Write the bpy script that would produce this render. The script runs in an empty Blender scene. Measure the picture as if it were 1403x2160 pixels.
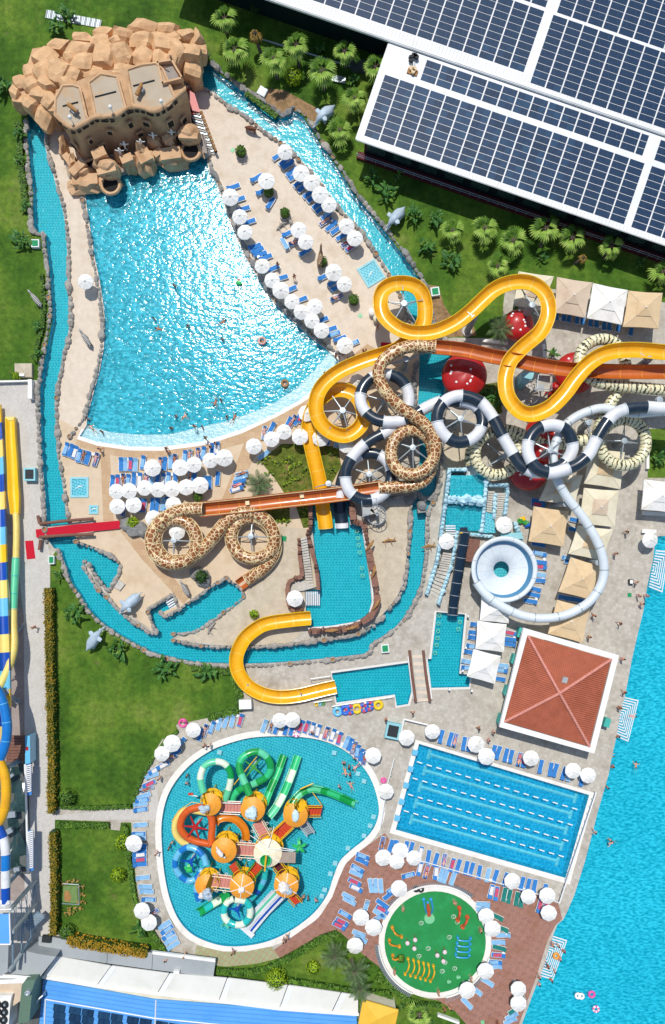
import bpy, bmesh, math, random
from math import sin, cos, pi, radians, hypot, atan2
from mathutils import Vector, Matrix, noise
from mathutils.geometry import delaunay_2d_cdt
import numpy as np
random.seed(7)
R = random.random
def U(a, b): return a + (b - a) * R()
SC = bpy.context.scene
COL = SC.collection

# ------------------------------------------------------------------ camera, sky, sun, exposure
# a drone 100 m up, looking straight down; 15 photograph pixels to the metre on the ground
NX, NY, H, S = 714.0,1200.0,100.0,15.0
cam_d = bpy.data.cameras.new('camera'); cam = bpy.data.objects.new('camera', cam_d); COL.objects.link(cam)
cam.location = (0,0, H); cam.rotation_euler = (0,0,0)
cam_d.sensor_fit = 'VERTICAL'; cam_d.sensor_height = 36.0; cam_d.lens = 1500 / 2160 * 36.0
cam_d.shift_x = (701.5 - NX) / 2160; cam_d.shift_y = (NY - 1080) / 2160
cam_d.clip_start = 1.0; cam_d.clip_end = 3000
SC.camera = cam
SUN_DIR = Vector((-0.115,0.455,1.0)).normalized()      # towards the sun
SUN_EL = math.asin(SUN_DIR.z); SUN_AZ = atan2(SUN_DIR.x, SUN_DIR.y)
w = bpy.data.worlds.new('World'); SC.world = w; w.use_nodes = True
wn = w.node_tree.nodes; wl = w.node_tree.links
sky = wn.new('ShaderNodeTexSky'); sky.sky_type = 'NISHITA'; sky.sun_disc = False
sky.sun_elevation = SUN_EL; sky.sun_rotation = SUN_AZ
wn['Background'].inputs['Strength'].default_value = 0.11
wl.new(sky.outputs[0], wn['Background'].inputs['Color'])
sd = bpy.data.lights.new('sun', 'SUN'); sd.energy = 3.35; sd.angle = radians(0.53); sd.color = (1.0,0.955,0.89)
so = bpy.data.objects.new('sun', sd); COL.objects.link(so)
so.rotation_euler = SUN_DIR.to_track_quat('Z', 'Y').to_euler(); so.location = (0,0,120)
SC.view_settings.view_transform = 'Standard'; SC.view_settings.look = 'None'
SC.view_settings.exposure = -0.02; SC.view_settings.gamma = 1.0; SC.view_settings.use_curve_mapping = False
try:
    SC.cycles.max_bounces = 8; SC.cycles.transparent_max_bounces = 16; SC.cycles.sample_clamp_indirect = 4
    SC.cycles.use_denoising = True
except Exception: pass

def W(px, py, z=0.0):
    """photograph pixel of a point at height z -> its place in the world"""
    k = (H - z) / H / S
    return Vector(((px - NX) * k, (NY - py) * k, z))

# ------------------------------------------------------------------ materials
MATS = {}
def nmat(name):
    m = bpy.data.materials.new(name); m.use_nodes = True
    return m, m.node_tree.nodes, m.node_tree.links, m.node_tree.nodes['Principled BSDF']
def rgb(c): return (c[0], c[1], c[2],1.0)
def hx(h, k=1.0):
    """sRGB hex -> linear albedo"""
    o = []
    for i in (0,2,4):
        v = int(h[i:i+2],16) / 255
        o.append(k * (v / 12.92 if v <= .04045 else ((v + .055) / 1.055) ** 2.4))
    return tuple(o)
def coords(n, l, scale=1.0, kind='pos', sx=None):
    if kind == 'pos': g = n.new('ShaderNodeNewGeometry').outputs['Position']
    elif kind == 'uv': g = n.new('ShaderNodeUVMap').outputs[0]
    else: g = n.new('ShaderNodeTexCoord').outputs['Object']
    mp = n.new('ShaderNodeMapping'); l.new(g, mp.inputs[0])
    s = sx if sx else (scale, scale, scale)
    mp.inputs['Scale'].default_value = s
    return mp
def ramp(n, l, fac, stops):
    r = n.new('ShaderNodeValToRGB'); l.new(fac, r.inputs[0])
    e = r.color_ramp.elements
    while len(e) > 1: e.remove(e[-1])
    e[0].position = stops[0][0]; e[0].color = rgb(stops[0][1])
    for p, c in stops[1:]:
        x = e.new(p); x.color = rgb(c)
    return r
def noise_n(n, l, vec, scale, detail=3, rough=.55):
    t = n.new('ShaderNodeTexNoise'); t.inputs['Scale'].default_value = scale
    t.inputs['Detail'].default_value = detail; t.inputs['Roughness'].default_value = rough
    l.new(vec, t.inputs['Vector']); return t
def mix(n, l, fac, a, b, mode='MIX'):
    m = n.new('ShaderNodeMix'); m.data_type = 'RGBA'; m.blend_type = mode
    for v, s in ((fac, 0),(a, 6),(b, 7)):
        if hasattr(v, 'links') or hasattr(v, 'is_linked'): l.new(v, m.inputs[s])
        else: m.inputs[s].default_value = v if s == 0 else rgb(v)
    return m.outputs[2]
def mth(n, l, op, a, b=0.0):
    m = n.new('ShaderNodeMath'); m.operation = op
    for i, v in enumerate((a, b)):
        if hasattr(v, 'is_linked'): l.new(v, m.inputs[i])
        else: m.inputs[i].default_value = v
    return m.outputs[0]
def bumpn(n, l, height, strength, dist=.05):
    b = n.new('ShaderNodeBump'); b.inputs['Strength'].default_value = strength; b.inputs['Distance'].default_value = dist
    l.new(height, b.inputs['Height']); return b.outputs[0]

def mat(name, c, rough=.6, var=.12, vs=3.0, dirt=None, ds=.35, bump=0.0, bs=12.0, kind='pos', metal=0.0, spec=.5, coat=0.0, fine=0.0):
    """plain paint, stone or cloth: tone varies (var), dirt of a second colour in patches"""
    if name in MATS: return MATS[name]
    m, n, l, p = nmat(name)
    co = coords(n, l, 1.0, kind).outputs[0]
    t = noise_n(n, l, co, vs, 4)
    a = tuple(x * (1 - var) for x in c); b = tuple(min(1, x * (1 + var)) for x in c)
    col = ramp(n, l, t.outputs[0],[(.32, a),(.68, b)]).outputs[0]
    if dirt:
        t2 = noise_n(n, l, co, ds, 6,.65)
        f = ramp(n, l, t2.outputs[0],[(.5,(0,0,0)),(.72,(.8,.8,.8))]).outputs[0]
        col = mix(n, l, f, col, dirt)
    if fine:
        t3 = noise_n(n, l, co, 9,2,.8)
        f3 = ramp(n, l, t3.outputs[0],[(.3,(1 - fine,) * 3),(.7,(1 + fine,) * 3)]).outputs[0]
        col = mix(n, l, 1.0, col, f3, 'MULTIPLY')
    l.new(col, p.inputs['Base Color'])
    p.inputs['Roughness'].default_value = rough; p.inputs['Metallic'].default_value = metal
    p.inputs['Specular IOR Level'].default_value = spec
    if coat: p.inputs['Coat Weight'].default_value = coat; p.inputs['Coat Roughness'].default_value = .12
    if bump:
        t4 = noise_n(n, l, co, bs, 3)
        l.new(bumpn(n, l, t4.outputs[0], bump), p.inputs['Normal'])
    MATS[name] = m
    return m

# ------------------------------------------------------------------ mesh collector
class MB:
    def __init__(s): s.v = []; s.f = []; s.m = []; s.uv = None; s.smooth = False
    def add(s, vs, fs, mi=0):
        b = len(s.v); s.v.extend([tuple(x) for x in vs])
        for f in fs: s.f.append(tuple(i + b for i in f)); s.m.append(mi)
        return s
    def box(s, c, d, rz=0.0, mi=0, rx=0.0, ry=0.0):
        """centre, full sizes"""
        M = Matrix.Translation(Vector(c)) @ Matrix.Rotation(rz, 4, 'Z') @ Matrix.Rotation(ry, 4, 'Y') @ Matrix.Rotation(rx, 4, 'X')
        q = [M @ Vector((x * d[0] / 2, y * d[1] / 2, z * d[2] / 2)) for x in (-1,1) for y in (-1,1) for z in (-1,1)]
        return s.add(q, [(0,1,3,2),(4,6,7,5),(0,4,5,1),(2,3,7,6),(0,2,6,4),(1,5,7,3)], mi)
    def prism(s, pts, z0, z1, mi=0, mtop=None, bottom=True, top_pts=None):
        """polygon in world xy extruded from z0 to z1"""
        n = len(pts); A = sum(pts[i][0] * pts[(i+1) % n][1] - pts[(i+1) % n][0] * pts[i][1] for i in range(n))
        if A < 0:
            pts = pts[::-1]
            if top_pts: top_pts = top_pts[::-1]
        tp = top_pts or pts
        z0f = z0 if callable(z0) else (lambda p: z0); z1f = z1 if callable(z1) else (lambda p: z1)
        b = len(s.v)
        s.v += [(p[0], p[1], z0f(p)) for p in pts] + [(p[0], p[1], z1f(p)) for p in tp]
        for i in range(n):
            j = (i + 1) % n; s.f.append((b+i, b+j, b+n+j, b+n+i)); s.m.append(mi)
        s.f.append(tuple(range(b+n, b+2*n))); s.m.append(mi if mtop is None else mtop)
        if bottom: s.f.append(tuple(range(b+n-1, b-1,-1))); s.m.append(mi)
        return s
    def tube(s, pts, rad, k=8, mi=0, cap=True):
        """round bar through points, rad a number or a list"""
        pts = [Vector(p) for p in pts]; n = len(pts)
        if not isinstance(rad, (list, tuple)): rad = [rad] * n
        b = len(s.v); up = Vector((0,0,1))
        for i, p in enumerate(pts):
            t = (pts[min(i+1, n-1)] - pts[max(i-1,0)])
            t = t.normalized() if t.length > 1e-9 else Vector((0,0,1))
            a = t.cross(up if abs(t.z) < .95 else Vector((1,0,0))).normalized(); c = a.cross(t)
            for j in range(k):
                q = 2 * pi * j / k; s.v.append(tuple(p + (a * cos(q) + c * sin(q)) * rad[i]))
        for i in range(n - 1):
            for j in range(k):
                j2 = (j + 1) % k
                s.f.append((b+i*k+j, b+i*k+j2, b+(i+1)*k+j2, b+(i+1)*k+j)); s.m.append(mi)
        if cap:
            s.f.append(tuple(range(b+k-1, b-1,-1))); s.m.append(mi)
            s.f.append(tuple(range(b+(n-1)*k, b+n*k))); s.m.append(mi)
        return s
    def lathe(s, prof, k=16, c=(0,0,0), mi=0, a0=0.0, a1=2*pi, mf=None):
        """profile [(r,z)] turned about z"""
        full = abs(a1 - a0 - 2*pi) < 1e-6; kk = k if full else k + 1; b = len(s.v); n = len(prof)
        for r, z in prof:
            for j in range(kk):
                q = a0 + (a1 - a0) * j / k; s.v.append((c[0] + r * cos(q), c[1] + r * sin(q), c[2] + z))
        for i in range(n - 1):
            for j in range(k):
                j2 = (j + 1) % kk
                s.f.append((b+i*kk+j, b+i*kk+j2, b+(i+1)*kk+j2, b+(i+1)*kk+j)); s.m.append(mf(i, j) if mf else mi)
        return s
    def blob(s, c, r, sub=2, amp=.2, fr=1.0, seed=0, mi=0, flat=None):
        bm = bmesh.new(); bmesh.ops.create_icosphere(bm, subdivisions=sub, radius=1.0)
        vs = []
        for v in bm.verts:
            d = 1 + amp * noise.noise(v.co * fr + Vector((seed * 3.7, seed * 1.3, seed)))*2
            q = Vector((v.co.x * r[0], v.co.y * r[1], v.co.z * r[2])) * d
            if flat is not None and q.z < flat: q.z = flat
            vs.append(q + Vector(c))
        fs = [tuple(x.index for x in f.verts) for f in bm.faces]; bm.free()
        return s.add(vs, fs, mi)
    def torus(s, c, R_, r, k=20, kk=8, mi=0, tilt=0.0, mf=None):
        b = len(s.v); M = Matrix.Translation(Vector(c)) @ Matrix.Rotation(tilt, 4, 'X')
        for i in range(k):
            a = 2*pi*i/k
            for j in range(kk):
                q = 2*pi*j/kk; s.v.append(tuple(M @ Vector(((R_ + r*cos(q))*cos(a),(R_ + r*cos(q))*sin(a), r*sin(q)))))
        for i in range(k):
            for j in range(kk):
                i2 = (i+1) % k; j2 = (j+1) % kk
                s.f.append((b+i*kk+j, b+i2*kk+j, b+i2*kk+j2, b+i*kk+j2)); s.m.append(mf(i, j) if mf else mi)
        return s
    def mesh(s, name, mats, org=(0,0,0), smooth=None):
        me = bpy.data.meshes.new(name); o = Vector(org)
        me.from_pydata([(x - o.x, y - o.y, z - o.z) for x, y, z in s.v],[], s.f)
        if not isinstance(mats, (list, tuple)): mats = [mats]
        for m in mats: me.materials.append(m)
        if len(mats) > 1: me.polygons.foreach_set('material_index', s.m)
        sm = s.smooth if smooth is None else smooth
        if sm: me.polygons.foreach_set('use_smooth', [True] * len(me.polygons))
        if s.uv:
            ul = me.uv_layers.new(name='UVMap'); arr = []
            for f in me.polygons:
                for vi in f.vertices: arr += list(s.uv[vi])
            ul.data.foreach_set('uv', arr)
        me.update(); return me
    def build(s, name, mats, parent=None, org=None, smooth=None):
        """one mesh object; a child is placed in its thing's own space"""
        if parent is not None: org = ORG[parent.name]
        elif org is None: org = (0,0,0)
        o = bpy.data.objects.new(name, s.mesh(name, mats, org, smooth)); COL.objects.link(o)
        if parent is not None: o.parent = parent
        else: o.location = org
        ORG[o.name] = Vector(org)
        return o
ORG = {}
def thing(name, label, cat, org=(0,0,0), group=None, rz=0.0):
    o = bpy.data.objects.new(name, None); COL.objects.link(o); o.location = org; o.empty_display_size = .3
    o.rotation_euler.z = rz
    o['label'] = label; o['category'] = cat; o['kind'] = 'thing'
    if group: o['group'] = group
    ORG[o.name] = Vector(org); return o
def tag(o, label, cat, group=None):
    o['label'] = label; o['category'] = cat; o['kind'] = 'thing'
    if group: o['group'] = group
    return o
def kind(o, k): o['kind'] = k; return o
def copy_tree(o, parent=None):
    c = o.copy(); COL.objects.link(c); c.parent = parent
    for ch in list(o.children): copy_tree(ch, c)
    return c
def place(proto, used, loc, rz, label, group=None, scale=None):
    """first call uses the prototype itself, later ones copy it with its parts"""
    o = proto if not used[0] else copy_tree(proto)
    used[0] = True; o.location = loc; o.rotation_euler = (0,0, rz); o['label'] = label
    if group: o['group'] = group
    if scale: o.scale = (scale,) * 3
    return o
def free(me_name, me, parent, loc=(0,0,0), rot=(0,0,0), sc=(1,1,1)):
    """a part that shares its mesh with its look-alikes"""
    o = bpy.data.objects.new(me_name, me); COL.objects.link(o); o.parent = parent
    o.location = loc; o.rotation_euler = rot; o.scale = sc; return o
ORD = ['first', 'second', 'third', 'fourth', 'fifth', 'sixth', 'seventh', 'eighth', 'ninth', 'tenth', 'eleventh', 'twelfth', 'thirteenth',
       'fourteenth', 'fifteenth', 'sixteenth', 'seventeenth', 'eighteenth', 'nineteenth', 'twentieth', 'twenty-first', 'twenty-second',
       'twenty-third', 'twenty-fourth', 'twenty-fifth', 'twenty-sixth', 'twenty-seventh', 'twenty-eighth']
def catmull(pts, n=6, closed=False):
    P = [Vector(p) for p in pts]; N = len(P); out = []
    rng = N if closed else N - 1
    for i in range(rng):
        if closed: a, b, c, d = P[(i-1) % N], P[i], P[(i+1) % N], P[(i+2) % N]
        else: a, b, c, d = P[max(i-1,0)], P[i], P[i+1], P[min(i+2, N-1)]
        for k in range(n):
            t = k / n
            out.append(.5 * ((2*b) + (c-a)*t + (2*a-5*b+4*c-d)*t*t + (3*b-a-3*c+d)*t*t*t))
    if not closed: out.append(P[-1])
    return out
def resample(pts, step):
    P = [Vector(p) for p in pts]; L = [0]
    for i in range(1, len(P)): L.append(L[-1] + (P[i] - P[i-1]).length)
    n = max(2, int(round(L[-1] / step)) + 1); out = []; j = 0
    for i in range(n):
        d = L[-1] * i / (n - 1)
        while j < len(P) - 2 and L[j+1] < d: j += 1
        seg = L[j+1] - L[j]; t = (d - L[j]) / seg if seg > 1e-9 else 0
        out.append(P[j].lerp(P[j+1], t))
    return out, L[-1]
# ------------------------------------------------------------------ materials of the place
def floor_tiles(name, deep, light, pitch=.47, amt=1.0, rz=0.0, warp=.25):
    """mosaic floor of a pool: rows of small pale scales on turquoise, seen rippled"""
    m, n, l, p = nmat(name)
    g = n.new('ShaderNodeNewGeometry').outputs['Position']
    mp = n.new('ShaderNodeMapping'); l.new(g, mp.inputs[0]); mp.inputs['Rotation'].default_value = (0,0, rz)
    nz = noise_n(n, l, mp.outputs[0],1.6,2)
    add = n.new('ShaderNodeVectorMath'); add.operation = 'MULTIPLY_ADD'
    l.new(nz.outputs['Color'], add.inputs[0]); add.inputs[1].default_value = (warp,) * 3; l.new(mp.outputs[0], add.inputs[2])
    sx = n.new('ShaderNodeSeparateXYZ'); l.new(add.outputs[0], sx.inputs[0])
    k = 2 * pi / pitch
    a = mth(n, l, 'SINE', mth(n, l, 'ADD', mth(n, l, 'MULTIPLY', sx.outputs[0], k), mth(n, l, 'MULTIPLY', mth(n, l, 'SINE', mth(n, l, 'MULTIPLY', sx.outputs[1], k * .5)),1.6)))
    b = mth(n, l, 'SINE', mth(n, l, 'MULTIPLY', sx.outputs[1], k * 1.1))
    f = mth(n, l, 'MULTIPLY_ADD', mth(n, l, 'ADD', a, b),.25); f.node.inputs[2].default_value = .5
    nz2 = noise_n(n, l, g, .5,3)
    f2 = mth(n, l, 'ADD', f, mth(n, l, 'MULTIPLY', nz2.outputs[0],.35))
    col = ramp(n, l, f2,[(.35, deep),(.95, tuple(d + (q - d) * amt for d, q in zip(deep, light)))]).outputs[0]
    # a few single bright lights and drains in the floor
    v = n.new('ShaderNodeTexVoronoi'); v.inputs['Scale'].default_value = .22; l.new(g, v.inputs[0])
    sp = ramp(n, l, v.outputs['Distance'],[(.0,(1,1,1)),(.035,(1,1,1)),(.045,(0,0,0))]).outputs[0]
    col = mix(n, l, sp, col, (.45,.75,.8))
    l.new(col, p.inputs['Base Color']); p.inputs['Roughness'].default_value = .5
    MATS[name] = m; return m
def water_mat(name, tint, rough=.16, scale=1.6, strength=.5, body=(.02,.35,.45), bodyf=.12, stretch=(1,1,1), dist=.12, rot=0.0, det=3):
    m, n, l, p = nmat(name); n.remove(p); out = n['Material Output']
    g = n.new('ShaderNodeNewGeometry').outputs['Position']
    mp = n.new('ShaderNodeMapping'); l.new(g, mp.inputs[0]); mp.inputs['Scale'].default_value = stretch; mp.inputs['Rotation'].default_value = (0,0, rot)
    t = noise_n(n, l, mp.outputs[0], scale, det, .5); t2 = noise_n(n, l, mp.outputs[0], scale * .35,2)
    h = mth(n, l, 'ADD', t.outputs[0], mth(n, l, 'MULTIPLY', t2.outputs[0],1.2))
    bn = bumpn(n, l, h, strength, dist)
    tr = n.new('ShaderNodeBsdfTransparent'); tr.inputs[0].default_value = rgb(tint)
    df = n.new('ShaderNodeBsdfDiffuse')
    rip = ramp(n, l, t.outputs[0],[(.36, tuple(x * .55 for x in body)),(.64, tuple(min(1, x * 1.5 + .06) for x in body))]).outputs[0]
    l.new(rip, df.inputs[0])
    nb = noise_n(n, l, g, .055,4,.6)
    l.new(mix(n, l, 1.0, rip, ramp(n, l, nb.outputs[0],[(.35,(.85,.97,.98)),(.65,(1.3,1.2,1.16))]).outputs[0], 'MULTIPLY'), df.inputs[0])
    ms = n.new('ShaderNodeMixShader'); ms.inputs[0].default_value = bodyf; l.new(tr.outputs[0], ms.inputs[1]); l.new(df.outputs[0], ms.inputs[2])
    gl = n.new('ShaderNodeBsdfGlossy'); gl.inputs['Roughness'].default_value = rough; l.new(bn, gl.inputs['Normal'])
    fr = n.new('ShaderNodeFresnel'); fr.inputs[0].default_value = 1.33; l.new(bn, fr.inputs['Normal'])
    m2 = n.new('ShaderNodeMixShader'); l.new(fr.outputs[0], m2.inputs[0]); l.new(ms.outputs[0], m2.inputs[1]); l.new(gl.outputs[0], m2.inputs[2])
    l.new(m2.outputs[0], out.inputs[0]); MATS[name] = m; return m
def grass_mat():
    m, n, l, p = nmat('lawn_grass')
    co = coords(n, l, 1.0).outputs[0]
    t1 = noise_n(n, l, co, .12,5,.6); t2 = noise_n(n, l, co, 1.3,5,.7); t3 = noise_n(n, l, co, 14,3,.7)
    c1 = ramp(n, l, t1.outputs[0],[(.3,(.036,.095,.012)),(.46,(.072,.165,.018)),(.58,(.130,.225,.028)),(.7,(.21,.27,.06))]).outputs[0]
    c2 = ramp(n, l, t2.outputs[0],[(.25,(.5,.5,.45)),(.55,(1.0,1.0,1.0)),(.8,(1.6,1.35,1.1))]).outputs[0]
    c3 = ramp(n, l, t3.outputs[0],[(.3,(.6,.6,.6)),(.7,(1.35,1.35,1.3))]).outputs[0]
    c = mix(n, l, 1.0, mix(n, l, 1.0, c1, c2, 'MULTIPLY'), c3, 'MULTIPLY')
    # mowing bands
    wv = n.new('ShaderNodeTexWave'); wv.inputs['Scale'].default_value = .14; wv.inputs['Distortion'].default_value = 3.0; l.new(co, wv.inputs[0])
    wf = ramp(n, l, wv.outputs[0],[(.2,(.95,.96,.95)),(.8,(1.05,1.04,1.02))]).outputs[0]
    c = mix(n, l, 1.0, c, wf, 'MULTIPLY')
    # worn straw-coloured spots
    t4 = noise_n(n, l, co, .42,6,.75)
    f = ramp(n, l, t4.outputs[0],[(.6,(0,0,0)),(.72,(.7,.7,.7))]).outputs[0]
    c = mix(n, l, f, c, (.20,.17,.07))
    l.new(c, p.inputs['Base Color']); p.inputs['Roughness'].default_value = .85; p.inputs['Specular IOR Level'].default_value = .15
    l.new(bumpn(n, l, t3.outputs[0],.6,.06), p.inputs['Normal']); MATS['grass'] = m; return m
def paving_mat(name, c, c2, sz=.4, mortar=.025, rz=0.0, contrast=.1, herring=False, stain=(.3,.26,.2), sf=.35):
    m, n, l, p = nmat(name)
    g = n.new('ShaderNodeNewGeometry').outputs['Position']
    mp = n.new('ShaderNodeMapping'); l.new(g, mp.inputs[0]); mp.inputs['Rotation'].default_value = (0,0, rz)
    if herring:
        # blocks of pavers laid alternately along and across
        ck = n.new('ShaderNodeTexChecker'); ck.inputs['Scale'].default_value = 1 / (sz * 2); l.new(mp.outputs[0], ck.inputs[0])
        b1 = n.new('ShaderNodeTexBrick'); b2 = n.new('ShaderNodeTexBrick')
        mp2 = n.new('ShaderNodeMapping'); l.new(mp.outputs[0], mp2.inputs[0]); mp2.inputs['Rotation'].default_value = (0,0, pi / 2)
        for b, v in ((b1, mp.outputs[0]),(b2, mp2.outputs[0])):
            l.new(v, b.inputs['Vector']); b.inputs['Scale'].default_value = 1.0
            b.inputs['Brick Width'].default_value = sz * 2; b.inputs['Row Height'].default_value = sz * .66; b.offset = 0.5
            b.inputs['Mortar Size'].default_value = mortar; b.inputs['Color1'].default_value = rgb(c); b.inputs['Color2'].default_value = rgb(c2)
            b.inputs['Mortar'].default_value = rgb(tuple(x * .7 + .08 for x in c))
        c2v = n.new('ShaderNodeRGB');
        col = mix(n, l, ck.outputs['Fac'], b1.outputs[0], mix(n, l, .5, b2.outputs[0], tuple(x * 1.04 for x in c2)))
    else:
        b = n.new('ShaderNodeTexBrick'); l.new(mp.outputs[0], b.inputs['Vector']); b.inputs['Scale'].default_value = 1.0
        b.inputs['Brick Width'].default_value = sz; b.inputs['Row Height'].default_value = sz; b.offset = 0.5
        b.inputs['Mortar Size'].default_value = mortar; b.inputs['Color1'].default_value = rgb(c); b.inputs['Color2'].default_value = rgb(c2)
        b.inputs['Mortar'].default_value = rgb(tuple(x * (1 - contrast * 2) for x in c)); col = b.outputs[0]
    t = noise_n(n, l, g, .35,6,.7)
    f = ramp(n, l, t.outputs[0],[(.5,(0,0,0)),(.75,(sf,) * 3)]).outputs[0]
    col = mix(n, l, f, col, stain)
    t2 = noise_n(n, l, g, 6.0,4,.8)
    col = mix(n, l, 1.0, col, ramp(n, l, t2.outputs[0],[(.3,(.86,) * 3),(.7,(1.14,) * 3)]).outputs[0], 'MULTIPLY')
    l.new(col, p.inputs['Base Color']); p.inputs['Roughness'].default_value = .8; p.inputs['Specular IOR Level'].default_value = .25
    l.new(bumpn(n, l, t2.outputs[0],.25,.03), p.inputs['Normal'])
    MATS[name] = m; return m
def foliage_mat(name, a, b, c, sc=1.2):
    m, n, l, p = nmat(name)
    co = coords(n, l, 1.0).outputs[0]; t = noise_n(n, l, co, sc, 4,.7); t2 = noise_n(n, l, co, 9,2,.7)
    f = mth(n, l, 'ADD', mth(n, l, 'MULTIPLY', t.outputs[0],.6), mth(n, l, 'MULTIPLY', t2.outputs[0],.4))
    l.new(ramp(n, l, f, [(.36, a),(.5, b),(.64, c)]).outputs[0], p.inputs['Base Color'])
    p.inputs['Roughness'].default_value = .55; p.inputs['Specular IOR Level'].default_value = .3
    MATS[name] = m; return m
def tube_pattern(name, kind_):
    m, n, l, p = nmat(name)
    uv = n.new('ShaderNodeUVMap').outputs[0]
    if kind_ == 'giraffe':
        mp = n.new('ShaderNodeMapping'); l.new(uv, mp.inputs[0]); mp.inputs['Scale'].default_value = (1,1,1)
        nz = noise_n(n, l, mp.outputs[0],1.3,2)
        v = n.new('ShaderNodeTexVoronoi'); v.feature = 'DISTANCE_TO_EDGE'; v.inputs['Scale'].default_value = 1.8; v.inputs['Randomness'].default_value = .8
        l.new(mp.outputs[0], v.inputs['Vector'])
        br = ramp(n, l, nz.outputs[0],[(.3, hx('74401c')),(.7, hx('a0602e'))]).outputs[0]
        f = ramp(n, l, v.outputs[0],[(.045,(1,1,1)),(.075,(0,0,0))]).outputs[0]
        col = mix(n, l, f, br, hx('ead3a0'))
    else:
        mp = n.new('ShaderNodeMapping'); l.new(uv, mp.inputs[0]); mp.inputs['Scale'].default_value = (1.0,.8,1)
        nz = noise_n(n, l, mp.outputs[0],1.5,3,.6)
        sx = n.new('ShaderNodeSeparateXYZ'); l.new(mp.outputs[0], sx.inputs[0])
        ph = mth(n, l, 'ADD', mth(n, l, 'MULTIPLY', sx.outputs[0],11.0), mth(n, l, 'MULTIPLY', nz.outputs[0],13.0))
        sn = mth(n, l, 'SINE', ph)
        f = ramp(n, l, sn, [(.55,(0,0,0)),(.72,(1,1,1))]).outputs[0]
        col = mix(n, l, f, hx('ebe6c0'), hx('3a3a20'))
    l.new(col, p.inputs['Base Color']); p.inputs['Roughness'].default_value = .35; p.inputs['Coat Weight'].default_value = .25
    MATS[name] = m; return m

grass_mat()
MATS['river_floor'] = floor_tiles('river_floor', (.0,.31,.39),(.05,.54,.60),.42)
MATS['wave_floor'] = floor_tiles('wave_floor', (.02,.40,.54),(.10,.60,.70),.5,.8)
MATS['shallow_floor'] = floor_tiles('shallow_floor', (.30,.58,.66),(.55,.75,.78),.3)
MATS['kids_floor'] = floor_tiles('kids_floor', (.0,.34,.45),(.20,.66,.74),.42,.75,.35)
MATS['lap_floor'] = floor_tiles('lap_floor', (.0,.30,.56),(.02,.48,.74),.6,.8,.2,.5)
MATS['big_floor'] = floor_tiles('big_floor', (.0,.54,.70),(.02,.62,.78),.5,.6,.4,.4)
MATS['pool_wall'] = mat('pool_wall', hx('2fa8c4'),.5)
water_mat('river_water', (.5,.97,1.0),.14,2.2,1.0,(.0,.35,.45),.10, dist=.035)
water_mat('wave_water', (.55,.97,1.0),.11,1.9,1.0,(.03,.48,.60),.46, stretch=(1.0,1.5,1), dist=.05, rot=.2, det=2.5)
water_mat('shallow_water', (.9,.98,1.0),.2,1.8,.5,(.5,.75,.8),.15, stretch=(1,1.5,1), dist=.2)
water_mat('kids_water', (.6,.98,1.0),.2,2.4,.5,(.05,.45,.55),.12, dist=.1)
water_mat('lap_water', (.5,.95,1.0),.2,3.0,.6,(.0,.45,.68),.2, dist=.1)
water_mat('big_water', (.5,.95,1.0),.2,1.9,.6,(.0,.50,.66),.42, stretch=(.9,2.0,1), dist=.12, rot=.5)
paving_mat('grey_paving', hx('c6c0b4'), hx('b4ada0'),.5,.02,.25,.09, stain=hx('8a8070'), sf=.75)
paving_mat('path_paving', hx('cdc9c2'), hx('c2beb7'),.3,.012,0,.05, stain=hx('aba69c'), sf=.5)
paving_mat('brown_paving', hx('94695a'), hx('a87c6c'),.34,.03,-.26,.1, herring=True, stain=hx('8a5a30'), sf=.6)
paving_mat('wood_walk', hx('c8ab88'), hx('bf9f7c'),.9,.02,.1,.12, stain=hx('d8c4a4'), sf=.4)
paving_mat('left_brown', hx('a89a90'), hx('9b8e86'),.6,.02,0,.08, stain=hx('8a8078'), sf=.5)
MATS['sand'] = mat('beach_sand', hx('dccebb'),.9,.06,1.2, hx('c9b69c'),.35,.4,9.0, fine=.11, spec=.2)
MATS['tan_deck'] = mat('tan_deck', hx('d6c2a6'),.85,.05,.9, hx('c6ad8a'),.4,.2,8, fine=.06, spec=.2)
MATS['plaster'] = mat('rough_plaster', hx('c8bca6'),.9,.12,1.6, hx('a4977e'),.8,.5,6, fine=.15, spec=.2)
MATS['soil'] = mat('bare_soil', hx('9a7d5c'),.95,.25,1.8, hx('5c5030'),.7,.6,8, fine=.25, spec=.1)
MATS['dry_grass'] = mat('dry_planting_bed', hx('5e6a2a'),.95,.35,1.6, hx('9a7f52'),.6,.6,8, fine=.3, spec=.1)
MATS['white_rim'] = mat('white_pool_rim', hx('eeeae2'),.55,.03,2, hx('d8d2c4'),.6)
MATS['wet_line'] = mat('pool_rim_stone', hx('e0ded6'),.5,.05,3)
MATS['lattice'] = None
m, n, l, p = nmat('lattice_paving'); co = coords(n, l, 1.0); co.inputs['Rotation'].default_value = (0,0,.6)
b = n.new('ShaderNodeTexBrick'); b.offset = 0; l.new(co.outputs[0], b.inputs[0]); b.inputs['Scale'].default_value = 1; b.inputs['Brick Width'].default_value = .62; b.inputs['Row Height'].default_value = .8
b.inputs['Mortar Size'].default_value = .05; b.inputs['Color1'].default_value = rgb(hx('a3ab84')); b.inputs['Color2'].default_value = rgb(hx('9aa27a')); b.inputs['Mortar'].default_value = rgb(hx('b08a6a'))
l.new(b.outputs[0], p.inputs['Base Color']); p.inputs['Roughness'].default_value = .8; MATS['lattice'] = m
tube_pattern('giraffe', 'giraffe'); tube_pattern('tiger', 'tiger')
foliage_mat('fan_leaf', hx('5f8a30'), hx('8fb04a'), hx('c2d474'),1.3)
foliage_mat('palm_leaf', hx('3f5a35'), hx('5c7a4a'), hx('8ba46c'),2)
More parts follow.
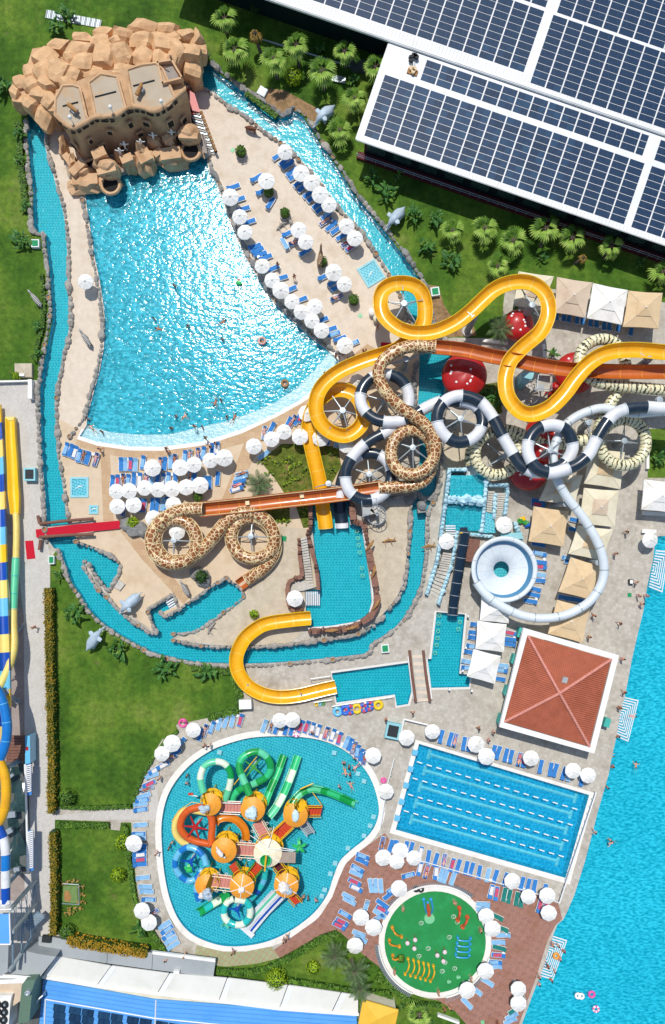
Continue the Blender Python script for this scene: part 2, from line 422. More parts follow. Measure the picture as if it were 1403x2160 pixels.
foliage_mat('dry_leaf', hx('8a6a30'), hx('a88a48'), hx('c2a860'),2)
foliage_mat('banana_leaf', hx('20491c'), hx('35682a'), hx('6f9a45'),1.6)
foliage_mat('bush_leaf', hx('2c4a16'), hx('4a7020'), hx('7da03a'),1.6)
foliage_mat('lime_leaf', hx('5c7a0c'), hx('86a616'), hx('b4cc30'),1.5)
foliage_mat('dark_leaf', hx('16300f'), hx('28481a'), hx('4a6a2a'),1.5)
foliage_mat('gold_hedge', hx('46520f'), hx('7a6e16'), hx('a88420'),.9)
foliage_mat('rust_hedge', hx('6a6a14'), hx('a08018'), hx('c89428'),.8)
foliage_mat('green_hedge', hx('2e4f14'), hx('4c7420'), hx('78a034'),.9)
G = lambda k: MATS[k]
mat('boulder_grey', hx('a39e96'),.85,.16,1.6, hx('837c72'),.9,.5,5, fine=.12)
mat('boulder_dark', hx('8a8a88'),.85,.16,1.6, hx('6f6e6a'),.9,.5,5, fine=.12)
mat('boulder_tan', hx('d6ae82'),.85,.14,.8, hx('b48a5e'),.7,.5,4, fine=.08)
mat('castle_stone', hx('d2ac84'),.85,.1,.7, hx('a87c52'),.4,.45,4, fine=.07)
mat('castle_roof', hx('b8aa94'),.9,.07,.5, hx('c49c6e'),.3,.3,5, fine=.06)
mat('castle_wall', hx('c4a07a'),.9,.12,.7, hx('9a7450'),.5,.5,4, fine=.08)
mat('castle_floor', hx('9c938a'),.9,.1,1.0, hx('80766a'),.5)
mat('dark_hole', (.012,.009,.008),.9)  # near-black paint standing for the shade inside openings
mat('white_paint', hx('f2f2ee'),.4,.03,2, hx('dcdcd4'),.5)
mat('roof_white', hx('e9ebea'),.5,.03,.6, hx('d6dad8'),.25)
mat('canopy_white', hx('f2f1ec'),.8,.05,1.1, hx('d2cfc4'),.5)
mat('canopy_cream', hx('e2dac0'),.85,.05,.8, hx('cfc4a4'),.5)
mat('canopy_peach', hx('dcc29a'),.85,.05,.8, hx('cdae84'),.5)
mat('canopy_tan', hx('d4c0a8'),.85,.05,.8, hx('c2aa90'),.5)
mat('lounger_blue', hx('2f7cc4'),.8,.15,5)
mat('lounger_sky', hx('86b8de'),.85,.12,4)
mat('lounger_teal', hx('137a70'),.8,.12,4)
mat('towel_pink', hx('c8506a'),.9,.2,6)
mat('towel_white', hx('e6e2dc'),.9,.1,6)
mat('slide_yellow', hx('f0b41c'),.32,.06,.9, hx('d8991a'),.5, coat=.3)
mat('slide_lemon', hx('f0d878'),.4,.05,.9, coat=.2)
mat('slide_sun', hx('f2c416'),.35,.05,.9, coat=.3)
mat('slide_orange', hx('bf6526'),.36,.08,.8, hx('a4501e'),.5, coat=.3)
mat('slide_black', hx('1d2d3c'),.3,.12,1.2, hx('33424e'),.6, coat=.4)
mat('slide_white', hx('e6e8ea'),.35,.04,1.2, hx('c8ccd0'),.6, coat=.3)
mat('slide_ice', hx('dde6ea'),.35,.04,.8, hx('c2d0d8'),.4, coat=.3)
mat('bowl_blue', hx('4f8db4'),.4,.06,1)
mat('slide_navy', hx('12283a'),.25,.1,1, coat=.5)
mat('slide_cream', hx('e8d4a4'),.4,.04,1)
mat('tube_mint', hx('62d2a2'),.35,.05,1, coat=.3)
mat('tube_green', hx('14a04c'),.35,.06,1, coat=.3)
mat('tube_bright', hx('36c884'),.35,.06,1, coat=.3)
mat('tube_milk', hx('e2f0d8'),.35,.04,1, coat=.3)
mat('tube_blue', hx('1478c8'),.3,.06,1, coat=.4)
mat('tube_sky', hx('6cc0e6'),.3,.06,1, coat=.4)
mat('tube_deep', hx('0a4cae'),.3,.06,1, coat=.4)
mat('tube_aqua', hx('28c0bc'),.3,.06,1, coat=.4)
mat('tube_orange', hx('d8601c'),.32,.08,1, hx('c24c10'),.6, coat=.3)
mat('tube_amber', hx('da8620'),.32,.08,1, coat=.3)
mat('play_roof', hx('eea030'),.5,.06,1.5)
mat('play_yellow', hx('f0bc1a'),.45,.06,2)
mat('play_red', hx('c8401c'),.45,.1,2)
mat('play_pink', hx('c98478'),.7,.08,2)
mat('play_cream', hx('f0e4c4'),.5,.05,2)
mat('play_green', hx('3c9a3c'),.45,.1,2)
mat('ice_rock', hx('cfe6ea'),.5,.1,2, hx('9ccad6'),1.2,.4,4)
mat('white_rock', hx('ece8e2'),.6,.1,2, hx('b8b0ac'),1.4,.4,4)
mat('steel', hx('a9b4ba'),.4,.08,2, metal=.35)
mat('steel_blue', hx('7f97a6'),.45,.1,2, metal=.3)
mat('column_grey', hx('8d979f'),.5,.08,2)
mat('red_paint', hx('b81c1a'),.4,.1,1.2, hx('9c1414'),.6, coat=.3)
mat('red_carpet', hx('c30d2c'),.9,.05,6)
mat('wood_brown', hx('7c5648'),.8,.2,3, bump=.4)
mat('brown_rock', hx('8a6454'),.85,.2,1.5, hx('6a483c'),.8,.6,5, fine=.12)
mat('log_wood', hx('a87c4a'),.8,.2,3)
mat('ice_wall', hx('bfe2ec'),.6,.15,1.6, hx('86c2d8'),.9,.5,5)
mat('step_stone', hx('c4bfb4'),.85,.1,1.5, hx('a8a296'),.6)
mat('terracotta', hx('b2644a'),.8,.1,.9, hx('a2583c'),.35, fine=.08)
mat('ridge_pink', hx('d69080'),.8,.12,2)
mat('teal_box', hx('3fb0a4'),.6,.1,2)
mat('box_white', hx('dfe8e4'),.6,.05,2)
mat('plot_mat', hx('6f8c50'),.8,.15,2)
mat('green_mat', hx('18925c'),.8,.1,2)
mat('aqua_box', hx('8fcbd4'),.6,.08,2)
mat('black_grill', hx('22282c'),.7,.2,8)
mat('pad_green', hx('1b8a44'),.75,.07,.5, hx('2aa05c'),.35,.1,6)
mat('toy_blue', hx('2f9ed8'),.35,.08,2)
mat('toy_orange', hx('ea9a2a'),.4,.08,2)
mat('toy_coral', hx('d85a34'),.4,.08,2)
mat('toy_pink', hx('ead0d4'),.45,.05,2)
mat('toy_palegreen', hx('7cc894'),.5,.05,2)
mat('pink_float', hx('ee5aa8'),.4,.08,4)
mat('yellow_float', hx('f2cc1e'),.4,.05,4)
mat('blue_float', hx('2a6cd0'),.4,.1,6)
mat('elephant_grey', hx('b4c6d2'),.55,.1,1.5, hx('93a8b6'),.8,.4,4)
def hide(name, a, b, kind_):
    m, n, l, p = nmat(name); tc = n.new('ShaderNodeTexCoord').outputs['Object']
    if kind_ == 'stripe':
        t = n.new('ShaderNodeTexWave'); t.inputs['Scale'].default_value = 2.2; t.inputs['Distortion'].default_value = 3.5; t.inputs['Detail'].default_value = 2; l.new(tc, t.inputs[0]); f = ramp(n, l, t.outputs[0],[(.45,(0,0,0)),(.55,(1,1,1))])
    else:
        t = n.new('ShaderNodeTexVoronoi'); t.feature = 'DISTANCE_TO_EDGE'; t.inputs['Scale'].default_value = 4.5; l.new(tc, t.inputs[0]); f = ramp(n, l, t.outputs[0],[(.06,(0,0,0)),(.1,(1,1,1))])
    l.new(mix(n, l, f.outputs[0], a, b), p.inputs['Base Color']); p.inputs['Roughness'].default_value = .6; MATS[name] = m
hide('zebra_body', hx('e4e0d8'), hx('26221e'), 'stripe'); hide('giraffe_body', hx('d8c09a'), hx('7a4a26'), 'spot')
mat('giraffe_hide', hx('c89a5a'),.6,.1,2, hx('6a3c1a'),3.0)
mat('cow_brown', hx('6a3c26'),.6,.2,3)
mat('trunk_bark', hx('75685a'),.95,.25,4, bump=.7, bs=10)
mat('leaf_green_toy', hx('2fc060'),.4,.1,2)
mat('skin_light', hx('d8a184'),.6,.06,4); mat('skin_tan', hx('b0714f'),.6,.06,4); mat('skin_pink', hx('dca79a'),.6,.06,4)
mat('hair_dark', hx('2a1c16'),.8); mat('hair_fair', hx('a07c48'),.8)
for nm, c in (('red', 'c22036'),('navy', '1a2a55'),('black', '18181c'),('pink', 'd85a8c'),('white', 'e2e0dc'),('blue', '2a68b4'),('green', '3a9a4a'),('orange', 'e08028')):
    mat('cloth_' + nm, hx(c),.85,.1,6)
mat('blue_roof', hx('5fa8ea'),.5,.06,.6, hx('4a96dc'),.3)
mat('blue_panel', hx('3f8ad8'),.55,.08,.6)
mat('grey_roof', hx('a7adae'),.6,.05,.6, hx('8f9698'),.3)
mat('cream_roof', hx('e2e2da'),.75,.03,.6, hx('cfd0c6'),.3)
mat('unit_green', hx('5e7a68'),.6,.06,1)
mat('yellow_roof', hx('eebc3c'),.6,.05,.8)
mat('dark_wall', hx('14262a'),.4,.2,1)
mat('glass_dark', hx('2c4442'),.12,.2,.6, spec=.8)
mat('terrace_red', hx('5a1820'),.8,.1,2)
mat('gravel_dark', hx('5c605e'),.8,.15,1)
# solar module: dark blue cells with fine pale lines
m, n, l, p = nmat('solar_cell'); tc = n.new('ShaderNodeTexCoord')
b = n.new('ShaderNodeTexBrick'); b.offset = 0; l.new(tc.outputs['Object'], b.inputs[0]); b.inputs['Scale'].default_value = 1
b.inputs['Brick Width'].default_value = 1.2; b.inputs['Row Height'].default_value = .16; b.inputs['Mortar Size'].default_value = .012
oi = n.new('ShaderNodeObjectInfo')
cr = ramp(n, l, oi.outputs['Random'],[(0, hx('122c46')),(.5, hx('1a3d5e')),(1, hx('265070'))]).outputs[0]
t = noise_n(n, l, n.new('ShaderNodeNewGeometry').outputs['Position'],.7,4,.7)
cr2 = mix(n, l, mth(n, l, 'MULTIPLY', t.outputs[0],.7), cr, hx('0c2448'))
l.new(cr2, b.inputs['Color1']); l.new(cr2, b.inputs['Color2']); b.inputs['Mortar'].default_value = rgb(hx('33556f'))
l.new(b.outputs[0], p.inputs['Base Color']); p.inputs['Roughness'].default_value = .45; p.inputs['Specular IOR Level'].default_value = .2; MATS['solar'] = m
# ------------------------------------------------------------------ the ground, cut into regions (photograph pixels on the ground plane)
def cm(pts, n=4): return [(p.x, p.y) for p in catmull([(a, b, 0) for a, b in pts], n, True)]
RIVL_L = [(60,236),(62,260),(58,291),(64,342),(70,410),(72,479),(74,488),(97,494),(99,520),(105,571),(110,640),(111,674),(104,708),(98,742),(91,776),(86,810),(84,845),(86,879),(87,928),(91,997),(96,1048),(99,1096),(103,1141)]
RIVL_R = [(164,1141),(143,1100),(137,1065),(132,1021),(121,963),(118,911),(117,860),(116,845),(120,810),(128,776),(133,742),(144,708),(147,674),(145,639),(142,588),(142,537),(140,503),(137,468),(132,441),(120,400),(113,370),(103,342),(95,308),(96,263),(97,236)]
OUT_B = [(103,1141),(114,1156),(128,1161),(140,1199),(152,1229),(168,1253),(185,1281),(205,1304),(226,1321),(253,1339),(284,1356),(318,1374),(359,1386),(410,1396),(440,1398),(484,1400),(522,1400),(577,1398),(645,1393),(714,1386),(768,1379),(779,1372),(783,1357),(803,1345),(833,1324),(854,1300),(867,1280),(881,1248),(888,1230),(893,1196),(897,1162),(897,1128),(898,1094),(902,1073),(915,1050),(922,1010),(925,960),(925,900),(938,840),(936,770),(960,750),(930,712)]
IN_B = [(885,765),(882,850),(885,900),(885,1000),(872,1040),(864,1070),(862,1094),(861,1128),(859,1162),(857,1189),(852,1230),(838,1258),(820,1282),(803,1301),(782,1321),(748,1337),(700,1345),(659,1349),(611,1357),(570,1360),(529,1362),(488,1362),(445,1361),(404,1356),(366,1348),(367,1341),(410,1337),(445,1317),(474,1295),(508,1271),(519,1256),(510,1238),(491,1227),(479,1215),(457,1227),(440,1237),(428,1247),(400,1267),(380,1281),(346,1299),(342,1292),(378,1275),(366,1250),(345,1262),(321,1277),(310,1288),(320,1318),(330,1334),(318,1333),(301,1322),(274,1305),(246,1277),(229,1258),(219,1250),(205,1236),(192,1216),(181,1197),(180,1187),(186,1188),(196,1210),(212,1232),(226,1247),(233,1247),(243,1233),(253,1216),(257,1202),(255,1188),(239,1171),(219,1161),(192,1151),(164,1141)]
RIVR_O = [(395,120),(434,134),(444,140),(468,161),(492,178),(527,202),(561,222),(580,240),(594,251),(612,243),(619,233),(639,246),(657,274),(674,301),(698,335),(722,369),(742,404),(769,438),(804,480),(820,499),(844,530),(864,557),(881,585),(895,610),(905,650),(915,700),(930,712)]
RIVR_I = [(885,765),(884,720),(876,687),(861,660),(847,619),(833,592),(823,574),(803,544),(782,513),(768,489),(741,462),(714,434),(693,407),(684,390),(653,356),(633,335),(619,318),(588,294),(561,277),(537,255),(510,236),(486,222),(462,202),(434,185),(400,176)]
RIVER = RIVL_L + OUT_B[1:-1] + [(930,712)] + RIVR_O[::-1][1:] + RIVR_I[::-1] + IN_B[1:-1] + RIVL_R
WAVE = [(176,380),(300,340),(431,305),(441,363),(455,383),(470,422),(480,455),(498,499),(519,544),(543,585),(567,626),(597,660),(632,691),(662,718),(695,742),
        (662,782),(628,816),(577,850),(543,864),(491,884),(440,896),(359,915),(291,916),(233,911),(183,897),
        (184,879),(195,838),(210,783),(219,735),(222,680),(217,633),(209,585),(200,544),(193,496),(185,451)]
SHALLOW = [(695,742),(719,764),(704,780),(679,806),(658,824),(632,844),(577,875),(508,906),(440,928),(410,934),(342,942),(274,942),(205,932),(168,920),(183,897),(233,911),(291,916),(359,915),(440,896),(491,884),(543,864),(577,850),(628,816),(662,782)]
RIM_OUT = [(702,735),(730,760),(710,788),(684,814),(662,833),(634,852),(579,882),(510,914),(440,937),(410,942),(342,951),(274,950),(205,940),(162,926),(172,905),(300,905),(500,860),(640,800)]
KIDS = cm([(480,1569),(445,1583),(404,1611),(373,1645),(352,1683),(341,1735),(342,1793),(347,1844),(357,1892),(373,1933),(395,1962),(424,1981),(470,1995),(519,1995),(570,1984),(618,1960),(662,1926),(690,1888),(703,1851),(717,1817),(741,1793),(775,1765),(794,1735),(799,1700),(785,1649),(761,1612),(727,1583),(686,1564),(638,1555),(577,1553),(525,1557)],4)
def grow(poly, d):
    n = len(poly); out = []
    A = sum(poly[i][0] * poly[(i+1) % n][1] - poly[(i+1) % n][0] * poly[i][1] for i in range(n))
    for i in range(n):
        a, b, c = poly[i-1], poly[i], poly[(i+1) % n]
        t = Vector((c[0]-a[0], c[1]-a[1])); t = t.normalized() if t.length > 0 else t
        s = 1 if A > 0 else -1
        out.append((b[0] + t.y * d * s, b[1] - t.x * d * s))
    return out
KIDS_RIM = grow(KIDS, 13)
LAP = [(884,1569),(1243,1677),(1193,1852),(835,1750)]
LAP_RIM = [(877,1560),(1256,1673),(1202,1866),(822,1757)]
POOL2 = [(659,1117),(660,1059),(738,1056),(738,1107),(761,1107),(768,1145),(781,1230),(784,1270),(776,1299),(748,1311),(700,1320),(649,1323),(645,1282),(643,1246),(673,1241)]
POOL3 = [(700,1420),(861,1398),(868,1458),(861,1485),(837,1489),(833,1465),(710,1482)]
POOL4 = [(921,1291),(981,1296),(969,1421),(992,1423),(990,1449),(910,1451),(902,1390),(910,1390)]
BIG = [(1403+60,1128),(1403,1130),(1383,1132),(1378,1179),(1365,1239),(1357,1291),(1346,1335),(1333,1391),(1324,1440),(1318,1470),(1309,1500),(1301,1552),(1290,1600),(1284,1634),(1260,1716),(1249,1761),(1234,1817),(1212,1887),(1197,1922),(1188,1940),(1176,1950),(1166,1975),(1145,2045),(1125,2095),(1103,2155),(1060,2300),(1040,2600),(1900,2600),(1900,1120)]
circ = lambda cx, cy, r, n=48: [(cx + r * cos(2*pi*i/n), cy + r * sin(2*pi*i/n)) for i in range(n)]
LAWN_B = [(106,1178),(120,1160),(140,1199),(168,1253),(205,1304),(253,1339),(318,1374),(410,1396),(486,1402),(498,1440),(514,1465),(514,1497),(440,1514),(371,1529),(378,1546),(342,1560),(318,1601),(294,1645),(284,1687),(282,1706),(110,1702),(106,1400)]
LAWN_C = [(116,1729),(233,1733),(234,1750),(253,1752),(255,1735),(277,1735),(280,1783),(292,1902),(310,1950),(330,1967),(352,2010),(301,2012),(147,1981),(113,1962)]
GARDEN = [(440,2034),(480,2039),(540,2033),(590,2021),(640,1998),(690,1970),(715,1964),(734,1981),(764,2012),(796,2036),(812,2050),(850,2088),(900,2106),(925,2110),(960,2133),(985,2162),(1010,2400),(700,2400),(700,2115),(560,2090),(440,2062)]
REG = [
 ('lawn', [(-1600,-1500),(3000,-1500),(3000,3800),(-1600,3800)], 'grass', 0),
 ('paving', [(-1600,804),(110,802),(110,880),(400,1000),(700,800),(900,722),(955,712),(1059,714),(1062,640),(1068,598),(1403,638),(3000,650),(3000,3800),(-1600,3800)], 'grey_paving', 0),
 ('path', [(-1600,806),(78,804),(88,1100),(104,1160),(105,1420),(110,1720),(285,1706),(318,1601),(342,1730),(116,1729),(113,1970),(60,2100),(-1600,2100)], 'path_paving', 0),
 ('side_yard', [(-600,1080),(12,1080),(26,1090),(50,1300),(52,1515),(52,1900),(-600,1900)], 'left_brown', 0),
 ('beach', [(78,240),(97,236),(400,170),(420,165),(440,165),(470,185),(560,250),(700,370),(800,510),(860,610),(895,720),(820,748),(790,775),(700,850),(500,930),(100,930),(100,860),(115,750),(128,680),(125,560),(115,450),(95,380),(80,300)], 'sand', 0),
 ('sun_deck', [(118,880),(165,905),(220,930),(480,930),(640,850),(730,760),(890,720),(885,830),(760,1040),(655,1117),(620,1130),(560,1150),(519,1256),(440,1237),(330,1335),(250,1280),(180,1190),(143,1100)], 'tan_deck', 0),
 ('boardwalk', [(162,922),(205,938),(274,948),(342,949),(410,940),(440,935),(510,912),(579,880),(634,850),(662,832),(710,786),(728,762),(775,725),(800,740),(735,800),(660,858),(590,900),(515,935),(440,955),(345,968),(270,965),(232,960),(240,1100),(218,1100),(212,958),(160,940)], 'wood_walk', 0),
 ('boardwalk', [(515,935),(560,915),(545,950),(480,1075),(460,1075)], 'wood_walk', 0),
 ('boardwalk', [(253,1120),(275,1115),(320,1160),(400,1260),(388,1275),(300,1180)], 'wood_walk', 0),
 ('plaster_ground', [(366,1348),(410,1336),(474,1295),(519,1258),(560,1180),(590,1110),(655,1117),(673,1241),(649,1323),(612,1357),(488,1362)], 'plaster', 0),
 ('plaster_ground', [(784,1070),(864,1060),(857,1189),(838,1258),(803,1300),(776,1299),(784,1270),(768,1145)], 'plaster', 0),
 ('plaster_ground', [(955,900),(1000,880),(1010,1000),(960,1000),(925,960)], 'plaster', 0),
 ('planting_bed', [(548,972),(594,936),(645,936),(714,943),(720,984),(700,1020),(700,1056),(610,1056),(580,1010)], 'dry_grass', 0),
 ('planting_bed', [(556,1073),(611,1066),(612,1104),(570,1100)], 'dry_grass', 0),
 ('planting_bed', [(622,1062),(657,1060),(656,1112),(640,1114)], 'dry_grass', 0),
 ('soil', [(900,600),(925,604),(935,640),(950,665),(1000,690),(1005,708),(930,712),(912,668)], 'soil', 0),
 ('soil', [(545,185),(600,190),(690,240),(668,262),(640,240),(612,232),(590,246),(560,220)], 'soil', 0),
 ('lawn', [(1368,905),(1500,900),(1500,1008),(1366,1008)], 'grass', 0),
 ('lawn', LAWN_B, 'grass', 0),('lawn', LAWN_C, 'grass', 0),
 ('planting_bed', [(1000,815),(1050,806),(1060,870),(1040,880),(1010,860)], 'dry_grass', 0),
 ('river', RIVER, 'river', 1),
 ('pool_rim', RIM_OUT, 'white_rim', 0),
 ('wave_shallows', SHALLOW, 'shallow', 1),('wave_pool', WAVE, 'wave', 1),
 ('pool_rim', KIDS_RIM, 'white_rim', 0),
 ('brown_deck', [(812,1757),(832,1786),(842,1806),(1137,1889),(1178,1907),(1186,1938),(1172,1952),(1155,1985),(1130,2065),(1095,2160),(1050,2400),(985,2400),(985,2162),(960,2133),(925,2110),(850,2088),(796,2036),(764,2012),(734,1981),(715,1964),(690,1970),(640,1998),(590,2021),(577,2004),(618,1975),(672,1937),(701,1892),(716,1851),(730,1822),(752,1800)], 'brown_paving', 0),
 ('lattice_path', [(415,1994),(470,2007),(519,2007),(573,1996),(590,2021),(540,2033),(480,2039),(410,2024)], 'lattice', 0),
 ('lawn', GARDEN, 'grass', 0),
 ('kids_pool', KIDS, 'kids', 1),
 ('pool_rim', LAP_RIM, 'white_rim', 0),('lap_pool', LAP, 'lap', 1),
 ('pool_rim', grow(POOL3,5), 'wet_line', 0),('pool_rim', grow(POOL4,5), 'wet_line', 0),
 ('landing_pool', POOL2, 'river', 1),('landing_pool', POOL3, 'river', 1),('landing_pool', POOL4, 'river', 1),
 ('main_pool', BIG, 'big', 1),
 ('splash_rim', circ(918,1987,119), 'white_rim', 0),
 ('splash_pad', circ(918,1987,107), 'pad_green', 0),
]
WATER = {'river': ('river_water', 'river_floor', -.22,-1.0), 'shallow': ('shallow_water', 'shallow_floor', -.08,-.35), 'wave': ('wave_water', 'wave_floor', -.20,-1.3),
         'kids': ('kids_water', 'kids_floor', -.10,-.65), 'lap': ('lap_water', 'lap_floor', -.10,-1.5), 'big': ('big_water', 'big_floor', -.10,-1.4)}
def build_ground():
    V = []; E = []
    for nm, poly, mk, wt in REG:
        b = len(V); n = len(poly)
        for i, (x, y) in enumerate(poly): V.append(Vector(((x - NX) / S, (NY - y) / S))); E.append((b + i, b + (i+1) % n))
    # a coarse lattice keeps the triangles from getting too long
    for gx in range(-40,160,12):
        for gy in range(-60,240,12): V.append(Vector((gx * 10 / S + .013 * gy, -gy * 10 / S + 60 + .017 * gx)))
    v, e, f, ov, oe, of = delaunay_2d_cdt(V, E, [],0,1e-4)
    v = np.array([(a.x, a.y) for a in v]); f = np.array(f)
    c = v[f].mean(axis=1)
    own = np.full(len(f),-1)
    for ri, (nm, poly, mk, wt) in enumerate(REG):
        P = np.array([((x - NX) / S, (NY - y) / S) for x, y in poly]); inside = np.zeros(len(f), bool)
        x, y = c[:, 0], c[:, 1]; j = len(P) - 1
        for i in range(len(P)):
            yi, yj = P[i, 1], P[j, 1]
            if yi != yj:
                m = ((yi > y) != (yj > y)) & (x < (P[j, 0] - P[i, 0]) * (y - yi) / (yj - yi) + P[i, 0]); inside ^= m
            j = i
        own[inside] = ri
    iswater = np.array([own[k] >= 0 and REG[own[k]][3] == 1 for k in range(len(f))])
    area = 0.5 * np.abs(np.cross(v[f[:, 1]] - v[f[:, 0]], v[f[:, 2]] - v[f[:, 0]]))
    keys = {}
    for k in range(len(f)):
        if own[k] >= 0: keys.setdefault((REG[own[k]][0], REG[own[k]][2], REG[own[k]][3]),[]).append(k)
    def sheet(name, ks, z, m, flip=False):
        ids = sorted(set(f[ks].ravel())); mp = {a: i for i, a in enumerate(ids)}
        me = bpy.data.meshes.new(name); fs = []
        for k in ks:
            t = [mp[a] for a in f[k]]; A = np.cross(v[f[k][1]] - v[f[k][0]], v[f[k][2]] - v[f[k][0]])
            if abs(A) < 1e-9: continue
            fs.append(t if A > 0 else t[::-1])
        me.from_pydata([(v[a][0], v[a][1], z) for a in ids],[], fs); me.materials.append(m); me.update()
        o = bpy.data.objects.new(name, me); COL.objects.link(o); o['kind'] = 'structure'; return o
    edges = {}
    for k in range(len(f)):
        for a, b in ((0,1),(1,2),(2,0)):
            e_ = (int(f[k][a]), int(f[k][b])); edges.setdefault((min(e_), max(e_)),[]).append((k, e_))
    for (nm, mk, wt), ks in keys.items():
        if not wt: sheet(nm, ks, 0.0, G(mk)); continue
        wm, fm, zs, zf = WATER[mk]
        sheet(nm + '_water', ks, zs, G(wm)); sheet(nm + '_floor', ks, zf, G(fm))
    # basin walls where water meets land or a basin of another depth
    wb = MB()
    for (a, b), L in edges.items():
        zs = []
        for k, e_ in L: zs.append(WATER[REG[own[k]][2]][3] if iswater[k] else 0.0)
        if len(L) == 1: continue
        if abs(zs[0] - zs[1]) > 1e-6:
            lo, hi = min(zs), max(zs)
            wb.add([(v[a][0], v[a][1], lo),(v[b][0], v[b][1], lo),(v[b][0], v[b][1], hi - .002),(v[a][0], v[a][1], hi - .002)],[(0,1,2,3)])
    kind(wb.build('basin_walls', G('pool_wall')), 'structure')
build_ground()
# ------------------------------------------------------------------ solar-roofed hall (upper right)
RU = Vector((.9461,-.3238,0)); RV = Vector((.3238,.9461,0)); RZ = 5.5; R0 = W(821,91, RZ)
RROT = atan2(RU.y, RU.x); kz = (H - RZ) / H / S
def roof_pt(a, b, z=RZ): p = R0 + RU * (a * kz) + RV * (b * kz); p.z = z; return p
hall = thing('solar_hall', 'long white-roofed hall covered in rows of dark blue solar panels beside the palm lawn', 'building', (roof_pt(300,-100).x, roof_pt(300,-100).y, 0))
mb = MB()
def slab(mb, a0, b0, a1, b1, z0, z1, mi=0):
    mb.prism([roof_pt(a0, b0).to_2d(), roof_pt(a1, b0).to_2d(), roof_pt(a1, b1).to_2d(), roof_pt(a0, b1).to_2d()], z0, z1, mi)
slab(mb, 0,-213,1100,0, RZ - .35, RZ); mb.build('roof', G('roof_white'), hall)
mb = MB(); slab(mb, -500,6,1100,700, RZ - .2, RZ + .25); slab(mb, -500,1,1100,5, RZ, RZ + .32)
mb.build('roof', G('roof_white'), hall)
mb = MB(); slab(mb, 12,-190,1090,20,0, RZ - .36); slab(mb, -490,30,1090,690,0, RZ - .21); mb.build('wall', G('dark_wall'), hall)
mb = MB(); slab(mb, 0,-206,1100,-191,0,.45); mb.build('terrace', G('terrace_red'), hall)
mb = MB()
for a in range(0,1100,22):
    p = roof_pt(a, -205,.9); mb.box(p, (.06,.06,.9), RROT)
for z in (.85,1.3): q = [roof_pt(a, -205, z) for a in (0,1100)]; mb.tube(q, .04,4)
mb.tube([roof_pt(-300,-22,.1), roof_pt(0,-12,.1)],.12,4)
kind(mb.build('railing', G('steel'), hall), 'thing')
mb = MB()   # window bands under the eave and gutters
for a in range(20,1080,60): mb.box(roof_pt(a + 20,-191.5,2.4),(2.6,.08,2.2), RROT)
mb.build('window', G('glass_dark'), hall)
mb = MB(); mb.tube([roof_pt(0,-214, RZ - .1), roof_pt(1100,-214, RZ - .1)],.12,5); mb.tube([roof_pt(-1,-214, RZ - .1), roof_pt(-1,0, RZ - .1)],.1,5)
mb.tube([roof_pt(-500,3, RZ + .36), roof_pt(1100,3, RZ + .36)],.04,4); mb.build('gutter', G('white_paint'), hall)
# walkway seams on the white sheets
mb = MB()
for a in range(2,1100,8): mb.box(roof_pt(a, -208, RZ + .012),(.03,.6,.024), RROT)
for a in range(-496,1100,8): mb.box(roof_pt(a, 18, RZ + .262),(.03,1.3,.024), RROT)
kind(mb.build('roof_seam', G('grey_roof'), hall), 'stuff')
pm = MB().box((0,0,.03),(17.1 * kz - .09,15.2 * kz - .11,.05)).mesh('solar_panel', G('solar'))
arrays = [('L1', 12,-202,34,9, RZ),('L2', 86,-52.5,29,3, RZ),('L3', 607,-202,14,9, RZ),('L4', 607,-52.5,14,3, RZ),
          ('U1', -292,30,34,9, RZ + .25),('U2', 307,14,18,10, RZ + .25),('U3', -190,174,28,9, RZ + .25),('U4', 312,172,22,9, RZ + .25)]
cells = []
for nm, a0, b0, nc, nr, z in arrays:
    for i in range(nc):
        for j in range(nr):
            a = a0 + 17.1 * i + 8.5 + (i // 2) * .0 + (-.8 if i % 2 else .8); b = b0 + 15.2 * j + 7.6
            p = roof_pt(a, b, z)
            px = NX + p.x / kz; py = NY - p.y / kz
            if px > 1500 or py < -90: continue
            cells.append((p, px, py))
vis = [c for c in cells if -5 < c[1] < 1408 and -5 < c[2]]
vis.sort(key=lambda c: hypot(c[1] - 1000, c[2] - 300)); lead = set(id(c) for c in vis[:298])
rest = MB()
for c in cells:
    if id(c) in lead: free('solar_panel', pm, hall, c[0] - ORG[hall.name],(0,0, RROT))
    else: rest.box(c[0] + Vector((0,0,.03)),(17.1 * kz - .09,15.2 * kz - .11,.05), RROT)
kind(rest.build('solar_panel_field', G('solar'), hall), 'stuff')
# people and gear on the roof
mb = MB(); mb2 = MB()
for i, (x, y) in enumerate([(866,123),(872,118),(879,122),(867,128),(876,119)]):
    q = W(x, y, RZ + .3); mb.lathe([(0,.3),(.28,.3),(.3,0)],8, q)
mb.build('bucket', G('black_grill'), None); o = bpy.data.objects['bucket']; tag(o, 'cluster of small black drums on the white hall roof by the solar panels', 'drums'); o['group'] = 'gear left on the roof'
c = W(870,153, RZ); t = thing('sand_pallet', 'wooden pallet with buckets and long rods on the white roof corner', 'pallet', c)
MB().box(c + Vector((0,0,.12)),(1.4,.7,.14), RROT).build('pallet_board', G('log_wood'), t)
for x, y in ((867,148),(874,150),(871,155)): MB().lathe([(0,.5),(.3,.5),(.26,.16)],9,(W(x, y).x * (H-RZ)/H, W(x, y).y * (H-RZ)/H, RZ)).build('bucket', G('canopy_peach'), t)
for x in (867,871,875): MB().tube([W(x, 130, RZ + .2), W(x + 1,146, RZ + .4)],.05,5).build('rod', G('steel'), t)

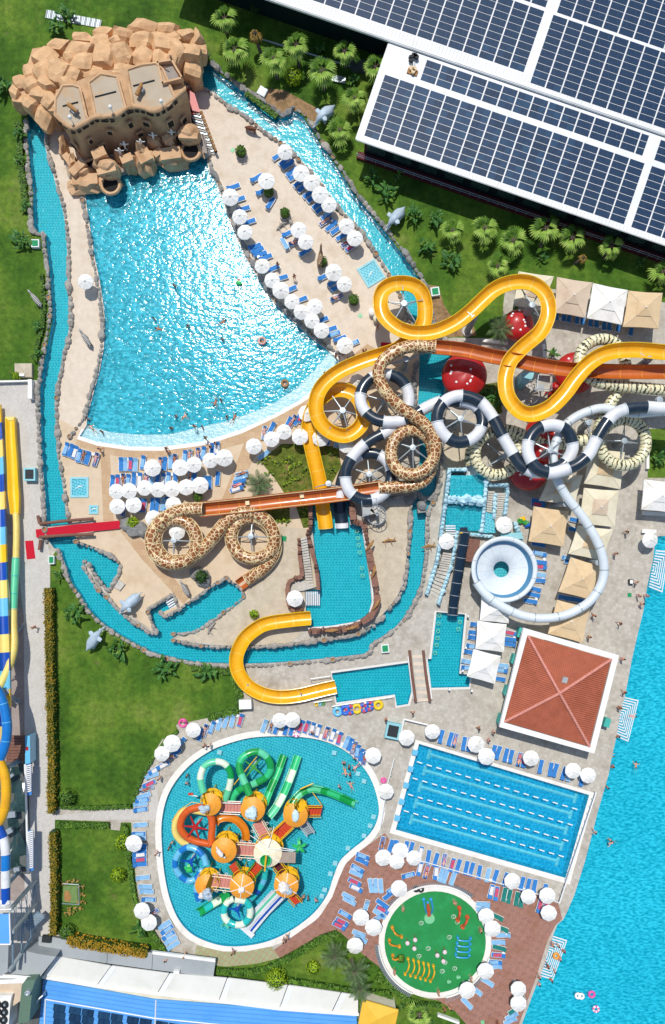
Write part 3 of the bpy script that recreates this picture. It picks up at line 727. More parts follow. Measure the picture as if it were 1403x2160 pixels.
# ------------------------------------------------------------------ terracotta pavilion
E4 = [W(1104,1324,4), W(1305,1382,4), W(1253,1589,4), W(1053,1533,4)]
cen = sum(E4, Vector()) / 4
pav = thing('tiled_pavilion', 'square pavilion with terracotta hip roof and white parapet between the main pool and lap pool', 'building', (cen.x, cen.y, 0))
def lerp2(a, b, t): return a + (b - a) * t
mb = MB(); inn = [W(1113,1339,4.2), W(1292,1390,4.2), W(1245,1577,4.2), W(1063,1524,4.2)]
for i in range(4):
    j = (i + 1) % 4; mb.prism([E4[i].to_2d(), E4[j].to_2d(), inn[j].to_2d(), inn[i].to_2d()],3.55,4.15)
mb.build('parapet', G('white_paint'), pav)
mb = MB(); base = [lerp2(p, cen, .16) for p in E4]; mb.prism([p.to_2d() for p in base],0,3.6); mb.build('wall', G('canopy_cream'), pav)
apex = W(1180,1462,5.4)
inn3 = [lerp2(p, cen, .015) for p in inn]
for i in range(4):
    a, b = inn3[i].copy(), inn3[(i+1) % 4].copy(); a.z = b.z = 3.95
    mb = MB(); mb.add([a, b, apex],[(0,1,2)])
    o = mb.build('roof_slope', G('terracotta'), pav)
    # rows of pan tiles running down the slope, as raised ribs
    rb = MB(); nrow = 44;
    for k in range(1, nrow):
        # ribs parallel to the photograph's left-right eaves: step along edge a->b, going up to the hips
        t = k / nrow; s_ = a.lerp(b, t); top_t = min(t, 1 - t) * 2
        m_ = (a + b) / 2; e = s_ + (apex - m_) * top_t
        up = Vector((0,0,.05)); rb.tube([s_ + up, e + up],.075,4, cap=False)
    kind(rb.build('tile_row', G('terracotta'), pav), 'stuff')
    mb = MB(); n_ = 22
    for k in range(n_):
        q0 = a.lerp(apex, (k + .08) / n_); q1 = a.lerp(apex, (k + 1.06) / n_); mb.tube([q0 + Vector((0,0,.12)), q1 + Vector((0,0,.2))],[.22,.15],6)
    mb.build('ridge_tile', G('ridge_pink'), pav)
q = W(1191,1434,5.0); MB().box(q + Vector((0,0,.1)),(.7,.8,.2),-.28).build('roof_hatch', G('grey_roof'), pav)
for (x, y) in ((1095,1333),(1083,1388),(1068,1454),(1055,1514)):
    q = W(x, y); t = tag(MB().box(q + Vector((0,0,.75)),(.9,1.3,1.5),-.3).box(q + Vector((0,0,1.53)),(1.0,1.4,.06),-.3).build('awning_box', G('teal_box'), None, q), f'turquoise kiosk box at the left wall of the terracotta pavilion, {"first second third fourth".split()[(1333,1388,1454,1514).index(y)]} from the top', 'kiosk', 'turquoise boxes along the pavilion')
q = W(1273,1520); tag(MB().box(q + Vector((0,0,.75)),(.8,1.2,1.5),-.3).build('awning_box', G('teal_box'), None, q), 'turquoise kiosk box on the right side of the terracotta pavilion', 'kiosk')

# ------------------------------------------------------------------ roofs at the lower left
def quad_roof(px, z0, z1): return [W(x, y, z1).to_2d() for x, y in px], z0, z1
low = thing('blue_service_hall', 'blue ribbed-roof service hall with solar panels at the lower left edge', 'building', W(400,2180))
BR = [(79,2064),(325,2108),(560,2126),(752,2142),(765,2400),(40,2400)]
p, _, _ = quad_roof(BR, 0,1); MB().prism(p, .8,1.0).build('roof', G('blue_roof'), low)
MB().prism([q * .985 for q in p],0,.79).build('wall', G('canopy_cream'), low)
mb = MB()
for k in range(28):
    y = 2074 + k * 9.4; mb.tube([W(76 - k * .9, y - 0,1.02), W(325, y + 40,1.02), W(560, y + 58,1.02), W(756, y + 73,1.02)],.045,4)
kind(mb.build('roof_rib', G('blue_panel'), low), 'stuff')
mb = MB()
for a, b in (((96,2108),(92,2200)),((96,2108),(325,2148)),((325,2148),(500,2165)),((329,2110),(326,2200))): mb.tube([W(*a, 1.08), W(*b, 1.08)],.09,4)
mb.build('roof_rail', G('white_paint'), low)
pm2 = MB().box((0,0,.05),(.8,.95,.05)).mesh('solar_panel', G('solar'))
for gx in (0,33,60,94,121,155,182,216,243,277):
    for cx_ in (0,1):
        for r_ in range(4):
            x = 119 + gx + cx_ * 12.5; y = 2125 + r_ * 15.5 + (x - 119) * .165
            free('solar_panel', pm2, low, W(x, y, 1.08) - ORG[low.name],(0,0,-.16))
q = W(97,2090,1); mb = MB(); mb.tube([q + Vector((0,0,0)), q + Vector((0,0,1.2)), q + Vector((-.7,-.5,1.6))],.14,8); mb.lathe([(.0,1.7),(.3,1.65),(.3,1.4)],10, q + Vector((-.8,-.6,.1))); mb.build('roof_vent', G('steel'), low)

cr_ = thing('cream_canopy_row', 'row of cream flat canopy roofs with white ribs above the blue service hall', 'building', W(420,2085))
TOPL = [(118,2017),(235,2037),(358,2053),(480,2063),(608,2078),(720,2094),(757,2100)]
BOTL = [(89,2061),(204,2080),(332,2096),(462,2112),(590,2128),(700,2136),(757,2140)]
for i in range(len(TOPL) - 1):
    px = [TOPL[i], TOPL[i+1], BOTL[i+1], BOTL[i]]; z = 1.25
    MB().prism([W(x + (1.5 if k in (0,3) else -1.5), y, z).to_2d() for k, (x, y) in enumerate(px)], z - .18, z).build('roof_panel', G('cream_roof'), cr_)
    MB().prism([W(x, y, z).to_2d() for x, y in [TOPL[i],(TOPL[i][0] + 12, TOPL[i][1] + 2),(BOTL[i][0] + 12, BOTL[i][1] + 1.5), BOTL[i]]], z + .005, z + .07).build('roof_rib', G('roof_white'), cr_)
mb = MB(); mb.tube([W(x, y, 1.35) for x, y in BOTL],.22,6); mb.build('gutter', G('white_paint'), cr_)
MB().prism([W(x, y, 1).to_2d() for x, y in [(121,2022),(750,2102),(750,2136),(95,2060)]],0,1.05).build('wall', G('dark_wall'), cr_)

gr = thing('grey_flat_roof', 'long flat grey roof strip below the golden hedge', 'building', W(260,2010))
z = 1.1
for k, px in enumerate([[(82,1976),(113,1977),(110,2014),(80,2010)],[(113,1977),(227,2000),(225,2032),(110,2014)],[(228,2000),(322,2010),(320,2045),(226,2032)],[(323,2008),(455,2026),(450,2061),(321,2045)]]):
    MB().prism([W(x, y, z).to_2d() for x, y in px], z - .2, z).build('roof_panel', G('grey_roof'), gr)
mb = MB(); mb.prism([W(x, y, z).to_2d() for x, y in [(323,2004),(455,2021),(455,2027),(323,2010)]], z + .0, z + .35); mb.build('parapet', G('white_paint'), gr)
MB().prism([W(x, y, 1).to_2d() for x, y in [(84,1980),(452,2030),(448,2056),(84,2008)]],0,.88).build('wall', G('grey_roof'), gr)
q = W(99,1980,1.3); MB().box(q, (1.2,.9,.5),-.1).build('roof_hatch', G('black_grill'), gr)
q = W(373,2049,1.4); MB().box(q, (.8,.4,.5),-.1).build('vent_box', G('white_paint'), gr)

te = thing('service_terrace', 'pale terrace roof with white edge beams in the lower left corner', 'building', W(30,2080))
MB().prism([W(x, y, 3).to_2d() for x, y in [(-60,2062),(20,2058),(52,2005),(80,2012),(118,2018),(82,2064),(70,2072),(-60,2075)]],0,3.0).build('roof_panel', G('grey_roof'), te)
MB().prism([W(x, y, 3.3).to_2d() for x, y in [(-60,2075),(72,2072),(70,2085),(45,2110),(28,2122),(-60,2118)]],0,3.3).build('roof_panel', G('canopy_tan'), te)
mb = MB(); mb.tube([W(-40,2058,3.5), W(30,2060,3.5), W(72,2064,3.5)],.25,6); mb.tube([W(-20,2072,3.5), W(75,2068,3.5)],.3,6); mb.build('edge_beam', G('white_paint'), te)
MB().prism([W(x, y, 2.5).to_2d() for x, y in [(60,2062),(84,2062),(60,2300),(20,2300)]],0,1.2).build('yard_floor', G('gravel_dark'), te)
ug = thing('ventilation_unit', 'long green ribbed ventilation unit with a round duct beside the blue roof', 'machine', W(58,2120))
MB().prism([W(x, y, 4.4).to_2d() for x, y in [(53,2068),(75,2067),(68,2088),(62,2155),(38,2160),(46,2078)]],1,4.4).build('housing', G('unit_green'), ug)
mb = MB()
for k in range(10):
    y = 2090 + k * 7; mb.tube([W(46 - k * .8, y, 4.44), W(68 - k * .8, y, 4.44)],.04,4)
mb.build('rib', G('unit_green'), ug)
mb = MB(); mb.lathe([(.38,0),(.38,.5),(.2,.55),(0,.45)],14, W(61,2091,4.4)); mb.build('duct', G('steel'), ug)
fu = thing('cooling_unit', 'white rooftop cooling unit with round black fans in the lower left corner', 'machine', W(12,2130))
MB().prism([W(x, y, 4).to_2d() for x, y in [(-60,2098),(25,2100),(22,2115),(18,2170),(-60,2170)]],1.5,4).build('housing', G('white_paint'), fu)
for (x, y) in ((-4,2118),(11,2118),(-4,2133),(10,2134),(-5,2149),(9,2150),(-6,2164),(8,2165)):
    q = W(x, y, 4); MB().lathe([(.48,0),(.48,.3),(.38,.32),(.34,.1),(0,.1)],16, q).build('fan_ring', G('black_grill'), fu)
    MB().lathe([(0,.26),(.16,.25),(.16,.1)],10, q).build('fan_hub', G('steel'), fu)
q = W(800,2130,3); yk = thing('yellow_roof_kiosk', 'kiosk with a bright yellow hipped roof at the bottom by the garden hedge', 'kiosk', (W(800,2150).x, W(800,2150).y, 0))
pts = [W(766,2109,3), W(841,2131,3), W(826,2200,3), W(752,2180,3)]; ap = W(796,2150,4.0)
for i in range(4): mb = MB(); mb.add([pts[i], pts[(i+1) % 4], ap, pts[i] - Vector((0,0,.25)), pts[(i+1) % 4] - Vector((0,0,.25))],[(0,1,2),(3,4,1,0)]); mb.build('roof_slope', G('yellow_roof'), yk)
MB().prism([lerp2(p_, ap, .12).to_2d() for p_ in pts],0,2.8).build('wall', G('canopy_cream'), yk)
# ------------------------------------------------------------------ the rock castle at the head of the wave pool
cas = thing('rock_castle', 'sandstone-coloured theme castle with grey roof plates behind the wave pool', 'building', W(270,300))
def zp(pts, ox, oy, sc, z): return [W(ox + x * sc, oy + y * sc, z) for x, y in pts]
k1 = 480 / 1403; k6 = 260 / 1403
# three roof plates (image 40,60 / 260 px tile), z 7
def wig(a, b, n, amp, seed):
    out = []
    for i in range(n):
        t = i / n; p = a.lerp(b, t); d = (b - a).normalized(); nn = Vector((-d.y, d.x, 0))
        out.append(p + nn * amp * noise.noise(Vector((i * 1.7 + seed, seed, 0))))
    return out
plates = [[(500,655),(620,650),(695,680),(770,1000),(800,1045),(625,1140),(470,1050),(412,990),(420,800)],
          [(930,520),(1120,555),(1215,905),(1070,985),(880,1010),(800,625)],
          [(1400,420),(1560,400),(1640,470),(1780,800),(1700,880),(1480,920),(1310,900),(1232,480)]]
for i, pl in enumerate(plates):
    q = zp(pl, 40,60, k6,7.0); MB().prism([a.to_2d() for a in q],6.6,7.0,0).build('roof_plate', G('castle_roof'), cas); MB().tube(q + [q[0]],.2,5).build('roof_rim', G('castle_stone'), cas)
gut = [[(700,680),(770,640),(880,1020),(775,1045)],[(1125,560),(1235,480),(1310,905),(1225,910)]]
for g_ in gut: MB().prism([a.to_2d() for a in zp(g_, 40,60, k6,6.3)],0,6.3).build('roof_gutter', G('castle_stone'), cas)
for g_ in [[(498,885),(675,838)],[(865,780),(1108,718)],[(1300,655),(1545,590)]]:
    a, b = zp(g_, 40,60, k6,7.04); MB().tube([a, b],.1,5).build('roof_slot', G('black_grill'), cas)
for (x, y) in ((600,1040),(1055,925),(1627,860)):
    a = zp([(x, y)],40,60, k6,7.0)[0] + Vector((.2,-.4,0)); mb = MB(); mb.tube([a, a + Vector((0,0,1.0))],.07,5); mb.blob(a + Vector((0,0,1.2)),(.26,.26,.26),2,0); mb.build('globe_lamp', G('white_paint'), cas)
# front facade: undulating parapet line at z 7.2 leaning out to the foot
par = [(396,925),(430,1010),(520,1090),(625,1145),(740,1080),(870,1010),(960,1010),(1075,1005),(1160,950),(1260,905),(1330,898),(1430,915),(1530,945),(1640,905),(1740,830),(1830,745),(1900,690)]
P7 = zp(par, 40,60, k6,7.2)
foot = []
for i, p_ in enumerate(P7):
    # the wall bellies in and out: the foot stands a little forward of the top
    t = i / (len(P7) - 1); f_ = Vector((.1 + .35 * sin(t * 17),-.5 - .5 * abs(sin(t * 9.5)),0)); foot.append(Vector((p_.x, p_.y, 0)) + f_)
rows = 7; mb = MB(); NP = 60
top = [v_ for v_ in resample(catmull(P7,6),0.4)[0]]; ft = resample(catmull(foot, 6),.4)[0]; NP = len(top)
ft = [Vector(ft[min(len(ft)-1, int(i * len(ft) / NP))]) for i in range(NP)]
prof = [(0,0),(.18,.0),(.4,-.15),(.6,-.5),(.8,-.3),(.92,.15),(1,.05)]
for r_, (t, off) in enumerate(prof):
    for i in range(NP):
        q = ft[i].lerp(top[i], t); q.z = 7.2 * t; q.y -= off * .5; q += Vector((noise.noise(q * .6), noise.noise(q * .6 + Vector((9,0,0))),0)) * .25
        mb.v.append(tuple(q))
for r_ in range(len(prof) - 1):
    for i in range(NP - 1): b0 = r_ * NP + i; mb.f.append((b0, b0 + 1, b0 + NP + 1, b0 + NP)); mb.m.append(0)
nb = len(mb.v)   # inner face of the parapet
for i in range(NP):
    q = top[i] + Vector((0,.45,0)); q.z = 7.2; mb.v.append(tuple(q)); q2 = q.copy(); q2.z = 6.8; mb.v.append(tuple(q2))
for i in range(NP - 1):
    mb.f.append(((len(prof)-1)*NP + i, (len(prof)-1)*NP + i + 1, nb + 2*i + 2, nb + 2*i)); mb.m.append(0); mb.f.append((nb + 2*i, nb + 2*i + 2, nb + 2*i + 3, nb + 2*i + 1)); mb.m.append(0)
mb.build('facade', G('castle_wall'), cas, smooth=True)
# crenel slots along the parapet and windows in the wall, solid boxes painted near-black like the shade in an opening, windows with a rim
def on_face(u, t, d=.12):
    i = min(NP - 2, int(u * (NP - 1))); a = ft[i].lerp(top[i], t); b_ = ft[i+1].lerp(top[i+1], t); a.z = b_.z = 7.2 * t
    dr = (b_ - a).normalized(); nn = Vector((dr.y, -dr.x, 0)); return a + nn * d, atan2(dr.y, dr.x)
for u in [.05 + .9 * i / 26 for i in range(26)]:
    if noise.noise(Vector((u * 37,0,3))) > .25: continue
    q, a = on_face(u, .93,.06); MB().box(q, (.5,.3,.35), a).build('embrasure', G('dark_hole'), cas)
for u, t, w_, h_ in [(.13,.45,.8,.9),(.2,.2,.9,.6),(.27,.62,.5,.6),(.33,.35,.8,.5),(.42,.66,.6,.6),(.48,.3,.9,.5),(.56,.7,.6,.8),(.6,.4,.8,.5),(.68,.66,.8,.7),(.72,.3,1.0,.6),(.83,.66,.8,1.0),(.87,.3,1.6,.9),(.93,.5,.7,.7)]:
    q, a = on_face(u, t, .22); MB().box(q, (w_ + .25,.3, h_ + .25), a).build('window_frame', G('castle_stone'), cas)
    q, a = on_face(u, t, .30); MB().box(q, (w_, .3, h_), a).build('window', G('dark_hole'), cas)
# solid body behind
body = [(396,925),(420,700),(900,500),(1400,400),(1660,420),(1900,690),(1740,800),(1330,860),(1000,960),(625,1090)]
MB().prism([a.to_2d() for a in zp(body, 40,60, k6,6.4)],0,6.4).build('hall_block', G('castle_wall'), cas)
# dark mouth under the facade and the front terrace
front = [(350,860),(415,1000),(470,1010),(520,960),(700,960),(860,880),(1080,820),(1110,700),(1100,620),(1170,620),(1260,850),(1250,930),(1150,950),(950,1010),(760,1060),(520,1150),(420,1090),(400,990)]
MB().prism([a.to_2d() for a in zp(front, 0,0, k1,.8)],0,.8).build('terrace', G('castle_floor'), cas)
# stone lumps of the front edge, each a rock form standing in the pool
lumps = [((620,985),(1.7,1.4,3.6)),((500,1060),(2.2,1.2,2.2)),((520,1130),(3.2,1.6,1.6)),((660,1120),(2.6,1.2,1.2)),((800,990),(1.5,1.2,2.6)),((740,960),(1.2,1.0,2.2)),((890,990),(1.7,2.0,2.4)),((870,930),(1.0,1.2,3.0)),((960,890),(1.4,.9,2.4)),
         ((1060,960),(2.6,1.8,2.0)),((1040,870),(1.2,.9,2.8)),((1120,960),(1.4,1.3,1.4)),((980,960),(1.2,1.0,1.8)),((700,1030),(1.3,.9,1.6)),((440,1000),(.8,1.8,1.8)),((385,900),(.6,1.8,2.0)),((1180,930),(1.6,1.0,1.4))]
for i, ((x, y),(a, b_, h_)) in enumerate(lumps):
    q = zp([(x, y)],0,0, k1, h_ * .7)[0]; rnd = random.Random(i)
    o = MB().blob((q.x, q.y, h_ * .35),(a * .85, b_ * .85, h_ * .75),2,.24,1.6, i + 3).build('rock', G('castle_stone'), cas)
    if i % 2 == 0 or a > 2: MB().box((q.x + rnd.uniform(-.3,.3), q.y + rnd.uniform(-.3,.3), h_ * .55),(a * 1.1, b_ * .9, h_ * 1.1), rnd.uniform(0,1)).build('block', G('castle_stone'), cas)
# carved mouths at both ends: a head with brow, a disc painted near-black as the shade of the open mouth, jaw and teeth
for (x, y, rz) in ((672,1080,.25),(1170,870,-.05)):
    q = zp([(x, y)],0,0, k1,2.4)[0]; q.z = 0
    hd = MB(); hd.blob((q.x, q.y + .8,2.2),(1.6,1.3,1.9),2,.12,1.2, x); hd.box((q.x, q.y + .1,3.3),(2.6,.8,.5), rz); hd.box((q.x, q.y - .1,2.7),(.8,.9,.5), rz)
    head = hd.build('carved_head', G('castle_stone'), cas)
    MB().lathe([(0,.02),(1.05,.0),(1.25,-.9)],16,(q.x, q.y - .9,1.7), mf=None).build('mouth', G('dark_hole'), head) if False else None
    mo = bpy.data.objects.new('mouth', MB().lathe([(0,.02),(1.0,.0),(1.1,-.6)],16,(q.x, q.y - .85,1.75)).mesh('mouth', G('dark_hole'), ORG[cas.name])); COL.objects.link(mo); mo.parent = head
    jw = MB().torus((q.x, q.y - .9,1.6),1.25,.28,16,6).mesh('jaw', G('castle_stone'), ORG[cas.name]); jo = bpy.data.objects.new('jaw', jw); COL.objects.link(jo); jo.parent = head
    for s_ in (-.6,-.2,.2,.6):
        th = MB().lathe([(.14,.5),(0,0)],6,(q.x + s_, q.y - .2,1.8)).mesh('tooth', G('canopy_cream'), ORG[cas.name]); to = bpy.data.objects.new('tooth', th); COL.objects.link(to); to.parent = head
# square balcony turrets on the right with spiral stair
for px, z0, z1 in (([(980,405),(1065,390),(1130,500),(1010,530)],0,6.8),([(1000,520),(1090,490),(1105,560),(1020,575)],0,5.6),([(1060,580),(1130,560),(1140,610),(1070,640)],0,4.4)):
    q = zp(px, 0,0, k1, z1); MB().prism([a.to_2d() for a in q], z0, z1).build('turret', G('castle_stone'), cas)
    MB().prism([lerp2(a, sum(q, Vector()) / 4,.22).to_2d() for a in q], z1 + .01, z1 + .05).build('turret_floor', G('castle_floor'), cas)
    mb = MB()
    for i in range(4):
        a, b_ = q[i], q[(i + 1) % 4]; c_ = (a + b_) / 2; d = b_ - a; mb.box((c_.x, c_.y, z1 + .35),(d.length + .2,.22,.7), atan2(d.y, d.x))
    mb.build('turret_parapet', G('castle_stone'), cas)
st = thing('spiral_staircase', 'spiral staircase with pale and red steps and brown rail on the castle right side', 'staircase', W(383,185))
sc_ = zp([(1085,450)],0,0, k1,4)[0]
for i in range(22):
    a = -1.9 + i * .3; z = .5 + i * .28; me = MB()
    me.add([(sc_.x, sc_.y, z),(sc_.x + 1.5 * cos(a), sc_.y + 1.5 * sin(a), z),(sc_.x + 1.5 * cos(a + .24), sc_.y + 1.5 * sin(a + .24), z),(sc_.x, sc_.y, z - .06),(sc_.x + 1.5 * cos(a), sc_.y + 1.5 * sin(a), z - .06),(sc_.x + 1.5 * cos(a + .24), sc_.y + 1.5 * sin(a + .24), z - .06)],[(0,1,2),(5,4,3),(1,4,5,2),(0,3,4,1),(2,5,3,0)])
    me.build('step', G('red_paint') if i < 5 else G('steel'), st)
pth = [(sc_.x + 1.6 * cos(-1.9 + i * .15), sc_.y + 1.6 * sin(-1.9 + i * .15),1.4 + i * .14) for i in range(44)]
MB().tube(pth, .07,5).build('railing', G('wood_brown'), st); MB().tube([(sc_.x, sc_.y, 0),(sc_.x, sc_.y, 7.2)],.14,8).build('post', G('wood_brown'), st)
# straight stair down the right flank
st = thing('castle_stair', 'straight outdoor stair with dark treads and log handrail down the castle right side', 'staircase', W(430,260))
a0, a1 = W(412,238,2.6), W(443,322,.1)
for i in range(15):
    t = i / 14; q = a0.lerp(a1, t); MB().box((q.x, q.y, q.z * .5 + .05),(1.35,.34, max(.12, q.z + .1)),-.28).build('step', G('steel') if i % 2 else G('step_stone'), st)
q0, q1 = W(404,215,3), W(413,238,2.6); MB().prism([W(x, y, 2.8).to_2d() for x, y in [(400,190),(410,196),(423,238),(402,240)]],0,2.7).build('landing', G('red_paint'), st)
lr = MB()
for i in range(11):
    t = i / 10; p0 = W(424,234,3.2).lerp(W(456,320,.8), t); p1 = W(424,234,3.2).lerp(W(456,320,.8), min(1, t + .085)); MB().tube([p0, p1],.2,7).build('rail_log', G('log_wood'), st)
mb = MB(); mb.tube([W(400,250,3.4), W(432,335,1)],.1,5); mb.build('railing', G('castle_stone'), st)
MB().prism([W(x, y, 2).to_2d() for x, y in [(374,276),(398,262),(416,236),(398,214),(404,200),(400,190),(412,230),(428,262),(436,318),(400,312)]],0,1.4).build('side_terrace', G('castle_floor'), cas)
# boulders of the crown: listed from the photograph (centre x, y in the 480-px tile, radii, height)
BLD = [(880,145,90,38,5.0),(1030,165,70,36,4.8),(1140,195,50,40,5),(1205,220,40,50,4.6),(1235,300,36,40,4),(740,185,70,36,5.2),(640,185,60,34,4.6),(500,225,60,36,4.4),(370,270,70,36,4.2),(610,235,60,40,5.6),
       (870,220,70,50,6),(980,215,55,40,5.6),(490,285,80,48,5.8),(490,350,72,50,6.4),(625,310,62,72,6.6),(735,285,70,60,6.8),(865,300,62,66,6.6),(1000,250,66,48,6),(1075,290,48,66,6),(975,350,56,60,6.4),(1165,300,60,50,5.6),(1175,400,52,58,4.4),
       (270,340,70,60,5),(350,400,66,66,6.4),(250,420,60,60,5.4),(180,430,50,46,4.4),(190,500,56,40,4.6),(120,500,44,40,3.8),(100,560,34,46,3.2),(190,620,60,56,4),(270,710,48,60,3.6),(290,500,62,36,5.4),(240,560,66,40,5),(300,600,50,44,5.2),(440,435,60,44,6.4),(395,490,50,40,6.4),
       (740,420,66,52,6.8),(640,440,50,36,6.4),(560,430,60,46,6),(850,390,50,26,6.8),(520,520,40,30,6.6),(330,640,34,44,4.8),(120,610,44,46,2.6),(1060,215,40,36,5.2),(1200,380,36,36,3.6),(780,350,40,40,6.2),(700,230,40,30,6.2),(410,340,36,40,6),(1050,350,40,34,6)]
for i, (x, y, a, b_, h_) in enumerate(BLD):
    q = zp([(x, y)],0,0, k1, h_)[0]; rnd = random.Random(i * 7 + 1)
    rx, ry = a * k1 / S * 1.12, b_ * k1 / S * 1.12
    # angular blocks: a skewed box with cut corners
    bm = bmesh.new(); bmesh.ops.create_cube(bm, size=2); bmesh.ops.subdivide_edges(bm, edges=bm.edges[:], cuts=2, use_grid_fill=True)
    rot = Matrix.Rotation(rnd.uniform(-.6,.6) + (.9 if x < 350 else 0),3, 'Z') @ Matrix.Rotation(rnd.uniform(-.35,.35),3, 'X') @ Matrix.Rotation(rnd.uniform(-.3,.3),3, 'Y')
    vs = []
    for v_ in bm.verts:
        c_ = v_.co.copy(); k_ = 1 - .23 * (abs(c_.x) * abs(c_.y) * .5 + .5 * abs(c_.z) * max(abs(c_.x), abs(c_.y)))
        c_ = c_ * k_; c_ *= 1 + .42 * noise.noise(v_.co * .95 + Vector((i * 3.1, i, 0))) + .1 * noise.noise(v_.co * 3 + Vector((i, 0,0)))
        c_ = rot @ Vector((c_.x * 1.0, c_.y * 1.0, c_.z)); vs.append((q.x + c_.x * rx, q.y + c_.y * ry, h_ * .72 + c_.z * 1.5))
    mb = MB(); mb.add(vs, [tuple(v_.index for v_ in f_.verts) for f_ in bm.faces]); bm.free()
    o = mb.build('boulder', G('boulder_tan'), cas); bv = bmesh.new(); bv.from_mesh(o.data); [bmesh.ops.smooth_vert(bv, verts=bv.verts, factor=.45, use_axis_x=True, use_axis_y=True, use_axis_z=True) for _ in range(1)]; bv.to_mesh(o.data); bv.free()
    MB().blob((q.x, q.y + .3, h_ * .3),(rx * .9, ry * .9, h_ * .5),1,.2,1.0, i).build('rock', G('castle_stone'), cas) if i % 2 else None
core = [(200,300),(500,250),(800,200),(1150,230),(1180,400),(1000,480),(500,560),(330,720),(200,700),(120,560)]
MB().prism([a.to_2d() for a in zp(core, 0,0, k1,3.4)],0,3.4).build('rock_core', G('castle_stone'), cas)
for i, (x, y, rz) in enumerate(((455,680,-.7),(865,570,1.1))):
    q = zp([(x, y)],0,0, k1,7.2)[0]
    t = thing('cannon', ['small golden cannon on the left roof plate of the castle', 'small golden cannon on the right roof plate of the castle'][i], 'cannon', q)
    d = Vector((cos(rz), sin(rz),0)); MB().tube([q + Vector((0,0,.45)) - d * .7, q + Vector((0,0,.6)) + d * .5, q + Vector((0,0,.65)) + d * .9],[.3,.24,.16],9).build('barrel', G('log_wood'), t)
    MB().box(q + Vector((0,0,.2)) + d * .3,(.5,.8,.4), rz).build('carriage', G('column_grey'), t)
for i, (x, y) in enumerate(((870,890),(945,850),(770,905),(740,945),(1060,832))):
    q = zp([(x, y)],0,0, k1,3)[0]
    t = thing('skeleton_figure', f'white skeleton figure standing on the castle front ledge, {ORD[i]} of five', 'figure', (q.x, q.y, 2.4))
    mb = MB(); mb.tube([(q.x, q.y, 2.9),(q.x + .1, q.y + .1,3.6)],[.12,.16],6); mb.tube([(q.x - .5, q.y + .1,3.6),(q.x, q.y, 3.5),(q.x + .6, q.y + .2,3.3)],.06,5)
    mb.tube([(q.x, q.y, 2.9),(q.x - .2, q.y - .1,2.4)],.06,5); mb.tube([(q.x, q.y, 2.9),(q.x + .2, q.y - .1,2.4)],.06,5); mb.blob((q.x + .1, q.y + .1,3.85),(.16,.16,.2),1,0); mb.build('bones', G('white_paint'), t)
# slatted boardwalk behind the castle
t = thing('plank_walk', 'weathered grey plank walkway on the grass behind the castle', 'walkway', W(155,45))
a, b_ = W(97,30), W(214,52); n_ = 34
for i in range(n_):
    q = a.lerp(b_, (i + .5) / n_); MB().box(q + Vector((0,0,.08)),((b_ - a).length / n_ - .05,1.15,.08), atan2((b_ - a).y, (b_ - a).x) + U(-.02,.02)).build('plank', G('steel') if i % 3 else G('grey_roof'), t)
# ------------------------------------------------------------------ water slides
def path_px(pts, zmin=.75):
    """[(px,py,z)] -> smooth world polyline"""
    P = [(x, y, z) for x, y, z in pts]; c = catmull(P, 8); return [W(q.x, q.y, max(q.z, zmin)) for q in c]
def zfill(pts, z0, z1, knots=None):
    """spread heights along a plan path by distance; knots = {index: z}"""
    L = [0]
    for i in range(1, len(pts)): L.append(L[-1] + hypot(pts[i][0] - pts[i-1][0], pts[i][1] - pts[i-1][1]))
    kn = {0: z0, len(pts) - 1: z1}
    if knots: kn.update(knots)
    ks = sorted(kn); out = []
    for i in range(len(pts)):
        a = max(k for k in ks if k <= i); b = min(k for k in ks if k >= i)
        t = 0 if a == b else (L[i] - L[a]) / (L[b] - L[a]); out.append((pts[i][0], pts[i][1], kn[a] + (kn[b] - kn[a]) * t))
    return out
def prof_tube(r, k=14): return [(r * cos(2*pi*i/k), r * sin(2*pi*i/k)) for i in range(k)], True
def prof_trough(r, th=.07, k=9, span=205, lip=.12):
    a0 = radians(270 - span / 2); a1 = radians(270 + span / 2); inner = []; outer = []
    for i in range(k + 1):
        a = a0 + (a1 - a0) * i / k; inner.append((r * cos(a), r * sin(a))); outer.append(((r + th) * cos(a),(r + th) * sin(a)))
    lipL = [(inner[0][0] - lip, inner[0][1]),(inner[0][0] - lip, inner[0][1] - .07)]; lipR = [(inner[-1][0] + lip, inner[-1][1] - .07),(inner[-1][0] + lip, inner[-1][1])]
    return inner[::1] + lipR[::-1] + outer[::-1] + lipL[::-1], True
def prof_flat(wd, h=.35, th=.08):
    w_ = wd / 2; return [(-w_, h),(-w_ + th, h),(-w_ + th + .06,.06),(0,0),(w_ - th - .06,.06),(w_ - th, h),(w_, h),(w_, -.08),(-w_, -.08)], True
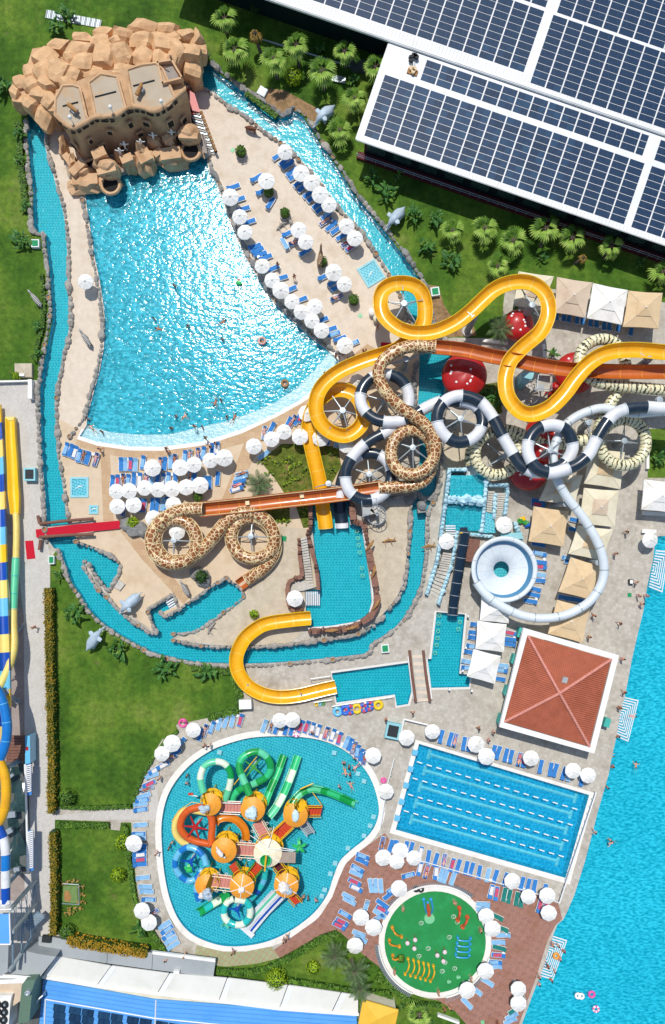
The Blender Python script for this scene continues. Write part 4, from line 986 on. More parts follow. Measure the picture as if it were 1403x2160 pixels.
def sweep_sections(root, pts, prof, sec, names, mats, step=.35, flange=None, flmat=None, widen=None, per=1):
    """a slide as a chain of sections; every section is a part of its own"""
    P, L = resample(pts, step); n = len(P); prof, closed = prof
    fr = []
    for i, p in enumerate(P):
        t = (P[min(i+1, n-1)] - P[max(i-1,0)]).normalized(); s_ = t.cross(Vector((0,0,1))).normalized(); fr.append((p, s_, s_.cross(t).normalized()))
    k = max(1, int(round(sec / step))); out = []; d = 0; idx = 0; m = len(prof)
    arc = [0]
    for i in range(m): a, b = prof[i], prof[(i+1) % m]; arc.append(arc[-1] + hypot(a[0]-b[0], a[1]-b[1]))
    while d < n - 1:
        e = min(n - 1, d + k)
        if n - 1 - e < k * .4: e = n - 1
        mb = MB(); mb.uv = []
        for i in range(d, e + 1):
            p, s_, u = fr[i]; wk = widen(i / (n - 1)) if widen else 1.0
            for j in range(m + 1):
                q = prof[j % m]; mb.v.append(tuple(p + s_ * q[0] * wk + u * q[1])); mb.uv.append((i * L / (n - 1), arc[j]))
        M = m + 1
        for i in range(e - d):
            for j in range(m): mb.f.append((i*M + j, (i+1)*M + j, (i+1)*M + j + 1, i*M + j + 1)); mb.m.append(0)
        nm = names[idx % len(names)]; mt = mats[idx % len(mats)]
        if not isinstance(mt, (list, tuple)): mt = [mt]
        if flange:
            r = flange
            for i in ((d, e) if idx == 0 else (e,)):
                p, s_, u = fr[i]; t = s_.cross(u); w2 = .05 if r > 0 else .028
                for sgn in (-1,1):
                    for j in range(m + 1):
                        q = prof[j % m]; k_ = 1 + r / max(.2, hypot(*q)); mb.v.append(tuple(p + s_ * q[0] * k_ + u * q[1] * k_ + t * w2 * sgn)); mb.uv.append((0,0))
                b0 = len(mb.v) - 2 * (m + 1)
                for j in range(m): mb.f.append((b0 + j, b0 + M + j, b0 + M + j + 1, b0 + j + 1)); mb.m.append(1)
                # side faces of the ring
            mt = list(mt)[:1] + [flmat]
        o = mb.build(nm, mt, root, smooth=True)
        out.append(o); d = e; idx += 1
    return fr
def lips(root, fr, r, z, rad, m, name='rim'):
    for sg in (-1,1): MB().tube([p + s_ * r * sg + u * z for p, s_, u in fr], rad, 5).build(name, m, root)
def column(px, py, ztop, r=.42, arms=(), label='', base=None, armz=None, hubr=.4, matn='column_grey', foot=True, group='steel columns that carry the slides'):
    """hub seen at (px,py,ztop); straight down unless a foot pixel is given; arms run out to ring points"""
    top = W(px, py, ztop); ft = Vector((top.x, top.y, 0)) if base is None else W(base[0], base[1],0)
    t = thing('slide_column', label, 'steel column', (ft.x, ft.y, 0), group)
    MB().tube([ft, ft.lerp(top, .97)],[r * 1.05, r],12).build('pole', G(matn), t)
    MB().lathe([(0,.12),(hubr, .1),(hubr, -.12),(0,-.14)],14, top).build('hub', G('steel'), t)
    if foot: MB().lathe([(0,.3),(r * 1.7,.25),(r * 1.9,0)],12, ft).build('footing', G('step_stone'), t)
    for a in arms:
        q = W(a[0], a[1],(armz if armz is not None else ztop + .2) - .75)
        mb = MB(); mb.tube([top + Vector((0,0,-.05)), q],[.11,.07],6); mb.tube([top + Vector((0,0,-1.3)), top.lerp(q, .75)],[.05,.04],5); mb.build('arm', G('steel'), t)
    return t
def ring_arms(cx, cy, r, n=5, a0=.3): return [(cx + r * cos(a0 + 2*pi*i/n), cy + r * sin(a0 + 2*pi*i/n)) for i in range(n)]

# big yellow trough -------------------------------------------------
Y = [(1500,748),(1450,745),(1403,743),(1360,739),(1327,738),(1290,742),(1262,753),(1240,769),(1225,785),(1212,801),(1196,824),(1178,844),(1162,858),(1141,869),(1118,874),(1098,868),(1081,852),(1070,832),(1066,808),(1068,785),(1076,762),(1088,747),(1104,731),(1122,716),(1138,702),(1150,683),(1157,660),(1156,637),(1149,619),(1137,606),(1120,597),(1100,594),(1080,596),(1060,602),(1040,613),(1018,633),(995,655),(970,675),(947,688),(925,697),(900,702),(870,702),(844,694),(822,679),(807,660),(802,636),(808,614),(824,601),(847,597),(870,601),(887,614),(895,635),(897,660),(893,682),(880,703),(860,722),(835,738),(810,747),(780,756),(748,768),(718,782),(692,801),(675,822),(667,845),(668,872),(681,897),(702,913),(728,919),(750,909),(764,892),(767,868),(757,843),(740,827),(718,822),(695,827),(672,845),(658,868),(652,893),(652,915),(656,938),(662,965),(668,990),(673,1012),(677,1040),(681,1070),(685,1095),(687,1115)]
Y = zfill(Y, 9.6,.35, {2: 9.2,13: 8.0,27: 7.0,40: 6.0,52: 5.0,63: 3.9,70: 3.1,79: 2.2,83: 1.3})
ys = thing('yellow_slide', 'long yellow open trough slide winding through two loops into the landing pool', 'water slide', W(687,1115))
yw = path_px(Y, 1.0)
fr = sweep_sections(ys, yw, prof_trough(.90,.07,9,180,.10),2.9,['trough_section'],[G('slide_yellow')], flange=-.02, flmat=G('slide_lemon'))
lips(ys, fr, .97,.02,.055, G('slide_sun'))
column(853,640,5.1,.5, ring_arms(851,648,45,5,.9), 'thick grey column with radial arms in the first loop of the yellow slide', armz=5.2)
column(1001,670,5.6,.42,[(985,657)], 'lone grey column standing on the lawn under the yellow slide', armz=6.2)
column(1123,643,6.3,.45,[(1150,685),(1140,612),(1095,602),(1157,650)], 'grey column with arms over the upper red mushroom', armz=6.4)
column(723,866,3.4,.42, ring_arms(718,872,40,6,.1), 'column with six pale arms in the lower loop of the yellow slide', armz=3.6)
column(1370,757,8.3,.45,[(1350,745)], 'slanted grey column under the yellow slide at the right edge', base=(1310,800), armz=8.9)

# lower yellow trough ------------------------------------------------
Y2 = [(655,1304),(630,1306),(604,1309),(575,1313),(553,1319),(535,1330),(518,1345),(507,1362),(500,1380),(498,1396),(501,1414),(509,1430),(522,1446),(540,1458),(560,1466),(582,1470),(606,1470),(635,1466),(660,1460),(685,1454),(708,1449)]
y2 = thing('yellow_chute', 'short wide yellow slide curving over the lazy river into the small lower pool', 'water slide', W(600,1400))
fr = sweep_sections(y2, path_px(zfill(Y2,2.1,.9),.95), prof_trough(.86,.08,9,165,.1),2.6,['trough_section'],[G('slide_yellow')], flange=-.02, flmat=G('slide_lemon'))
lips(y2, fr, .93,-.05,.06, G('slide_sun'))
for x, y in ((604,1309),(507,1362),(522,1446),(635,1466)):
    q = W(x, y, 1); MB().tube([(q.x, q.y, 0),(q.x, q.y, .6)],.16,8).build('leg', G('column_grey'), y2)

# giraffe slides -----------------------------------------------------
gs = thing('giraffe_slide', 'giraffe patterned tube slide with orange open stretches crossing the park', 'water slide', W(700,1000))
A1 = zfill([(1500,784),(1403,784),(1327,784),(1253,782),(1197,779),(1141,771),(1089,760),(1037,751),(984,739),(945,734),(912,731)],8.2,6.2)
fr = sweep_sections(gs, path_px(A1), prof_trough(.88,.07,9,180,.08),2.9,['trough_section'],[G('slide_orange')], flange=-.02, flmat=G('play_roof')); lips(gs, fr, .92,.03,.05, G('slide_orange'))
A2 = zfill([(918,732),(900,731),(878,730),(860,732),(844,737),(827,745),(813,757),(803,769),(799,784),(800,799),(805,812),(818,832),(835,850),(851,864),(868,875),(885,886),(900,899),(911,914),(917,931),(918,950),(913,970),(902,986),(887,997),(869,1001),(850,998),(836,988),(827,972),(825,953),(829,934),(840,919),(857,909),(876,908),(893,915),(906,929),(913,948),(914,970),(908,994),(895,1013),(876,1023),(858,1026),(840,1027),(800,1030)],6.2,3.2, {18: 5.2,29: 4.4,35: 3.8})
fr = sweep_sections(gs, path_px(A2), prof_tube(.84),2.5,['tube_section'],[G('giraffe')], flange=.07, flmat=G('slide_cream'), step=.3)
A3 = zfill([(806,1029),(760,1036),(700,1044),(640,1051),(577,1058),(510,1066),(440,1073),(422,1075)],3.2,2.9)
fr = sweep_sections(gs, path_px(A3), prof_trough(.95,.07,9,170,.08),2.75,['trough_section'],[G('slide_orange')], flange=-.02, flmat=G('play_roof')); lips(gs, fr, 1.0,.0,.05, G('slide_orange'))
for x, y in ((522,1061),(637,1046),(751,1036)):
    q = W(x, y, 2.4); MB().box(q, (.55,.55,.06),.1).build('patch_plate', G('slide_cream'), gs)
A4 = zfill([(428,1074),(410,1074),(393,1075),(372,1080),(352,1090),(335,1104),(323,1122),(319,1142),(323,1162),(334,1177),(352,1187),(371,1189),(391,1184),(406,1172),(414,1154),(414,1133),(405,1113),(389,1100),(368,1096),(348,1102),(333,1117),(328,1140),(334,1162),(350,1178),(372,1184),(395,1180),(414,1170),(430,1156),(446,1138),(462,1118),(476,1102),(494,1088),(515,1081),(537,1083),(556,1093),(571,1110),(579,1131),(577,1152),(566,1167),(549,1176),(530,1178),(512,1173),(498,1161),(489,1143),(489,1123),(498,1106),(514,1096),(535,1093),(555,1101),(571,1117),(580,1137),(581,1156),(575,1174),(563,1191),(548,1205),(532,1216),(520,1224)],2.9,.75, {11: 2.6,20: 2.3,32: 2.0,44: 1.5})
lips(gs, fr, .87,0,.05, G('slide_cream'))
fr = sweep_sections(gs, path_px(A4), prof_tube(.84),2.4,['tube_section'],[G('giraffe')], flange=.07, flmat=G('slide_cream'), step=.3)
lips(gs, fr, .87,0,.05, G('slide_cream'))
A5 = zfill([(528,1219),(515,1227),(503,1236)],.7,.35)
sweep_sections(gs, path_px(A5), prof_trough(.78,.07,9,170,.08),1.1,['chute_section'],[G('slide_orange')])
column(871,944,4.3,.42, ring_arms(871,953,40,6,.5), 'column with six white arms inside the upper giraffe ring', armz=4.4)
column(366,1140,2.2,.40, ring_arms(367,1142,42,4,0), 'short column with a white cross of arms in the left giraffe ring', armz=2.4)
column(529,1131,1.8,.40, ring_arms(533,1134,40,4,0), 'short column with a white cross of arms in the lower giraffe ring', armz=1.9)
column(857,757,4.8,.4,[(815,770),(905,742)], 'leaning grey column beside the giraffe tube entry', armz=5.6)
column(693,1020,2.6,.25,[(665,1028),(722,1030)], 'thin column carrying the orange trough over the planting bed', armz=2.6)

# black and white tube ----------------------------------------------
bs = thing('black_white_slide', 'black and white striped tube slide with four rings in the slide tangle', 'water slide', W(900,900))
B = [(1500,858),(1403,861),(1365,859),(1330,861),(1301,871),(1285,885),(1272,902),(1257,928),(1243,957),(1230,970),(1214,982),(1186,993),(1160,998),(1137,991),(1121,973),(1113,950),(1117,926),(1131,907),(1150,898),(1171,897),(1190,904),(1203,921),(1208,942),(1202,963),(1188,980),(1165,990),(1140,996),(1120,994),(1103,984),(1090,970),(1078,950),(1066,930),(1056,912),(1045,890),(1032,869),(1018,852),(1000,841),(978,835),(957,837),(938,847),(925,865),(922,888),(930,908),(946,925),(966,933),(986,930),(1004,919),(1015,903),(1018,885),(1012,866),(998,853),(978,847),(955,846),(930,847),(905,857),(885,868),(865,880),(845,888),(820,890),(795,886),(774,872),(762,852),(761,829),(772,808),(790,794),(812,789),(835,795),(852,809),(861,828),(862,850),(856,872),(845,892),(828,905),(808,915),(785,927),(765,941),(748,958),(736,977),(729,998),(731,1022),(742,1042),(762,1053),(785,1054),(808,1042),(822,1022),(826,998),(818,975),(800,960),(778,956),(756,962),(738,978),(726,1000),(719,1025),(718,1050)]
B = zfill(B, 9.0,1.6, {15: 7.6,27: 6.6,44: 5.6,52: 5.0,60: 4.4,70: 3.8,79: 3.1,87: 2.3})
sweep_sections(bs, path_px(B), prof_tube(.80),2.65,['tube_section'],[G('slide_white'), G('slide_black')], flange=.10, flmat=G('slide_ice'), step=.3)
B2 = zfill([(717,1050),(717,1075),(720,1095),(721,1114)],1.5,.35)
sweep_sections(bs, path_px(B2), prof_trough(.82,.07,9,175,.1),1.6,['chute_section'],[G('slide_black'), G('slide_black'), G('slide_white')])
column(972,883,5.4,.42, ring_arms(970,890,42,5,.2), 'column with arms in the right-hand upper black and white ring', armz=5.5)
column(1161,950,7.0,.5, ring_arms(1160,948,42,6,.4), 'thick grey column in the largest black and white ring by the red mushroom', armz=7.0)
column(812,845,3.8,.4, ring_arms(812,845,44,5,.9), 'column inside the upper left black and white ring', armz=4.0)
column(779,1000,2.6,.4, ring_arms(778,1005,40,6,1.5), 'column with six thin arms in the lowest black and white ring', armz=2.7)
column(1391,843,8.0,.5,[(1370,862)], 'grey column with round cap below the black and white tube at the right edge', base=(1375,868), armz=8.2)
# tiger tube ----------------------------------------------------------
ts = thing('tiger_slide', 'cream tube slide with dark tiger stripes winding under the other slides', 'water slide', W(1100,900))
T = [(1500,832),(1403,823),(1346,818),(1310,815),(1270,809),(1246,799),(1229,783),(1222,762),(1226,741),(1240,726),(1260,717),(1284,718),(1304,731),(1316,751),(1320,775),(1316,800),(1305,825),(1290,848),(1275,872),(1266,895),(1262,920),(1267,947),(1282,969),(1305,981),(1330,979),(1350,966),(1361,945),(1361,920),(1350,899),(1330,887),(1306,886),(1285,896),(1268,913),(1248,925),(1223,930),(1195,936),(1165,938),(1138,932),(1112,921),(1088,911),(1062,906),(1037,911),(1017,923),(1005,942),(1003,965),(1012,985),(1030,998),(1052,1001),(1074,993),(1090,977),(1096,956),(1091,934),(1075,918),(1053,911),(1028,914),(1010,925),(997,942),(992,960),(994,980)]
T = zfill(T, 6.6,1.7, {16: 5.0,32: 4.0,44: 3.2,53: 2.4})
sweep_sections(ts, path_px(T), prof_tube(.76),2.6,['tube_section'],[G('tiger')], flange=.07, flmat=G('slide_cream'), step=.3)
sweep_sections(ts, path_px([(994,976,1.7),(995,988,1.6),(996,1008,1.5)]), prof_trough(.68,.07,9,175,.1),2,['chute_section'],[G('slide_white')])
column(1317,930,3.8,.4, ring_arms(1313,933,42,4,.1), 'column with four arms inside the right tiger striped ring', armz=4.0)
column(1064,963,3.0,.4, ring_arms(1050,955,40,4,.7), 'leaning column inside the left tiger striped ring', base=(1040,975), armz=3.2)
# white racer into the bowl ------------------------------------------
ws = thing('white_tube_slide', 'pale blue-white tube slide sweeping over the square shades into the big bowl', 'water slide', W(1150,1150))
Wp = zfill([(1500,872),(1403,868),(1345,872),(1300,866),(1270,861),(1240,868),(1214,880),(1193,897),(1178,920),(1168,950),(1168,980),(1175,1011),(1187,1034),(1200,1054),(1216,1074),(1230,1092),(1244,1114),(1257,1137),(1267,1160),(1273,1184),(1274,1209),(1268,1233),(1256,1254),(1240,1272),(1218,1286),(1194,1297),(1166,1303),(1134,1304),(1105,1299),(1080,1290),(1055,1277),(1034,1262),(1017,1245),(1005,1228)],7.0,3.6, {10: 5.8,20: 4.8})
sweep_sections(ws, path_px(Wp), prof_tube(.60),3.0,['tube_section'],[G('slide_ice')], flange=.05, flmat=G('steel'))
column(1194,1063,4.9,.35,[(1200,1054)], 'grey column under the pale tube slide between the cream shades', base=(1165,1066), armz=5.0)
column(1262,1187,4.4,.3,[(1272,1190)], 'grey strut column at the far bend of the pale tube slide', base=(1238,1182), armz=4.6)
column(1242,891,5.6,.5,[(1262,868),(1215,880),(1245,930)], 'grey column with round top between the tiger ring and black and white ring', base=(1225,905), armz=5.8)
# the bowl -------------------------------------------------------------
bc = W(1063,1201,3.4); bc.z = 0
bw = thing('slide_bowl', 'huge pale blue round slide bowl with a dark central drain hole', 'slide bowl', bc)
k = 64
MB().lathe([(4.45,3.5),(4.5,3.75),(4.35,3.85),(3.9,3.8),(3.85,3.6)], k, bc).build('rim', G('slide_ice'), bw, smooth=True)
MB().lathe([(3.86,3.7),(3.75,2.9),(3.5,2.62)], k, bc).build('inner_wall', G('bowl_blue'), bw, smooth=True)
MB().lathe([(3.5,2.62),(2.4,2.35),(1.12,2.05),(1.08,1.7)], k, bc).build('bowl_floor', G('slide_ice'), bw, smooth=True)
MB().lathe([(4.45,3.5),(4.2,2.4),(2.6,1.9),(1.1,1.6)],40, bc).build('shell', G('slide_ice'), bw, smooth=True)
for i in range(16):
    a = 2*pi*i/16 + .1; MB().tube([bc + Vector((1.15*cos(a),1.15*sin(a),2.09)), bc + Vector((3.45*cos(a),3.45*sin(a),2.64))],.022,4).build('seam', G('slide_white'), bw)
    if i % 2: MB().box(bc + Vector((4.2*cos(a),4.2*sin(a),3.86)),(.75,.05,.06), a).build('rim_joint', G('steel'), bw)
kind(tag(MB().lathe([(0,.04),(1.7,.04)],24, bc).build('drain_pool', G('river_floor'), None, bc), 'small round catch pool under the drain hole of the slide bowl', 'pool'), 'thing')
for i in range(5):
    a = 2*pi*i/5; MB().tube([bc + Vector((3.2*cos(a),3.2*sin(a),0)), bc + Vector((3.6*cos(a),3.6*sin(a),2.2))],.16,8).build('leg', G('column_grey'), bw)
# navy tube -------------------------------------------------------------
ns = thing('navy_tube_slide', 'straight dark navy tube slide running down into the small right pool', 'water slide', W(960,1200))
sweep_sections(ns, path_px(zfill([(981,1122),(975,1160),(969,1195),(962,1240),(957,1275),(955,1297)],2.5,.55)), prof_tube(.72),1.75,['tube_section'],[G('slide_navy')], flange=.08, flmat=G('column_grey'))
MB().box(W(978,1118,2.6),(1.0,.7,.7)).build('entry_hood', G('slide_navy'), ns)
MB().box(W(978,1124,3.0),(1.1,.12,.15)).build('entry_bar', G('slide_sun'), ns)
q = MB().prism([W(x, y, 2).to_2d() for x, y in [(988,1135),(1014,1139),(1006,1187),(980,1183)]],0,1.9).build('machine_deck', G('wood_brown'), None, W(997,1160)); tag(q, 'brown machine deck between the navy tube and the bowl', 'deck')
# left edge racing slides --------------------------------------------
r1 = thing('racing_slide', 'striped blue and yellow racing slide running down the left edge', 'water slide', W(5,1200))
R1 = zfill([(-8,855),(-5,900),(-2,960),(0,1020),(2,1080),(3,1140),(5,1200),(7,1260),(9,1320),(11,1380),(12,1440),(12,1500),(12,1560)],.5,5.0)
sweep_sections(r1, path_px(R1), prof_flat(1.5,.4),2.35,['lane_section'],[G('slide_sun'), G('tube_deep'), G('slide_lemon'), G('tube_sky'), G('tube_deep'), G('slide_lemon'), G('tube_deep'), G('tube_sky')])
r2 = thing('yellow_green_slide', 'pale yellow tube slide with a mint stretch ending in a long yellow trough', 'water slide', W(30,1000))
sweep_sections(r2, path_px(zfill([(24,884),(26,930),(29,980),(31,1030),(33,1062),(34,1085)],.4,.9)), prof_flat(1.35,.55,.12),4.3,['trough_section'],[G('slide_sun')], widen=lambda t: .95 + .25 * t if t < .8 else 1.15 - .3 * (t - .8) / .2)
MB().box(W(23,884,.5),(1.3,.5,.7),0).build('end_wall', G('slide_lemon'), r2)
sweep_sections(r2, path_px(zfill([(34,1083),(35,1110),(35,1140),(34,1178)],.9,1.3)), prof_tube(.45),2.4,['tube_section'],[G('slide_lemon')], flange=.04, flmat=G('slide_lemon'))
sweep_sections(r2, path_px(zfill([(34,1178),(32,1210),(30,1245),(28,1285)],1.3,2.2)), prof_tube(.52),2.4,['tube_section'],[G('tube_mint')], flange=.05, flmat=G('tube_aqua'))
sweep_sections(r2, path_px(zfill([(28,1285),(28,1320),(30,1350),(28,1375),(21,1400),(11,1425),(0,1447),(-15,1470)],2.2,4.6)), prof_tube(.52),2.3,['tube_section'],[G('slide_lemon')], flange=.05, flmat=G('slide_lemon'))
r3 = thing('blue_yellow_tube_slide', 'blue tube slide turning yellow then white and blue on the lower left edge', 'water slide', W(10,1650))
sweep_sections(r3, path_px(zfill([(-10,1450),(2,1470),(11,1500),(15,1530),(13,1560),(6,1585),(-4,1610)],6,6.3)), prof_tube(.62),2.4,['tube_section'],[G('tube_blue')], flange=.05, flmat=G('tube_sky'))
sweep_sections(r3, path_px(zfill([(-8,1592),(3,1615),(11,1640),(13,1670),(11,1700),(3,1725),(-10,1745)],6.3,6.6)), prof_tube(.62),2.4,['tube_section'],[G('slide_yellow')], flange=.05, flmat=G('slide_sun'))
sweep_sections(r3, path_px(zfill([(-8,1738),(2,1755),(9,1775),(12,1800),(12,1830),(12,1860),(12,1905)],6.6,7.4)), prof_tube(.58),2.1,['tube_section'],[G('tube_deep'), G('slide_white'), G('tube_blue'), G('slide_white')], flange=.05, flmat=G('slide_white'))
column(14,1460,4.6,.22,[], 'slanting blue-footed strut under the left edge slides', base=(37,1479), matn='steel_blue')
column(16,1620,5.5,.3,[], 'slanting grey strut column over the brown deck at the left edge', base=(48,1600), matn='steel_blue')
column(12,1870,6.5,.3,[], 'slanting grey strut above the stair tower at the left edge', base=(40,1838), matn='steel_blue')
column(28,1345,2.4,.12,[], 'thin post with bracket beside the pale yellow tube', base=(50,1317), matn='steel_blue')
column(4,1412,3.8,.2,[(-10,1425)], 'strut crossing beneath the pale yellow tube', base=(30,1395), matn='steel_blue')

# ------------------------------------------------------------------ simulated-wave hall at the left edge
gh = thing('wave_hall', 'low wave-ride building with dark glass roof, brown deck and striped blue side awning', 'building', W(40,1700))
MB().prism([W(x, y, 1.2).to_2d() for x, y in [(-40,1612),(52,1612),(56,1850),(-40,1850)]],0,.2).build('basin', G('gravel_dark'), gh)
for i in range(9):
    y = 1552 + i * 6.2; MB().prism([W(x, yy, 1.6).to_2d() for x, yy in [(14, y),(52, y),(52, y + 5.4),(12, y + 5.4)]],1.3,1.6).build('deck_board', G('wood_brown'), gh)
mb = MB(); mb.prism([W(x, y, 2.4).to_2d() for x, y in [(53,1553),(63,1552),(64,1610),(53,1612)]],.5,2.4); mb.build('side_wall', G('tube_sky'), gh)
MB().box(W(57,1579,2.45),(.35,.5,.04)).build('sign_mark', G('red_paint'), gh)
for (y0, y1, x0, x1) in ((1612,1672,52,66),(1752,1832,56,70)):
    n_ = int((y1 - y0) / 4.2)
    for i in range(n_):
        y = y0 + i * 4.2; MB().prism([W(x, yy, 2.4).to_2d() for x, yy in [(x0, y + 4),(x1, y),(x1, y + 2.4),(x0, y + 6.4)]],2.25,2.4).build('awning_slat', G('white_paint'), gh)
    MB().prism([W(x, yy, 2.1).to_2d() for x, yy in [(x0, y0),(x1, y0),(x1 + 1, y1 + 4),(x0 + 1, y1 + 8)]],1.9,2.1).build('awning_bed', G('blue_panel'), gh)
mb = MB(); mb.tube([W(53,1612,2.3), W(55,1680,2.3), W(57,1750,2.3), W(60,1840,2.3)],.16,6); mb.build('edge_beam', G('white_paint'), gh)
gl = MB(); nx_, ny_ = 12,22
for i in range(nx_ + 1):
    for j in range(ny_ + 1):
        q = W(16 + 37 * i / nx_, 1620 + 215 * j / ny_, 1.0); gl.v.append((q.x, q.y, .5 + .5 * sin(j * .7) * cos(i * .35) + .3 * noise.noise(Vector((i * .3, j * .3,0)))))
for i in range(nx_):
    for j in range(ny_): a = i * (ny_ + 1) + j; gl.f.append((a, a + 1, a + ny_ + 2, a + ny_ + 1)); gl.m.append(0)
gl.build('glass_sheet', G('glass_dark'), gh, smooth=True)
for (x, y, w_, h_, rz) in ((24,1718,1.2,.8,.1),(15,1755,1.6,.7,.5),(36,1833,.8,.5,.1),(20,1640,1.5,.4,.7)): MB().box(W(x, y, 1.7),(w_, h_, .4), rz).build('equipment_box', G('steel'), gh)
# stair tower
tw = thing('slide_tower', 'steel lattice stair tower with a blue platform in the lower left corner', 'tower', W(20,1960))
MB().prism([W(x, y, 7).to_2d() for x, y in [(-60,1929),(20,1928),(21,1990),(-60,1992)]],6.9,7.0).build('platform', G('blue_roof'), tw)
mb = MB(); zz = 7.3
for a, b_ in (((20,1926),(22,1992)),((-30,1992),(22,1992)),((-30,1918),(24,1918))): mb.tube([W(*a, zz), W(*b_, zz)],.1,5)
mb.build('railing', G('white_paint'), tw)
for a, za, b_, zb, r_ in (((22,1918),7.2,(74,1858),.4,.30),((26,1966),7.0,(76,1905),.4,.28),((20,2048),5.5,(72,1972),.5,.26),((27,1970),6,(27,2036),6,.12),((46,1946),3.5,(46,2010),3.5,.12),((65,1925),2,(65,1984),2,.1),((45,2010),4,(75,1960),1,.14),((74,1858),.4,(70,1895),.4,.08)):
    MB().tube([W(*a, za), W(*b_, zb)], r_, 8).build('beam', G('steel_blue' if r_ < .2 else 'steel'), tw)
for i in range(10):
    t = i / 9; a = W(22,1918,6.9).lerp(W(74,1858,.4), t); b_ = W(26,1966,6.7).lerp(W(76,1905,.4), min(1, t + (.1 if i % 2 else -.08)) if t > 0 else 0)
    MB().tube([a, b_],.06,5).build('brace', G('steel'), tw)
for i in range(9):
    t = i / 9; a = W(34,1938,5).lerp(W(70,1900,.5), t); MB().tube([a, a + Vector((U(-.6,.6),-3.2 + U(-.6,.6), U(-1,.5)))],.06,5).build('brace', G('steel_blue'), tw)
MB().prism([W(x, y, 2).to_2d() for x, y in [(80,1922),(95,1935),(63,1965),(50,1950)]],1.9,2.0).build('stair_flight', G('steel_blue'), tw)
for i in range(9):
    t = (i + .5) / 9; a = W(87,1928,2.05).lerp(W(57,1957,2.05), t); MB().box(a, (.08,1.3,.06), atan2(1,1) + pi / 2 * 0 - .8 + pi/2).build('tread', G('steel'), tw)
MB().prism([W(x, y, 5).to_2d() for x, y in [(-30,1995),(18,1995),(16,2050),(4,2058),(-30,2058)]],4.9,5.0).build('lower_platform', G('grey_roof'), tw)
mb = MB();
for i, (x, y) in enumerate(((4,1904),(10,1902),(16,1905),(8,1908))): mb.blob(W(x, y, 7.6),(.5,.5,.4),1,.2,1, i)
mb.build('foam_bag', G('white_paint'), tw)
# ------------------------------------------------------------------ boulder kerbs along the river and wave pool
def rock_mesh(seed, m, amp=.3, el=1.25):
    mb = MB(); mb.blob((0,0,.12),(.50 * el, .40,.42),2 if seed % 3 == 0 else 1, amp * .6,1.3, seed * 5 + 1, flat=-.35)
    return mb.mesh('boulder', m)
RK = [rock_mesh(i, G('boulder_grey')) for i in range(6)]; RKD = [rock_mesh(i + 10, G('boulder_dark')) for i in range(6)]
def hollow_mesh():
    mb = MB(); mb.lathe([(.52,-.1),(.50,.35),(.34,.46),(.26,.30),(0,.26)],9, mf=lambda i, j: 1 if i >= 3 else 0); return mb.mesh('planter_boulder', [G('boulder_grey'), G('log_wood')])
RKH = hollow_mesh()
def rock_line(label, pts, spacing=12.5, size=1.0, dark=False, outward=3.0, seed=1, hollow=.09):
    rnd = random.Random(seed); P, L = resample([(x, y, 0) for x, y in pts], spacing)
    o0 = W(P[0].x, P[0].y); t = thing('boulder_kerb', label, 'rock kerb', o0)
    for i, p in enumerate(P):
        a = P[max(0, i-1)]; b = P[min(len(P)-1, i+1)]; d = (b - a); d = d.normalized() if d.length else Vector((1,0,0))
        q = W(p.x + -d.y * outward + rnd.uniform(-1,1), p.y + d.x * outward + rnd.uniform(-1,1)) - o0
        s = size * rnd.uniform(.62,1.32); ang = atan2(-d.y, d.x)
        if rnd.random() < hollow: free('boulder', RKH, t, q, (0,0, ang),(s * .85, s * .7, s))
        else: free('boulder', rnd.choice(RKD if (dark and rnd.random() < .7) else RK), t, q, (0,0, ang + rnd.uniform(-.25,.25) + (pi if rnd.random() < .5 else 0)),(s * rnd.uniform(.8,1.1), s * rnd.uniform(.75,1.1), s * rnd.uniform(.8,1.25)))
    return t
rock_line('grey boulder kerb on the outer side of the left river arm', RIVL_L[1:],12.5,.95, False, 4,1)
rock_line('grey boulder kerb between the left river arm and the sandy strip', list(reversed(RIVL_R))[1:-1],12.5,.95, False, -4,2)
rock_line('grey boulder kerb around the outer curve of the lower river from the red bridge', OUT_B[2:28],13,.95, False, 4,3)
rock_line('grey boulder kerb on the right outer bank of the lower river', OUT_B[25:42],12,.95, False, 4,4)
rock_line('grey boulder kerb along the long island side of the lower river', IN_B[13:25],12,.95, False, -3,5)
rock_line('grey boulder kerb on the right channel inner bank beside the plaster garden', IN_B[3:13],12.5,.9, False, -3,6)
rock_line('grey boulder kerb round the giraffe slide landing channel', IN_B[25:41],11,.85, False, -3,7)
rock_line('grey boulder kerb of the pointed peninsula and the small lagoon', IN_B[41:],11,.85, False, -2.5,8)
rock_line('dark grey stepped boulder kerb along the upper bank of the right river arm', RIVR_O[1:26],13.5,1.0, True, -5,9)
rock_line('grey boulder kerb between the right river arm and the beach', RIVR_I[1:],13,.95, False, -5,10)
WL = [(176,402),(185,451),(193,496),(200,544),(209,585),(217,633),(222,680),(219,735),(210,783),(195,838),(183,882),(168,905),(152,925)]
rock_line('grey boulder kerb on the left side of the wave pool', WL, 11,.9, False, 5,11)
WR = [(433,315),(441,363),(455,383),(470,422),(480,455),(498,499),(519,544),(543,585),(567,626),(597,660),(632,691),(662,718),(700,745),(722,752)]
rock_line('grey boulder kerb on the right side of the wave pool below the parasols', WR, 11.5,1.0, True, -6,12)
rock_line('dark rock pile beside the waterfall at the head of the right channel', [(820,1052),(845,1048),(866,1056),(876,1040),(890,1050),(905,1052),(920,1040),(930,1022)],9,1.25, True, 0,13,0)
rock_line('dark rock pile bordering the shaded river under the striped rings', [(880,770),(874,800),(880,840),(878,880),(880,930)],14,1.1, True, 2,14,0)
